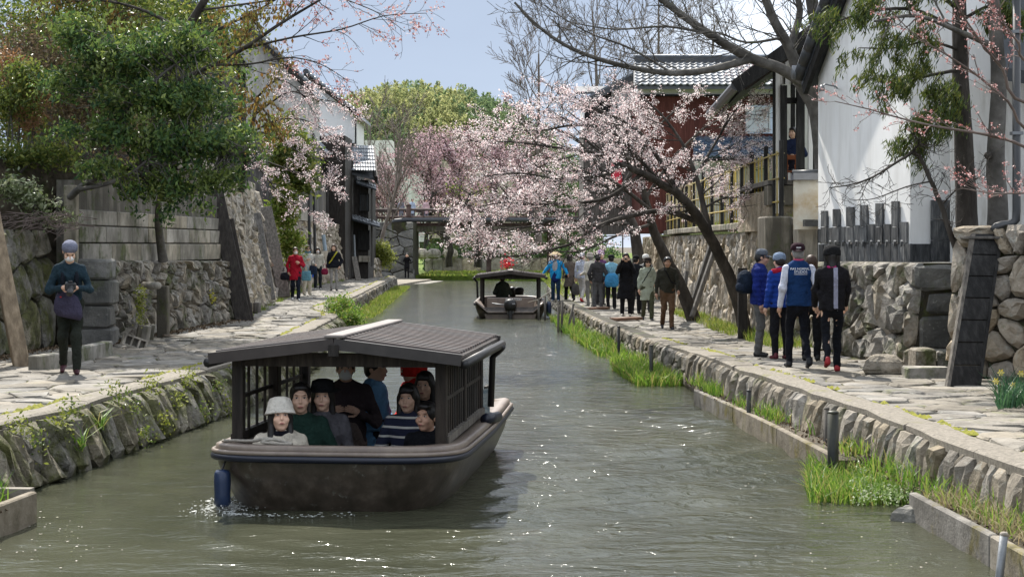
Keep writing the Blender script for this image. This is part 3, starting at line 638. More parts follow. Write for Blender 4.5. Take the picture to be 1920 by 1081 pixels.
# dark lane house with tiled roof, canopy and window
dh = thing('timber_house', 'dark timber lane house with pale tiled roof beside the bridge', 'house', (-8.3, 83, .6))
xL, xR = P(640, 0, 79).x, P(700, 0, 81).x
part('wall', WOOD_DARK, dh, lambda m: (m.box((-8.45, 83.2, 3.1), (2.4, 4.4, 5.0)), m.box((-9.6, 79.2, 4.1), (3.1, 3.4, 7.0))))
rf = part('roof', TILE_D, dh, lambda m: m.poly([P(656, 322, 80.5), P(704, 334, 80.5), P(699, 278, 84.5), P(655, 276, 84.5)], (0, 0, -.12)))
tile_roof(rf, P(654, 274, 84.5) + Vector((0, 0, .05)), P(700, 275, 84.5) + Vector((0, 0, .05)), P(656, 321, 80.4) - P(654, 274, 84.5), 10, 7, TILE)
part('verge', WOOD_DARK, rf, lambda m: m.beam(P(705, 336, 80.3), P(701, 279, 84.5), .14, .3)); part('gable', WOOD_BLACK, dh, lambda m: m.poly([P(699, 330, 80.9), P(710, 345, 86), P(703, 285, 84.6)], (-.1, 0, 0)))
for (x0, y0, x1, y1, Y) in ((668, 338, 705, 350, 80.6), (660, 406, 712, 420, 80.2)):
    cr = part('canopy', TILE_D, dh, lambda m: m.poly([P(x0, y0 + 4, Y), P(x1, y1 + 4, Y - .6), P(x1, y1 - 1, Y + .8), P(x0, y0 - 5, Y + .8)], (0, 0, -.08)))
    tile_roof(cr, P(x0, y0 - 5, Y + .8), P(x1, y1 - 3, Y + .8), P(x0, y0 + 4, Y) - P(x0, y0 - 5, Y + .8), 8, 2, TILE, False)
wnd = part('window', WOOD_BLACK, dh, lambda m: m.box(P(683, 380, 80.9), (.5, .1, .9))); part('pane', flat('dim_pane', (.05, .055, .06), .15, .5), wnd, lambda m: m.box(P(683, 380, 80.82), (.4, .03, .78)))
for i in range(5): part('window_bar', WOOD_DARK, wnd, lambda m: m.box(P(678 + i * 2.5, 380, 80.78), (.03, .03, .8)))
part('lower_window', WOOD_BLACK, dh, lambda m: m.box(P(682, 450, 80.9), (.6, .08, 1.0)))
part('post', WOOD_GREY, dh, lambda m: (m.beam(P(697, 350, 80.6), P(697, 500, 80.6), .1, .1, (0, 1, 0)), m.beam(P(660, 300, 80.7), P(660, 520, 80.7), .14, .14, (0, 1, 0))))
part('plinth', CONC_LIGHT, dh, lambda m: m.box(P(683, 485, 80.85) + Vector((0, 0, 0)), (.55, .2, .3)))
part('pipe', flat('grey_pipe', (.33, .36, .38), .4), dh, lambda m: m.tube([P(664, 440, 80.6), P(667, 520, 80.6)], .05, 8))

# ------------------------------------------------------------------ white storehouse on the right
K0, K1 = (5.83, 23.5), (5.36, 28.1)
ku = thing('white_storehouse', 'white plastered storehouse with black slate tiles at its foot', 'storehouse', (6.9, 25.8, 2.05))
def kura():
    zt, za = 5.25, 8.4; km = K0; bk = (4.6, .45)
    part('wall', WHITE_WALL, ku, lambda m: m.poly([(*K0, 2.0), (*K0, za), (*K1, zt), (*K1, 2.0)], (bk[0], bk[1], 0)))
    def pitch(m, lo, hi, up):
        d = Vector((lo[0] - hi[0], lo[1] - hi[1], lo[2] - hi[2])); e = Vector(hi) + d * 1.05; f = Vector((-.22, .02, 0)); g = Vector((5.0, .5, 0))
        m.poly([Vector(hi) + f + up, e + f + up, e + g + up, Vector(hi) + g + up], (0, 0, .2))
    r1 = part('roof', TILE_D, ku, lambda m: pitch(m, (*K1, zt), (*km, za), Vector((0, 0, .02))))
    e = Vector((*K1, zt)) + (Vector((*K1, zt)) - Vector((*km, za))) * .05; n = 16
    for i in range(n):
        t = (i + .5) / n; c = lerp(Vector((*km, za)), e, t) + Vector((-.26, .03, .2)); d = (e - Vector((*km, za))) / n * .5
        part('verge_tile', TILE_D, r1, lambda m: m.tube([c - d, c + d * 1.1], .11, 8), True)
    part('verge_end', TILE, r1, lambda m: m.tube([e + Vector((-.38, .03, .26)), e + Vector((-.15, .05, .26))], .13, 10), True)
    part('bargeboard', WOOD_BLACK, r1, lambda m: m.beam(Vector((*km, za)) + Vector((-.17, .03, -.02)), e + Vector((-.17, .03, -.02)), .08, .26))
    # slate cladding, piece by piece
    def slate(x0, x1, y0, y1, off, nm='slate'):
        a, b, c, d = [onwall(x, y, K0, K1, off) for x, y in ((x0, y1), (x1, y1), (x1, y0), (x0, y0))]; m = MB(); m.poly([a, b, c, d], (.035, .004, 0)); m.build(nm, SLATE, ku)
    xs = [1534]; 
    while xs[-1] < 1706: xs.append(xs[-1] + 10 + (xs[-1] - 1534) * .022)
    for a, b in zip(xs, xs[1:]): slate(a + .6, min(b, 1707) - .6, 457 + RNG.uniform(-1, 1), 492, .045)
    for x0, x1, y0 in ((1539, 1549, 395), (1561, 1572, 392), (1586, 1598, 388), (1612, 1624, 384), (1641, 1653, 381), (1671, 1683, 377)):
        slate(x0, x1, y0, 425, .05); slate(x0 - .5, x1 + .5, 426, 455, .06)
    for x0, x1, y0 in ((1534, 1538, 429), (1551, 1560, 427), (1573.5, 1583, 425), (1600, 1610, 422), (1626, 1638, 420), (1655, 1668, 420), (1685.5, 1699, 416)): slate(x0, x1, y0, 455, .04)
    for i, x in enumerate((1556, 1566, 1580, 1592, 1605, 1618, 1633, 1647, 1662, 1677, 1690)):
        q = onwall(x, 456, K0, K1, .08); m = MB(); m.box(q, (.03, .04, .09), Matrix.Rotation(.5, 3, 'X')); m.build('tile_hook', STEEL, ku)
    part('slate_base', SLATE, ku, lambda m: m.poly([onwall(1708, 457, K0, (K0[0] + 4.6, K0[1] + .45), .05), onwall(1748, 457, K0, (K0[0] + 4.6, K0[1] + .45), .05), onwall(1748, 494, K0, (K0[0] + 4.6, K0[1] + .45), .05), onwall(1708, 494, K0, (K0[0] + 4.6, K0[1] + .45), .05)], (0, .04, 0)))
    for y0, y1 in ((375, 412), (413, 450), (451, 488)):
        for x0, x1 in ((1746, 1785), (1786, 1826)):
            part('slate', SLATE, ku, lambda m: m.poly([onwall(x, y, K0, (K0[0] + 4.6, K0[1] + .45), .06) for x, y in ((x0, y1), (x1, y1), (x1, y0), (x0, y0))], (0, .04, 0)))
    q = [onwall(x, y, K0, K1, o) for x, y, o in ((1570, 166, .02), (1566, 162, .10), (1556, 160, .22), (1547, 158, .34), (1541, 165, .40))]
    br = part('bracket_lamp', STEEL, ku, lambda m: m.tube(q, .014, 6), True); part('lamp_head', STEEL, br, lambda m: m.lathe([(.02, .05), (.045, .0), (.05, -.05)], q[-1]), True)
kura()
# plaster wall and dark roof behind the trunks at the right edge
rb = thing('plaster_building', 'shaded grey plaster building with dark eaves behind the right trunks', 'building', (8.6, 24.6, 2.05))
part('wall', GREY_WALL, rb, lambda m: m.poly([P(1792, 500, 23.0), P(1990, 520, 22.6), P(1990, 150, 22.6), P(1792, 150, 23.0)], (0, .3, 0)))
part('eave', TILE_D, rb, lambda m: m.poly([P(1878, 150, 22.2), P(2010, 172, 21.4), P(2010, 20, 23), P(1878, -20, 24)], (0, 0, .18)))
dp = thing('drainpipe', 'black downpipe bending onto the boulder wall at right edge', 'drainpipe', tuple(P(1905, 430, 20.2)))
part('pipe', flat('pipe_paint', (.035, .036, .038), .4, .5), dp, lambda m: m.tube([P(1906, -40, 20.4), P(1906, 395, 20.4), P(1905, 412, 20.4), P(1898, 419, 20.4), P(1880, 421, 20.35), P(1868, 425, 20.3), P(1862, 433, 20.3)], .052, 10), True)
for y in (60, 250): part('bracket', STEEL, dp, lambda m: m.box(P(1906, y, 20.4), (.14, .12, .04)))

# ------------------------------------------------------------------ tea house with open veranda
te = thing('tea_house', 'open timber tea house with dark gable roof behind the storehouse', 'tea house', (5.8, 33, 2.8))
Yt = 31.6
def tbox(nm, mt, x0, y0, x1, y1, Y, dy): 
    a, b = P(x0, y1, Y), P(x1, y0, Y); return part(nm, mt, te, lambda m: m.box(((a.x + b.x) / 2, Y + dy / 2, (a.z + b.z) / 2), (b.x - a.x, dy, b.z - a.z)))
tbox('post', WOOD_BLACK, 1450, 120, 1454, 405, Yt, .1); tbox('wall', WHITE_WALL, 1454.5, 100, 1463, 400, Yt + .05, .06); tbox('post', WOOD_BLACK, 1464, 160, 1476, 345, Yt, .14)
tbox('wall_panel', WHITE_WALL, 1464, 90, 1516, 158, Yt + .08, .06); tbox('lintel', WOOD_BLACK, 1463, 183, 1532, 194, Yt + .16, .12); tbox('post', WOOD_BLACK, 1495, 80, 1509, 335, Yt + .02, .16)
tbox('wall', WHITE_WALL, 1516, 120, 1524, 330, Yt, .08); tbox('post', WOOD_BLACK, 1524.5, 100, 1536, 335, Yt + .02, .12); tbox('floor', WOOD_GREY, 1440, 338, 1600, 346, Yt + .2, 4.5)
for x in (1470, 1484): tbox('stud', WOOD_BLACK, x, 90, x + 2.5, 158, Yt + .04, .05)
tbox('back_wall', GREY_WALL, 1466, 120, 1600, 345, Yt + 4.4, .1); tbox('back_post', WOOD_BLACK, 1484, 150, 1491, 345, Yt + 2.2, .12)
tbox('apron', CONC_DARK, 1440, 348, 1492, 384, Yt + .1, .5)
part('base_wall', STONE_WARM, te, lambda m: m.box((5.9, Yt + 2.4, 3.0), (1.6, 4.4, .8)))
rt = part('roof', TILE_D, te, lambda m: (m.poly([P(1384, 160, 30.6), P(1384, 160, 30.6) + Vector((.35, 7, 0)), P(1600, 5, 30.6) + Vector((.35, 7, 0)), P(1600, 5, 30.6)], (0, 0, .16))))
part('verge', WOOD_BLACK, rt, lambda m: m.beam(P(1378, 163, 30.5), P(1600, 4, 30.5), .1, .26)); part('soffit', WOOD_BLACK, rt, lambda m: m.poly([P(1392, 163, 30.7), P(1392, 163, 30.7) + Vector((.35, 6.5, 0)), P(1600, 18, 30.7) + Vector((.35, 6.5, 0)), P(1600, 18, 30.7)], (0, 0, -.05)))
part('eave_gutter', TILE_D, rt, lambda m: m.tube([P(1380, 160, 30.5), P(1380, 160, 30.5) + Vector((.35, 7, 0))], .1, 8))
for i in range(8):
    q = P(1396, 166, 31 + i * .8); part('rafter', WOOD_DARK, rt, lambda m: m.beam(q, q + Vector((1.2, 0, .85)), .06, .09))
# folding chair on the veranda
fc = thing('folding_chair', 'orange-brown wooden folding chair on the tea house veranda', 'chair', tuple(P(1482, 340, 32.4)))
CHW = pmat('chair_wood', [(.22, .07, .03), (.34, .12, .05)], scale=6, rough=.6)
part('backrest', CHW, fc, lambda m: m.box(P(1484, 295, 32.4), (.26, .03, .09))); part('seat', CHW, fc, lambda m: m.box(P(1483, 322, 32.4), (.30, .34, .03)))
for a, b in (((1476, 290), (1476, 340)), ((1492, 290), (1492, 340))): part('leg', CHW, fc, lambda m: m.beam(P(*a, 32.3), P(*b, 32.6), .03, .03))
for a, b in (((1477, 310), (1473, 341)), ((1491, 310), (1494, 341))): part('leg', CHW, fc, lambda m: m.beam(P(*a, 32.7), P(*b, 32.2), .03, .03))
# cream garden wall with tile coping
gw = thing('garden_wall', 'cream stained garden wall with dark tile coping left of the storehouse', 'wall', tuple(P(1512, 430, 28.9)))
CREAM = pmat('cream_plaster', [(.60, .56, .46), (.70, .66, .56)], scale=2, stain=.4, scol=(.42, .27, .10), sstretch=(1, 1, 1.2), bump=.1)
part('wall', CREAM, gw, lambda m: m.poly([P(1491, 430, 28.75), P(1536, 430, 28.5), P(1536, 336, 28.5), P(1491, 336, 28.75)], (0, .2, 0)))
cp = part('coping', TILE_D, gw, lambda m: m.poly([P(1488, 337, 28.65), P(1537, 337, 28.4), P(1537, 324, 28.5), P(1488, 324, 28.75)], (0, .32, 0)))
part('coping_ridge', TILE_D, cp, lambda m: m.tube([P(1487, 324, 28.85), P(1538, 324, 28.6)], .06, 8), True)
part('ledge', STONE_DARK, gw, lambda m: m.box(P(1523, 418, 28.45), (.3, .2, .12)))

# ------------------------------------------------------------------ red house
Yr = 58.0
rh = thing('red_house', 'red boarded house with grey tiled roof above the cherry blossom', 'house', (7, 61, 2.8))
part('wall', RED_WALL, rh, lambda m: m.poly([P(1200, 436, Yr), P(1560, 436, Yr), P(1560, 178, Yr), P(1200, 178, Yr)], (0, 6, 0)))
part('frieze', WHITE_WALL, rh, lambda m: m.poly([P(1196, 178, Yr - .03), P(1562, 178, Yr - .03), P(1562, 158, Yr - .03), P(1196, 158, Yr - .03)], (0, 6.1, 0)))
part('beam', WOOD_BLACK, rh, lambda m: m.beam(P(1196, 179, Yr - .1), P(1562, 179, Yr - .1), .08, .07))
rr = part('roof', TILE_D, rh, lambda m: (m.poly([P(1188, 161, Yr - .8), P(1575, 161, Yr - .8), P(1575, 118, Yr + 3), P(1188, 118, Yr + 3)], (0, 0, -.12)), m.poly([P(1188, 118, Yr + 3), P(1575, 118, Yr + 3), P(1575, 118, Yr + 3) + Vector((0, 4, -1.6)), P(1188, 118, Yr + 3) + Vector((0, 4, -1.6))], (0, 0, -.1))))
tile_roof(rr, P(1190, 118, Yr + 3) + Vector((0, 0, .02)), P(1575, 118, Yr + 3) + Vector((0, 0, .02)), P(1190, 161, Yr - .8) - P(1190, 118, Yr + 3), 34, 8, TILE)
part('ridge', TILE_D, rr, lambda m: m.box((P(1190, 113, Yr + 3) + P(1575, 113, Yr + 3)) / 2, (P(1575, 0, Yr + 3).x - P(1190, 0, Yr + 3).x, .3, .28)), False)
part('ridge_cap', TILE, rr, lambda m: m.tube([P(1188, 107, Yr + 3), P(1576, 107, Yr + 3)], .1, 8), True)
wd = part('window', flat('window_frame_blue', (.55, .62, .72), .4), rh, lambda m: m.box(P(1424, 224, Yr - .03), (1.0, .12, 1.02)))
GLASSW = pmat('frosted_pane', [(.42, .44, .43), (.52, .54, .53)], scale=.8, rough=.25, spec=.6)
for cx, wdt in ((1420, .82), (1442, .07)): part('pane', GLASSW, wd, lambda m: m.box(P(cx, 224, Yr - .11), (wdt, .03, .9)))
lr = part('lower_roof', TILE_D, rh, lambda m: m.poly([P(1300, 296, Yr - 2.6), P(1560, 296, Yr - 2.6), P(1560, 258, Yr), P(1300, 258, Yr)], (0, 0, -.1)))
BLUET = pmat('blue_tile', [(.05, .075, .11), (.09, .125, .17)], scale=5, rough=.4, spec=.5, rnd=.2)
tile_roof(lr, P(1300, 256, Yr), P(1560, 256, Yr), P(1300, 295, Yr - 2.6) - P(1300, 256, Yr), 24, 7, BLUET, True)
part('ground_wall', GREY_WALL, rh, lambda m: m.poly([P(1300, 436, Yr - .3), P(1560, 436, Yr - .3), P(1560, 296, Yr - .3), P(1300, 296, Yr - .3)], (0, .3, 0)))
gh = thing('gable_wing', 'white gabled wing with pale tiled roof left of the red house', 'house', (3.6, 64, 2.8))
part('wall', WHITE_WALL, gh, lambda m: m.poly([P(1096, 240, 62), P(1202, 240, 62), P(1202, 142, 62), P(1192, 142, 62), P(1096, 196, 62)], (0, 4, 0)))
part('lower_wall', WOOD_GREY, gh, lambda m: m.poly([P(1094, 438, 61.95), P(1203, 438, 61.95), P(1203, 240, 61.95), P(1094, 240, 61.95)], (0, 4, 0)))
part('timber', WOOD_BLACK, gh, lambda m: (m.poly([P(1096, 240, 61.9), P(1146, 240, 61.9), P(1146, 170, 61.9), P(1096, 196, 61.9)], (0, .1, 0)), m.poly([P(1146, 240, 61.9), P(1202, 215, 61.9), P(1202, 200, 61.9), P(1146, 218, 61.9)], (0, .1, 0))))
gr = part('roof', TILE, gh, lambda m: m.poly([P(1086, 196, 61.6), P(1086, 196, 66), P(1196, 139, 66), P(1196, 139, 61.6)], (0, 0, .16))); part('verge', TILE_D, gr, lambda m: m.beam(P(1084, 199, 61.5), P(1197, 140, 61.5), .1, .2))
part('back_roof', TILE_D, gr, lambda m: m.poly([P(1078, 172, 67), P(1140, 172, 67), P(1140, 162, 69), P(1078, 162, 69)], (0, 0, -.1)))

# ------------------------------------------------------------------ bamboo fence on the right wall
BAMB = pmat('bamboo', [(.26, .19, .06), (.40, .31, .11), (.5, .41, .2)], scale=2, rough=.5, rnd=.2, stretch=(1, 1, 4))
bf = thing('bamboo_fence', 'bamboo pole fence with black posts above the warm stone wall', 'fence', (5.2, 42, 2.83))
fl = Line([(5.2, 31.0), (5.2, 34), (5.32, 40), (5.22, 50), (5.5, 57)]); u = 0; fi = 0
pm = MB(); pm.beam((0, 0, 0), (0, 0, 1.5), .085, .085, (0, 1, 0), .01); pme = None
def shared(mb, name, mat, smooth=False):
    me = bpy.data.meshes.new(name); me.from_pydata(mb.v, [], mb.f); me.materials.append(mat); me.polygons.foreach_set('use_smooth', np.full(len(me.polygons), smooth)); return me
post_me = shared(pm, 'post', WOOD_BLACK); cm = MB(); cm.tube([(0, 0, 0), (0, 0, 1.32)], .017, 6); cane_me = shared(cm, 'cane', BAMB, True)
while u <= fl.L:
    q = fl.at(u)[0]; me = post_me if fi % 4 == 0 else cane_me; o = link('post' if fi % 4 == 0 else 'cane', me, bf); o.location = Vector((*q, 2.83)) - bf.location; o.rotation_euler = (RNG.uniform(-.01, .01), RNG.uniform(-.015, .015), 0); u += .48; fi += 1
for z in (3.15, 3.6, 4.08):
    for s_ in (-.05, .05): part('rail', BAMB, bf, lambda m: m.tube([(fl.at(t)[0][0] + s_, fl.at(t)[0][1], z) for t in np.linspace(0, fl.L, 14)], .016, 6), True)
# ------------------------------------------------------------------ plants: growth helpers
def leafm(name, cols, trans=.4, rough=.45, spec=.4, tcol=None): return pmat(name, cols, island=1, rough=rough, spec=spec, trans=trans, tcol=tcol)
L_CAM = leafm('leaf_camellia', [(.02, .05, .02), (.045, .095, .03), (.085, .15, .04), (.15, .23, .055)], .4, .5, .3)
L_YOUNG = leafm('leaf_young', [(.075, .115, .028), (.14, .19, .042), (.21, .26, .065)], .45, .3, .5)
L_GREEN = leafm('leaf_green', [(.05, .08, .02), (.10, .15, .028), (.19, .23, .045), (.26, .26, .06)], .45)
L_ORANGE = leafm('leaf_autumn', [(.14, .07, .025), (.22, .12, .03), (.15, .13, .035), (.10, .11, .025), (.27, .20, .05)], .5)
L_BROWN = leafm('leaf_dry', [(.12, .09, .06), (.2, .15, .09), (.28, .19, .10), (.13, .15, .05)], .3)
L_RUST = leafm('leaf_rust', [(.24, .12, .05), (.34, .19, .09), (.17, .085, .04)], .4)
BLOSSOM = leafm('blossom', [(.50, .29, .30), (.77, .60, .60), (.86, .755, .75), (.89, .81, .80), (.9, .85, .84)], .5, .7, .1)
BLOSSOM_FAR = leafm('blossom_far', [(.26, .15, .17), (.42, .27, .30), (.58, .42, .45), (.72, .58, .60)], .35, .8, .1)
BUD = leafm('bud', [(.30, .09, .07), (.48, .20, .19), (.66, .42, .40), (.80, .66, .64)], .35, .6, .2)
NEEDLE = leafm('cedar_needle', [(.025, .05, .012), (.05, .085, .016), (.11, .14, .025), (.17, .18, .03)], .4, .6)
IRIS = leafm('iris_leaf', [(.05, .12, .014), (.10, .21, .022), (.17, .29, .035), (.25, .34, .06), (.34, .28, .11)], .45, .5)
GRASS = leafm('grass_blade', [(.07, .12, .015), (.14, .22, .025), (.24, .29, .05), (.30, .27, .09)], .45, .7)
GRASS_DRY = leafm('dry_grass', [(.16, .12, .06), (.30, .24, .13), (.42, .36, .22), (.16, .2, .05)], .4, .8)
FERN = leafm('fern_leaf', [(.07, .10, .012), (.16, .19, .02), (.28, .30, .05), (.40, .42, .16)], .45, .6)
BAM_Y = leafm('bamboo_yellow', [(.21, .24, .10), (.34, .36, .15), (.46, .45, .21)], .5, .8)  # both bamboo palettes muted: distance haze put into the leaf colour
BAM_G = leafm('bamboo_green', [(.08, .13, .07), (.15, .22, .10), (.25, .31, .14)], .5, .8)
def unit(n): v = NR.normal(size=(n, 3)); return v / np.linalg.norm(v, axis=1)[:, None]
def leaf_quads(C, s0, s1, asp=.5, dirs=None, mix=0.0):
    n = len(C); a = unit(n)
    if dirs is not None: a = a * (1 - mix) + dirs * mix; a /= np.linalg.norm(a, axis=1)[:, None]
    b = np.cross(a, unit(n)); b /= np.linalg.norm(b, axis=1)[:, None] + 1e-9
    s = NR.uniform(s0, s1, (n, 1)); c = np.cross(a, b) * s * .18
    V = np.stack([C + a * s, C + b * s * asp + c, C - a * s, C - b * s * asp + c], 1).reshape(-1, 3)
    return V, np.arange(4 * n).reshape(n, 4)
def spray(name, C, s0, s1, mat, parent=None, asp=.5, dirs=None, mix=0.0, stuff=False):
    V, Fc = leaf_quads(np.asarray(C, float), s0, s1, asp, dirs, mix); o = mesh_np(name, V, Fc, mat, parent)
    return o
def smooth_line(pts, k=4):
    pts = [Vector(p) for p in pts]; out = []
    for i in range(len(pts) - 1):
        p0, p1, p2, p3 = pts[max(0, i - 1)], pts[i], pts[i + 1], pts[min(len(pts) - 1, i + 2)]
        for j in range(k):
            t = j / k; out.append(.5 * ((2 * p1) + (p2 - p0) * t + (2 * p0 - 5 * p1 + 4 * p2 - p3) * t * t + (3 * p1 - p0 - 3 * p2 + p3) * t ** 3))
    return out + [pts[-1]]
class Tree:
    def __init__(s, seed): s.rng = random.Random(seed); s.br = []; s.tw = []
    def limb(s, pts, r0, r1, n=8, wob=.0):
        L = smooth_line(pts); k = len(L)
        if wob: L = [p + Vector((s.rng.gauss(0, wob), s.rng.gauss(0, wob), s.rng.gauss(0, wob))) if 0 < i < k - 1 else p for i, p in enumerate(L)]
        R = [lerp(r0, r1, (i / (k - 1)) ** .8) for i in range(k)]; s.br.append((L, R, n)); return (L, R)
    def sprout(s, br, n, L, lvl, t0=.15, t1=1.0, ang=(.5, 1.1), bias=(0, 0, 0), grow=(0, 0, .15), seg=4, wob=.16, rmax=.03, taper=.6, sub=4, shr=.5, flat=None, endtip=True):
        pts, R = br; rng = s.rng; k = len(pts) - 1
        for j in range(n):
            t = t0 + (t1 - t0) * ((j + rng.random()) / n); f = min(t * k, k - 1e-4); i = int(f); p = pts[i].lerp(pts[i + 1], f - i); tan = (pts[i + 1] - pts[i]).normalized()
            perp = tan.orthogonal().normalized(); perp = Matrix.Rotation(rng.random() * 6.283, 3, tan) @ perp
            a = rng.uniform(*ang); d = tan * math.cos(a) + perp * math.sin(a) + Vector(bias)
            if flat is not None: d.z *= flat
            d.normalize(); l = L * rng.uniform(.55, 1.15) * (1.15 - .45 * t); r = min(rmax, R[i] * taper); q = [p]; st = l / seg
            for m_ in range(seg):
                d = (d + Vector((rng.gauss(0, wob), rng.gauss(0, wob), rng.gauss(0, wob))) + Vector(grow) * (1 / seg)).normalized(); q.append(q[-1] + d * st)
            rr = [lerp(r, max(.0025, r * .3), m_ / seg) for m_ in range(seg + 1)]; b = (q, rr, 4 if r > .012 else 3); s.br.append(b)
            if lvl > 0: s.sprout((q, rr), max(1, int(sub * rng.uniform(.7, 1.3))), L * shr, lvl - 1, .2, 1.0, ang, bias, grow, max(2, seg - 1), wob, r * .62, taper, sub, shr, flat)
            else: s.tw.append(q)
    def wood(s, name, mat, parent, rmin=0.0):
        m = MB()
        for pts, R, n in s.br: m.tube(pts, [max(r, rmin) for r in R], n, cap=False)
        return m.build(name, mat, parent, True)
    def along(s, step, spread, tw=None):
        """scatter points along the twigs"""
        C = []
        for q in (tw or s.tw):
            for a, b in zip(q, q[1:]):
                n = max(1, int((b - a).length / step + s.rng.random()))
                for _ in range(n): C.append(a.lerp(b, s.rng.random()))
        C = np.array([tuple(c) for c in C]); return C + NR.normal(scale=spread, size=C.shape)
def clusters(C, per, rad):
    return np.repeat(C, per, 0) + NR.normal(scale=rad, size=(len(C) * per, 3))
def blades(name, pts, h0, h1, w, mat, parent=None, lean=.25, curve=.25):
    """grass or iris blades: two bent quads each"""
    B = np.asarray(pts, float); n = len(B); h = NR.uniform(h0, h1, (n, 1)); a = NR.uniform(0, 2 * math.pi, n); ww = NR.uniform(.6, 1.2, (n, 1)) * w
    s = np.stack([np.cos(a), np.sin(a), np.zeros(n)], 1) * ww / 2; ld = NR.normal(scale=lean, size=(n, 2)); d = np.concatenate([ld, np.ones((n, 1))], 1); d /= np.linalg.norm(d, axis=1)[:, None]
    c = np.concatenate([ld * curve * 2, -np.abs(NR.normal(scale=.12, size=(n, 1)))], 1)
    m = B + d * h * .55; t = B + (d + c) * h
    V = np.stack([B - s, B + s, m - s * .9, m + s * .9, t - s * .12, t + s * .12], 1).reshape(-1, 3); i = np.arange(n)[:, None] * 6
    Fc = np.concatenate([i + [0, 1, 3, 2], i + [2, 3, 5, 4]], 0); return mesh_np(name, V, Fc, mat, parent)

# ------------------------------------------------------------------ wooded hill and far trees
def hill():
    Yc = 320.0; R = (34, 46, 31); cx = P(790, 0, Yc).x; n, k = 40, 14; V = []
    def surf(a, e):
        b = 1 + .06 * math.sin(3 * a + 1) + .04 * math.sin(7 * a); return (cx + R[0] * b * math.cos(e) * math.cos(a), Yc + R[1] * math.cos(e) * math.sin(a), R[2] * math.sin(e) ** .85)
    for j in range(k + 1):
        for i in range(n): V.append(surf(2 * math.pi * i / n, math.pi / 2 * j / k))
    fs = [(j * n + i, j * n + (i + 1) % n, (j + 1) * n + (i + 1) % n, (j + 1) * n + i) for j in range(k) for i in range(n)]
    hl = mesh_np('hill', V, fs, pmat('hill_earth', [(.05, .06, .02), (.10, .10, .04)], scale=.2)); tag(hl, kind='structure')
    for nm, mt, cnt, lo in (('bamboo_grove', BAM_Y, 1250, 0), ('bamboo_grove_green', BAM_G, 1250, 1)):
        C = []; D = []
        c = 0
        while c < cnt:
            a = RNG.uniform(math.pi, 2 * math.pi) if RNG.random() < .85 else RNG.uniform(0, math.pi); e = math.asin(RNG.uniform(.05, 1)); p = surf(a, e)
            g = math.sin(p[0] * .23 + 1.0) * .7 + math.sin(p[2] * .31 + p[0] * .15) * .7 + RNG.gauss(0, .7) - (p[2] - 27) * .07 + (p[0] - cx) * .045
            if (g > 0) != bool(lo): continue
            c += 1; h = RNG.uniform(3.0, 5.5); lx, ly = RNG.gauss(0, .12), RNG.gauss(0, .12); m = 46
            t = NR.random(m) ** .8; rad = 1.25 * np.sin(np.clip(t * .9 + .12, 0, 1) * math.pi) + .1
            C.append(np.stack([p[0] + lx * h * t + NR.normal(size=m) * rad * .55, p[1] + ly * h * t + NR.normal(size=m) * rad * .55, p[2] - 1.5 + h * t], 1))
        o = spray(nm, np.concatenate(C), .22, .5, mt, None, .45); tag(o, 'yellow-green bamboo plumes covering the hill' if not lo else 'darker green bamboo plumes on the hill', 'bamboo', kind='stuff')
hill()
def far_tree(name, label, base, h, seed, spread=.5, lv=3, wood=BARK_FAR, bloom=None, n0=9, r0=.16, per=3, lean=(0, 0), group=None, rm=.012, size=(.05, .09), clus=.12, step=.2, low=.25, fl=None, sub=5):
    t = thing(name, label, 'tree', base, group=group); T = Tree(seed); b = Vector(base); top = b + Vector((lean[0], lean[1], h))
    tr = T.limb([b - Vector((0, 0, .2)), b.lerp(top, .3) + Vector((T.rng.gauss(0, .1), 0, 0)), b.lerp(top, .65) + Vector((T.rng.gauss(0, .2), 0, 0)), top], r0, r0 * .2, 8)
    T.sprout(tr, n0, h * spread, lv, low, 1.0, (.35, .85), grow=(0, 0, .35), rmax=r0 * .6, seg=5, wob=.13, sub=sub, shr=.5, flat=fl)
    T.wood('trunk', wood, t, rm)
    if bloom: spray('crown', clusters(T.along(step, .05), per, clus), size[0], size[1], bloom, t, .8)
    return t
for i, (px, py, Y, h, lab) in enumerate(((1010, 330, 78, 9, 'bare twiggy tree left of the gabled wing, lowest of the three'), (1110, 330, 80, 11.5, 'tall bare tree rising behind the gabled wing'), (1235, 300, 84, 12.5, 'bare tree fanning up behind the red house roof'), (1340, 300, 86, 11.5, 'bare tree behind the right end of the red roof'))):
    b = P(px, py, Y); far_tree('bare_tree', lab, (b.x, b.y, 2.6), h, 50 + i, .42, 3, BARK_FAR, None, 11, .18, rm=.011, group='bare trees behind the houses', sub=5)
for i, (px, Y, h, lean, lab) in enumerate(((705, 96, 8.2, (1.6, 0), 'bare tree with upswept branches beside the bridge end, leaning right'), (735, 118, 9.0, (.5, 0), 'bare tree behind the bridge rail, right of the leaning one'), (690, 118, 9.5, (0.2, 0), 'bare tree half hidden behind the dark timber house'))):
    far_tree('bare_tree', lab, ((px - 960) / F * Y, Y, .6 if Y < 100 else 1.6), h, 60 + i, .45, 2, BARK_FAR, None, 9, .17, rm=.017, lean=lean, group='bare trees by the bridge', low=.35)
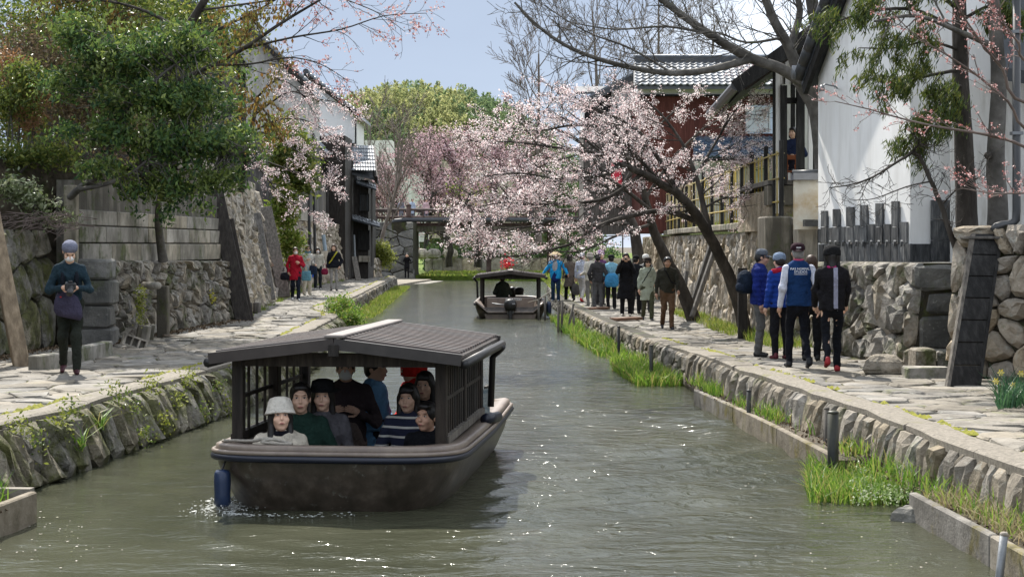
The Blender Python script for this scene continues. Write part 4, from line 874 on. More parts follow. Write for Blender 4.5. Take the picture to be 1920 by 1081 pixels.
for i, (px, Y, h, lab) in enumerate(((745, 132, 7.0, 'mauve cherry tree over the left end of the bridge'), (800, 126, 7.6, 'mauve cherry tree behind the middle of the bridge'), (862, 130, 8.2, 'pink-mauve cherry tree right of the bridge middle'), (925, 122, 7.5, 'mauve cherry tree partly behind the near blossom'), (985, 128, 7.5, 'far cherry tree mostly hidden by the near blossom'), (830, 150, 9.0, 'farthest cherry tree below the bamboo hill'), (700, 150, 7.6, 'far pale cherry tree beyond the timber house'))):
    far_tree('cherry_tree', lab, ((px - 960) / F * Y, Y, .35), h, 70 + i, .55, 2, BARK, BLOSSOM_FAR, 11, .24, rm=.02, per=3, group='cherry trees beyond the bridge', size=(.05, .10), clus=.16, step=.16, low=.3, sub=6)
m = MB(); m.box(P(742, 350, 175) + Vector((0, 0, -2)), (7, 4, 8)); ob = m.build('distant_house', GREY_WALL); tag(ob, 'pale distant house wall glimpsed behind the far cherries', 'house')
m = MB(); m.box(P(690, 360, 190), (6, 4, 12)); ob = m.build('distant_house', GREY_WALL); tag(ob, 'grey distant block glimpsed between the timber house and bare trees', 'house')
m = MB(); m.box(P(880, 375, 190), (12, 4, 9)); ob = m.build('distant_house', CONC_LIGHT); tag(ob, 'low distant pale building behind the mauve cherry trees', 'house')

# ------------------------------------------------------------------ the flowering cherries on the right path
def lift(C):
    z = C[:, 2]; return C[z > 1.95 + .25 * NR.random(len(C))]
def cherry_right():
    t = thing('cherry_tree', 'big flowering cherry leaning over the canal from the right path', 'tree', tuple(P(1396, 630, 34)), group='cherries on the right path'); T = Tree(101)
    def PL(*q): return [P(*a) for a in q]
    tr = T.limb(PL((1399, 634, 34), (1390, 590, 34), (1370, 525, 33.8), (1340, 460, 33.5), (1305, 402, 33), (1275, 367, 32.6), (1240, 345, 32.2), (1205, 325, 31.8), (1160, 309, 31.3)), .165, .06, 10, .006)
    lm = [T.limb(PL((1160, 309, 31.3), (1120, 288, 31), (1045, 277, 30.8), (960, 266, 30.4), (900, 268, 30)), .05, .008),
          T.limb(PL((1160, 309, 31.3), (1140, 326, 31), (1100, 332, 30.6), (1050, 336, 30.2), (980, 325, 29.8), (910, 330, 29.6)), .045, .008),
          T.limb(PL((1318, 420, 33.3), (1250, 396, 32.6), (1180, 405, 32), (1120, 425, 31.5), (1075, 455, 31.2), (1046, 464, 31), (985, 478, 30.6), (925, 482, 30.2)), .07, .008),
          T.limb(PL((1205, 325, 31.8), (1140, 370, 31.4), (1070, 381, 31), (1000, 383, 30.7), (940, 380, 30.3), (870, 395, 30)), .045, .008),
          T.limb(PL((1335, 455, 33.5), (1320, 390, 33.6), (1305, 330, 33.8), (1280, 270, 34), (1240, 215, 34), (1200, 180, 34)), .08, .01),
          T.limb(PL((1305, 330, 33.8), (1340, 270, 34.2), (1370, 220, 34.6), (1400, 180, 35)), .04, .008),
          T.limb(PL((1275, 367, 32.6), (1230, 290, 32.4), (1190, 240, 32.2), (1120, 205, 32), (1080, 185, 31.8)), .06, .008),
          T.limb(PL((1240, 345, 32.2), (1150, 250, 31.8), (1080, 235, 31.5), (1010, 245, 31.2), (950, 240, 31)), .05, .008),
          T.limb(PL((1320, 390, 33.6), (1360, 370, 34), (1395, 372, 34.4), (1425, 385, 34.8)), .03, .006),
          T.limb(PL((1340, 300, 34.0), (1385, 300, 34.6), (1420, 320, 35)), .025, .006),
          T.limb(PL((1120, 425, 31.5), (1060, 410, 31.2), (990, 425, 30.8), (930, 430, 30.5), (880, 445, 30)), .03, .006)]
    for b in lm: T.sprout(b, 14, 1.1, 2, .12, 1.0, (.35, 1.0), bias=(0, 0, .03), grow=(0, 0, .1), rmax=.02, seg=4, wob=.15, sub=4, shr=.52, flat=.5)
    T.sprout(tr, 16, 1.1, 2, .45, 1.0, (.5, 1.1), rmax=.025, seg=4, sub=4)
    T.wood('trunk', BARK, t, .0045)
    C = lift(T.along(.055, .012)); C = C[NR.random(len(C)) < .85]; spray('crown', clusters(C, 7, .026), .008, .0175, BLOSSOM, t, .85)
    t2 = thing('cherry_tree', 'second flowering cherry with slanting trunk beside the warm wall', 'tree', tuple(P(1297, 598, 41)), group='cherries on the right path'); T = Tree(102)
    tr = T.limb(PL((1302, 606, 41), (1280, 545, 41), (1247, 480, 40.8), (1222, 420, 40.5), (1211, 370, 40.2), (1195, 300, 40)), .2, .07, 10, .01)
    lm = [T.limb(PL((1195, 300, 40), (1170, 240, 39.8), (1150, 180, 39.5)), .06, .01), T.limb(PL((1195, 300, 40), (1230, 240, 40), (1290, 190, 40.2)), .05, .01), T.limb(PL((1215, 390, 40.2), (1150, 340, 39.5), (1090, 320, 39), (1030, 330, 38.5)), .06, .01),
          T.limb(PL((1211, 370, 40.2), (1260, 300, 40.5), (1320, 240, 41), (1370, 215, 41.5)), .05, .01), T.limb(PL((1222, 420, 40.5), (1160, 440, 39.5), (1090, 470, 39), (1030, 470, 38.6)), .05, .01), T.limb(PL((1195, 300, 40), (1120, 280, 39.5), (1060, 220, 39.2)), .05, .01)]
    for b in lm: T.sprout(b, 7, 1.1, 2, .15, 1.0, (.4, 1.0), grow=(0, 0, .1), rmax=.022, seg=4, wob=.17, sub=4, shr=.5, flat=.6)
    T.wood('trunk', BARK, t2, .005); C = lift(T.along(.07, .014)); spray('crown', clusters(C, 6, .03), .010, .021, BLOSSOM, t2, .85)
    t3 = thing('cherry_tree', 'third cherry trunk standing behind the crowd on the right path', 'tree', tuple(P(1200, 520, 52)), group='cherries on the right path'); T = Tree(103)
    tr = T.limb(PL((1203, 555, 52), (1196, 480, 52), (1186, 420, 52), (1160, 360, 52), (1120, 310, 52)), .26, .08, 10, .01)
    lm = [T.limb(PL((1160, 360, 52), (1080, 330, 51), (1000, 320, 50.5), (930, 330, 50)), .07, .01), T.limb(PL((1120, 310, 52), (1080, 260, 52), (1020, 235, 52), (970, 225, 52)), .06, .01), T.limb(PL((1186, 420, 52), (1120, 420, 51), (1040, 430, 50), (960, 440, 49.5), (890, 450, 49)), .06, .01), T.limb(PL((1160, 360, 52), (1190, 300, 52.5), (1180, 240, 53)), .06, .01)]
    for b in lm: T.sprout(b, 6, 1.5, 2, .15, 1.0, (.4, 1.0), grow=(0, 0, .08), rmax=.025, seg=4, wob=.17, sub=4, shr=.5, flat=.6)
    T.wood('trunk', BARK, t3, .007); C = lift(T.along(.14, .02)); spray('crown', clusters(C, 4, .05), .025, .05, BLOSSOM, t3, .85)
cherry_right()
def cherry_left():
    t = thing('cherry_tree', 'flowering cherry reaching over the left path from behind the shed', 'tree', tuple(P(470, 345, 42))); T = Tree(111)
    def PL(*q): return [P(*a) for a in q]
    tr = T.limb([P(452, 360, 42.5), P(462, 300, 42.4), P(472, 240, 42.2), P(485, 180, 42)], .09, .05, 8)
    lm = [T.limb(PL((466, 262, 42.3), (487, 248, 41.5), (523, 260, 41), (547, 277, 40.6), (580, 293, 40.2), (632, 303, 39.8)), .035, .006), T.limb(PL((464, 300, 42.3), (485, 315, 41.5), (523, 360, 41), (563, 387, 40.6), (612, 408, 40)), .03, .006),
          T.limb(PL((478, 215, 42), (540, 173, 41.2), (580, 183, 40.8), (630, 192, 40.4), (670, 208, 40)), .03, .006), T.limb(PL((470, 250, 42.2), (520, 225, 41.5), (570, 225, 41), (615, 250, 40.5), (640, 275, 40)), .03, .006), T.limb(PL((466, 290, 42.3), (520, 310, 41.2), (575, 330, 40.6), (625, 350, 40)), .03, .006), T.limb(PL((485, 180, 42), (520, 150, 41.5), (560, 170, 41), (600, 230, 40.6)), .03, .006)]
    for b in lm: T.sprout(b, 18, .7, 1, .12, 1.0, (.35, 1.0), bias=(0, 0, -.05), rmax=.012, seg=4, wob=.16, sub=4, shr=.5)
    T.wood('trunk', BARK, t, .005); C = T.along(.06, .012); spray('crown', clusters(C, 6, .03), .011, .022, BLOSSOM, t, .85)
cherry_left()

# ------------------------------------------------------------------ left bank planting
def crown_pts(ells, n, shell=.55):
    """clump centres inside px-defined ellipsoids: (px, py, Y, rx, ry, rz) with radii in metres"""
    C = []; w = [e[3] * e[4] * e[5] for e in ells]; 
    for _ in range(n):
        e = RNG.choices(ells, w)[0]; d = Vector((RNG.gauss(0, 1), RNG.gauss(0, 1), RNG.gauss(0, 1))).normalized() * (shell + (1 - shell) * RNG.random()) ; c = P(e[0], e[1], e[2]); C.append((c.x + d.x * e[3], c.y + d.y * e[4], c.z + d.z * e[5]))
    return np.array(C)
def twigs_to(T, root_pts, C, r=.012, frac=.4):
    for c in C:
        if RNG.random() > frac: continue
        c = Vector(c); b = min(root_pts, key=lambda q: (q - c).length); m_ = b.lerp(c, .5) + Vector((RNG.gauss(0, .08), RNG.gauss(0, .08), RNG.gauss(0, .08))); T.br.append(([b, m_, c], [r, r * .7, r * .3], 4))
def camellia():
    t = thing('camellia_tree', 'glossy dark green evergreen tree overhanging the left concrete wall', 'tree', tuple(P(95, 416, 27.4))); T = Tree(121)
    def PL(*q): return [P(*a) for a in q]
    lm = [T.limb(PL((92, 418, 27.4), (135, 365, 26.6), (172, 338, 26.1), (196, 310, 26.1), (205, 260, 26.2), (212, 190, 26.3), (230, 110, 26.4)), .075, .02, 8, .01), T.limb(PL((150, 355, 26.1), (200, 345, 25.9), (245, 325, 25.8), (290, 290, 25.7), (350, 250, 25.6)), .04, .015),
          T.limb(PL((306, 490, 31), (299, 440, 30.8), (297, 395, 30.2), (308, 330, 28.8), (330, 250, 27.4), (350, 160, 26.5)), .10, .025, 8), T.limb(PL((330, 250, 26.5), (390, 260, 26), (440, 290, 25.6), (470, 270, 25.4)), .035, .012), T.limb(PL((205, 250, 26.2), (260, 180, 26), (330, 120, 26), (390, 90, 26)), .035, .012)]
    ells = [(220, 110, 26.3, .8, .8, .38), (330, 90, 26.3, .75, .8, .33), (270, 185, 26.2, .9, .8, .32), (370, 190, 26.1, .75, .8, .3), (180, 245, 26, .65, .7, .2), (330, 270, 26, .9, .8, .3), (430, 262, 25.7, .45, .7, .28), (410, 335, 25.9, .5, .7, .25), (300, 350, 26.2, .7, .7, .25), (200, 315, 25.9, .55, .6, .14), (120, 160, 26.2, .5, .5, .25), (310, 405, 26.4, .25, .3, .16), (365, 385, 26.2, .3, .3, .14), (140, 60, 26.5, .6, .6, .3)]
    C = crown_pts(ells, 900, .4); C = np.where(NR.random((len(C), 1)) < .12, C + NR.normal(scale=.22, size=C.shape), C); C = C[(C[:, 2] > 2.75)]; rp2 = [p for b in lm for p in b[0]]; twigs_to(T, rp2, C, .012, .5)
    T.wood('trunk', BARK_GREY, t, .004)
    k = NR.random(len(C)) < .42
    for nm, CC, mt in (('crown', C[~k], L_CAM), ('young_leaves', C[k], L_YOUNG)):
        L = clusters(CC, 24, .085); L = L[L[:, 2] > 2.5]; d = np.tile([[0.1, -.35, -.75]], (len(L), 1)); spray(nm, L, .034, .068, mt, t, .42, d, .45)
camellia()
def autumn():
    t = thing('autumn_leaved_tree', 'tree with hanging orange and olive leaves at upper left', 'tree', tuple(P(262, 310, 29.4))); T = Tree(131)
    def PL(*q): return [P(*a) for a in q]
    tr = T.limb(PL((262, 318, 29.4), (290, 200, 29.2), (330, 90, 29), (372, 20, 28.8), (420, -60, 28.6)), .12, .06, 8)
    lm = [T.limb(PL((300, 165, 29.1), (360, 140, 28.6), (450, 95, 28.2), (525, 45, 27.9), (600, 0, 27.6), (650, -30, 27.4)), .06, .012), T.limb(PL((455, 92, 28.2), (550, 70, 27.9), (640, 55, 27.6), (720, 30, 27.3), (800, 25, 27)), .025, .005), T.limb(PL((400, 122, 28.4), (470, 120, 28), (540, 108, 27.8), (600, 120, 27.5), (650, 150, 27.3)), .025, .005),
          T.limb(PL((330, 90, 29), (420, 50, 28.6), (500, 10, 28.3), (560, -30, 28)), .035, .01), T.limb(PL((372, 20, 28.8), (480, 5, 28.2), (600, -10, 27.8), (700, 20, 27.5), (760, 60, 27.2)), .025, .004), T.limb(PL((380, 135, 28.5), (430, 170, 28.2), (480, 190, 28), (510, 230, 27.9)), .02, .006), T.limb(PL((345, 60, 29), (270, 20, 29), (180, 0, 29), (100, 10, 29)), .04, .01)]
    for b in lm: T.sprout(b, 14, .75, 1, .2, 1.0, (.35, .9), grow=(0, 0, -.05), rmax=.012, seg=4, wob=.15, sub=3, shr=.55)
    T.wood('trunk', BARK, t, .0035)
    C = T.along(.06, .03); k = (C[:, 0] / C[:, 1] * F + 960); keep = (k < 560 - 60 * NR.random(len(C))) ; A = C[keep]; A = A[NR.random(len(A)) < .9]
    L = clusters(A, 4, .06); L[:, 2] -= .04; d = np.tile([[0, -.1, -1.0]], (len(L), 1)); spray('crown', L, .035, .06, L_ORANGE, t, .45, d, .6)
    B = C[~keep]; B = B[NR.random(len(B)) < .5]; tag(spray('buds', clusters(B, 4, .03), .014, .028, BUD, t, .8), kind='stuff')
autumn()
def shrub(name, label, ells, n, per, size, mat, base, seed, rad=.12, dirs=None, mix=0, asp=.45, wood=BARK_GREY, cat='shrub', group=None, frac=.35, shell=.3):
    t = thing(name, label, cat, base, group=group); T = Tree(seed); C = crown_pts(ells, n, shell); b = Vector(base); cs = [P(*e[:3]) for e in ells]; lims = []
    for c in cs: lims.append(T.limb([b + Vector((RNG.gauss(0, .08), RNG.gauss(0, .08), -.05)), b.lerp(c, .5) + Vector((RNG.gauss(0, .12), 0, 0)), c], .03, .01, 6))
    twigs_to(T, [p for l in lims for p in l[0]], C, .008, frac); T.wood('trunk', wood, t, .003)
    L = clusters(C, per, rad); d = np.tile([dirs], (len(L), 1)) if dirs else None; spray('crown', L, size[0], size[1], mat, t, asp, d, mix); return t
shrub('evergreen_tree', 'dense olive green tree filling the upper left corner', [(60, 50, 30, 1.5, 1, 1.1), (200, 0, 30, 1.6, 1, .9), (350, 40, 31.5, 1.4, 1, 1.0), (20, 180, 30, 1.2, 1, .8), (150, 130, 31.5, 1.5, 1, 1.2), (330, 150, 32, 1.6, .8, 1.3), (-20, 130, 31.5, 1.3, .8, 1.6), (10, 250, 31, .9, .6, .5)], 600, 46, (.035, .065), L_GREEN, tuple(P(60, 330, 31)), 141, .2, cat='tree')
shrub('brown_vine_tangle', 'brown dry vine tangle hanging behind the camellia', [(165, 200, 28.5, .8, .6, .8), (100, 130, 28.8, .8, .6, .7), (220, 250, 28.4, .6, .5, .6), (40, 110, 29, .7, .5, .8)], 320, 34, (.025, .05), L_BROWN, tuple(P(160, 318, 28.5)), 142, .14, cat='shrub', wood=TWIG_PALE, frac=.9)
shrub('rust_leaved_shrub', 'shrub with rust orange leaves at the left edge', [(50, 215, 27.6, .4, .4, .3), (15, 125, 27.8, .3, .4, .35), (60, 175, 27.7, .3, .3, .3)], 90, 26, (.02, .04), L_RUST, tuple(P(40, 318, 27.6)), 143, .09)
shrub('green_shrub', 'bright green shrub at the left edge below the rust leaves', [(15, 190, 27.2, .45, .4, .3), (50, 145, 27.4, .5, .4, .25), (30, 290, 27.2, .6, .4, .16), (110, 290, 27.2, .7, .4, .14)], 150, 30, (.03, .055), L_GREEN, tuple(P(20, 318, 27.2)), 144, .1)
shrub('ledge_shrub', 'small pale-leaved plant on the ledge above the mossy wall', [(25, 355, 25.6, .38, .3, .22), (70, 375, 25.5, .35, .3, .16), (110, 410, 25.6, .4, .3, .07)], 80, 16, (.03, .055), leafm('leaf_pale', [(.05, .08, .02), (.12, .16, .05), (.26, .30, .16), (.36, .38, .26)], .3, .3, .6), tuple(P(60, 415, 25.7)), 145, .07)
shrub('hanging_evergreen', 'green shrub hanging in the gap past the tall sunlit wall', [(540, 290, 54, .8, .6, .9), (560, 330, 54, .7, .6, .6), (535, 245, 55, .6, .6, .6)], 160, 36, (.06, .12), L_GREEN, tuple(P(545, 400, 55)), 146, .2)
shrub('yellow_green_shrub', 'yellow-green shrub at the foot of the lane gap', [(535, 400, 53.5, .45, .4, .6), (545, 460, 53.5, .4, .4, .5), (532, 360, 53.5, .3, .4, .5)], 110, 34, (.05, .09), GRASS, tuple(P(540, 540, 53.5)), 147, .15)
shrub('wall_shrub', 'rounded pale green shrub on the low wall by the abutment', [(708, 470, 86, .75, .5, .45), (690, 478, 86, .5, .4, .3), (722, 485, 86, .5, .4, .4)], 160, 26, (.05, .09), FERN, tuple(P(705, 492, 86)), 148, .14)
shrub('bank_bush', 'bushy bright green plant at the corner of the left quay', [(645, 582, 39.5, .42, .4, .26), (655, 600, 38.8, .35, .35, .2), (632, 575, 40, .3, .3, .22)], 170, 24, (.025, .05), IRIS, tuple(G(645, 608, .05)), 149, .09)
# dry twigs and roots spilling over the ledge
T = Tree(150)
for i in range(70):
    q = P(RNG.uniform(0, 150), RNG.uniform(395, 425), 25.3); T.br.append(([q, q + Vector((RNG.gauss(0, .2), -.12, -.05)), q + Vector((RNG.gauss(0, .3), -.22, -.28 * RNG.random()))], [.008, .006, .003], 4))
o = T.wood('dry_twigs', TWIG_PALE, None, .004); tag(o, 'dry twigs and roots trailing over the mossy wall edge', 'twigs', kind='stuff')
# ------------------------------------------------------------------ right bank trees
def zelkova():
    t = thing('bare_tree', 'big bare tree spreading its limbs over the tea house roof', 'tree', (5.8, 29.4, 2.05)); T = Tree(161)
    def PL(*q): return [P(*a) for a in q]
    tr = T.limb([(5.85, 29.4, 2.0), (5.8, 29.4, 3.4), P(1540, 215, 29.4), P(1518, 168, 29.4), P(1500, 140, 29.3)], .26, .19, 12)
    lm = [T.limb(PL((1508, 155, 29.3), (1460, 127, 29.1), (1400, 106, 28.9), (1330, 64, 28.6), (1270, 22, 28.4), (1210, -25, 28)), .125, .05, 10), T.limb(PL((1410, 110, 28.9), (1330, 131, 28.6), (1260, 137, 28.3), (1190, 128, 28), (1120, 110, 27.7), (1060, 85, 27.4), (1010, 50, 27.2), (965, 5, 27)), .075, .02), T.limb(PL((1500, 145, 29.3), (1480, 90, 29.2), (1452, 40, 29), (1425, -30, 28.8)), .12, .07), T.limb(PL((1510, 150, 29.3), (1532, 80, 29.2), (1522, 0, 29), (1515, -40, 29)), .14, .1), T.limb(PL((1480, 90, 29.2), (1500, 20, 29.5), (1480, -40, 29.5)), .08, .05),
          T.limb(PL((1470, 70, 29.1), (1400, 80, 28.6), (1340, 60, 28.2), (1280, 70, 28)), .03, .01), T.limb(PL((1330, 64, 28.6), (1250, 50, 28.2), (1150, 55, 27.8), (1060, 40, 27.5)), .03, .008), T.limb(PL((1525, 60, 29), (1600, 75, 28.2), (1660, 85, 27.6), (1720, 70, 27)), .04, .015), T.limb(PL((1260, 137, 28.3), (1180, 90, 28), (1100, 60, 27.6), (1020, 10, 27.3)), .025, .008)]
    for b in lm: T.sprout(b, 14, 1.2, 2, .15, 1.0, (.4, 1.0), grow=(0, 0, .15), rmax=.018, seg=5, wob=.14, sub=3, shr=.55)
    T.wood('trunk', BARK_GREY, t, .0045)
zelkova()
def cedar():
    t = thing('cedar_tree', 'dark cedar with drooping sprays in front of the storehouse end', 'tree', tuple(P(1812, 492, 21.6))); T = Tree(171)
    tr = T.limb([P(1816, 497, 21.6), P(1812, 400, 21.6), P(1806, 250, 21.6), P(1800, 100, 21.6), P(1797, -60, 21.6), P(1793, -320, 21.6), P(1790, -600, 21.6)], .175, .05, 12, .004)
    def PL(*q): return [P(*a) for a in q]
    lm = [T.limb(PL((1800, 60, 21.6), (1720, 20, 21.2), (1640, 20, 20.9), (1570, 40, 20.6)), .035, .01), T.limb(PL((1802, 130, 21.6), (1750, 140, 21.3), (1700, 150, 21), (1650, 140, 20.8)), .03, .008), T.limb(PL((1800, 20, 21.6), (1740, -20, 21.2), (1660, -30, 21), (1600, 0, 20.8)), .035, .01), T.limb(PL((1805, 190, 21.6), (1770, 200, 21.3), (1735, 230, 21.1), (1715, 260, 21)), .025, .006), T.limb(PL((1800, 40, 21.6), (1860, 10, 21.4), (1900, 30, 21.2)), .03, .01), T.limb(PL((1804, 160, 21.6), (1780, 170, 21.0), (1755, 210, 20.7)), .025, .006), T.limb(PL((1795, -220, 21.6), (1740, -240, 21.2), (1680, -200, 20.9)), .03, .008), T.limb(PL((1793, -330, 21.6), (1850, -350, 21.2), (1900, -310, 20.9)), .03, .008), T.limb(PL((1792, -440, 21.6), (1750, -470, 21.8), (1710, -440, 22)), .03, .008), T.limb(PL((1790, -590, 21.6), (1785, -700, 21.6)), .05, .01), T.limb(PL((1802, 95, 21.6), (1740, 78, 21.2), (1680, 90, 20.9), (1610, 90, 20.7)), .025, .006)]
    for b in lm: T.sprout(b, 12, .5, 1, .2, 1.0, (.4, 1.1), grow=(0, 0, -.7), rmax=.01, seg=4, wob=.1, sub=4, shr=.6)
    T.wood('trunk', BARK, t, .004)
    C = T.along(.022, .03); L = clusters(C, 4, .03); d = np.tile([[-.25, -.1, -1.0]], (len(L), 1)); spray('crown', L, .035, .075, NEEDLE, t, .14, d, .6)
cedar()
def grey_trunk():
    t = thing('grey_tree', 'smooth grey trunk beside the black downpipe', 'tree', tuple(P(1872, 430, 21.0))); T = Tree(172)
    T.limb([P(1868, 500, 21), P(1872, 400, 21), P(1866, 300, 21), P(1872, 180, 21), P(1868, 60, 21), P(1858, -60, 21), P(1850, -300, 21), P(1860, -560, 21)], .155, .05, 12, .004)
    b = T.limb([P(1870, 90, 21), P(1800, 60, 20.6), P(1720, 30, 20), P(1640, 40, 19.6)], .05, .015); T.sprout(b, 8, .5, 1, .3)
    for k in range(5): b = T.limb([P(1852, -150 - 80 * k, 21), P(1852 + (-1) ** k * 60, -210 - 80 * k, 21.2), P(1852 + (-1) ** k * 130, -290 - 80 * k, 21.4)], .05, .015); T.sprout(b, 7, .7, 1, .3)
    T.wood('trunk', BARK_GREY, t); T2 = Tree(173); part('knot', BARK, t, lambda m: m.lathe([(.001, .05), (.05, .03), (.06, 0), (.03, -.03)], P(1853, 292, 20.86), 8, Matrix.Rotation(1.2, 3, 'X')), True)
grey_trunk()
def small_bare():
    t = thing('small_bare_tree', 'small bent bare tree in front of the white storehouse wall', 'tree', tuple(P(1798, 482, 20.9))); T = Tree(174)
    def PL(*q): return [P(*a) for a in q]
    lm = [T.limb(PL((1800, 490, 20.9), (1783, 440, 20.9), (1765, 385, 20.9), (1748, 345, 20.9), (1728, 300, 20.9), (1712, 283, 20.9)), .045, .022, 8, .004), T.limb(PL((1714, 284, 20.9), (1680, 305, 20.7), (1640, 330, 20.5), (1600, 345, 20.3), (1555, 352, 20.1)), .022, .006), T.limb(PL((1712, 283, 20.9), (1722, 272, 20.8), (1732, 270, 20.7)), .02, .008), T.limb(PL((1745, 340, 20.9), (1700, 350, 20.6), (1640, 372, 20.3), (1600, 375, 20)), .012, .004), T.limb(PL((1765, 385, 20.9), (1800, 350, 20.8), (1840, 330, 20.7)), .012, .004)]
    for b in lm: T.sprout(b, 12, .42, 2, .15, 1.0, (.4, 1.1), grow=(0, 0, .1), rmax=.008, seg=4, wob=.2, sub=3, shr=.6)
    T.wood('trunk', BARK, t, .0028)
small_bare()
def bud_cherry():
    t = thing('budding_cherry', 'cherry branches with pink buds reaching in from the right edge', 'tree', (6.9, 15.2, 2.0)); T = Tree(175)
    def PL(*q): return [P(*a) for a in q]
    T.limb([(7.0, 15.2, 1.9), (6.8, 15.2, 3.0), (6.5, 15, 4.0), (6.2, 14.8, 5.5)], .13, .08, 10)
    lm = [T.limb([(6.85, 15.2, 2.6), tuple(P(1990, 330, 14.8)), *[tuple(q) for q in PL((1920, 275, 14.4), (1850, 253, 14.2), (1760, 238, 14), (1690, 222, 13.8), (1630, 205, 13.6), (1565, 190, 13.4))]], .02, .0035),
          T.limb([(6.6, 15, 3.6), *[tuple(q) for q in PL((1960, 250, 14.6), (1890, 190, 14.4), (1830, 140, 14.2), (1770, 100, 14), (1720, 70, 13.8), (1670, 20, 13.6))]], .018, .0035),
          T.limb([(6.6, 15, 3.4), *[tuple(q) for q in PL((1940, 200, 14.2), (1880, 130, 14), (1840, 80, 13.8), (1800, 20, 13.6), (1780, -20, 13.5))]], .02, .004),
          T.limb([(6.9, 15.2, 2.2), *[tuple(q) for q in PL((1980, 365, 14.6), (1920, 362, 14.3), (1860, 362, 14.1), (1800, 352, 14))]], .015, .003),
          T.limb([(6.5, 15, 3.9), *[tuple(q) for q in PL((1950, 120, 14.2), (1910, 80, 14), (1880, 40, 13.9), (1870, -10, 13.8))]], .02, .004)]
    for b in lm: T.sprout(b, 15, .38, 1, .3, 1.0, (.3, .9), bias=(-.2, 0, .25), grow=(0, 0, .2), rmax=.006, seg=4, wob=.13, sub=3, shr=.55)
    T.wood('trunk', TWIG_PALE, t, .0022)
    C = T.along(.055, .008); C = C[NR.random(len(C)) < .85]; tag(spray('buds', clusters(C, 6, .009), .005, .012, BUD, t, .8), kind='stuff')
bud_cherry()

# ------------------------------------------------------------------ irises, grass, ferns
def in_strip(line, y0, y1, o0, o1, n, z, s=-1):
    ln = Line(line); Yv = NR.uniform(y0, y1, n); O = NR.uniform(o0, o1, n); return np.array([(ln.x_at(y) + s * o, y, z) for y, o in zip(Yv, O)])
def stuff(o, label, cat): tag(o, label, cat, kind='stuff'); return o
def dens(B, sc, thr):
    k = np.sin(B[:, 1] * sc) + np.sin(B[:, 1] * sc * 2.3 + 1) + np.sin(B[:, 0] * 9) * .4 + NR.normal(scale=.5, size=len(B)); return B[k > thr]
stuff(blades('iris_bed', dens(in_strip(RQ, 30, 49, .05, .75, 8000, -.02), .9, -.4), .16, .36, .02, IRIS), 'bright green iris bed along the far right quay below the crowd', 'irises')
stuff(blades('iris_bed', in_strip(RQ, 26.2, 29.6, .05, .9, 2400, -.02), .15, .33, .02, IRIS), 'iris clump in the water left of the planter board', 'irises')
stuff(blades('iris_bed', dens(in_strip(RQ, 15.9, 25, .05, .36, 1500, .2), 1.7, .2), .10, .25, .014, IRIS), 'irises growing in the long planter against the quay', 'irises')
def patch(px0, px1, py0, py1, n, z):
    return np.array([tuple(G(RNG.uniform(px0, px1), RNG.uniform(py0, py1), z)) for _ in range(n)])
B = np.concatenate([patch(1515, 1700, 880, 950, 2200, -.02), patch(1600, 1730, 860, 940, 900, .02)]); stuff(blades('iris_bed', B, .12, .29, .013, IRIS), 'iris clump round the thick black post near the viewer', 'irises')
B = patch(1600, 1760, 890, 955, 420, .05); stuff(spray('cress_patch', clusters(B + [0, 0, .08], 5, .03), .008, .018, leafm('cress', [(.10, .17, .04), (.2, .3, .09), (.22, .3, .1), (.5, .53, .4)], .4), None, .7), 'small white-flowered cress growing among the near irises', 'cress')
stuff(blades('iris_bed', in_strip(RQ, 11.5, 15.3, .05, .38, 420, .2), .10, .26, .013, IRIS), 'irises in the near planter at the lower right', 'irises')
stuff(blades('dry_grass_patch', in_strip(RQ, 10, 13.2, .02, .42, 1500, .22), .06, .2, .007, GRASS_DRY, lean=.6), 'dry tangled grass in the near planter corner at lower right', 'grass')
stuff(blades('grass_strip', dens(in_strip(LQ, 41, 84, -.0, .95, 9000, .1, 1), .5, -.9), .06, .2, .02, GRASS), 'sunny grass strip below the far left quay', 'grass')
B = in_strip(LW, 37, 78, .0, .35, 3500, .6, 1); stuff(blades('grass_tufts', dens(B, .8, .0), .05, .2, .012, GRASS), 'grass tufts along the foot of the left walls', 'grass')
B = in_strip(RW, 25.5, 46, .0, .75, 6500, .36, -1); B[:, 2] = [z_right(y) + .02 for y in B[:, 1]]; stuff(blades('grass_verge', dens(B, .9, -.5), .06, .24, .014, GRASS), 'grassy verge at the foot of the warm wall beside the cherries', 'grass')
B = in_strip([(5.2, 30), (5.6, 58)], 31.5, 57, .25, 1.1, 5000, 2.8, 1); stuff(blades('grass_verge', B, .08, .26, .015, GRASS), 'grass behind the bamboo fence on top of the warm wall', 'grass')
B = np.array([(RNG.uniform(-6, 8), RNG.uniform(104, 119), .32) for _ in range(7000)]); stuff(blades('lawn_grass', B, .08, .25, .05, GRASS), 'bright lawn grass by the canal bend under the bridge', 'grass')
B = np.array([(RNG.uniform(1.7, 5), RNG.uniform(58, 98), .37) for _ in range(4000)]); stuff(blades('lawn_grass', B, .05, .2, .03, GRASS), 'lawn grass behind the moored boat on the right bank', 'grass')
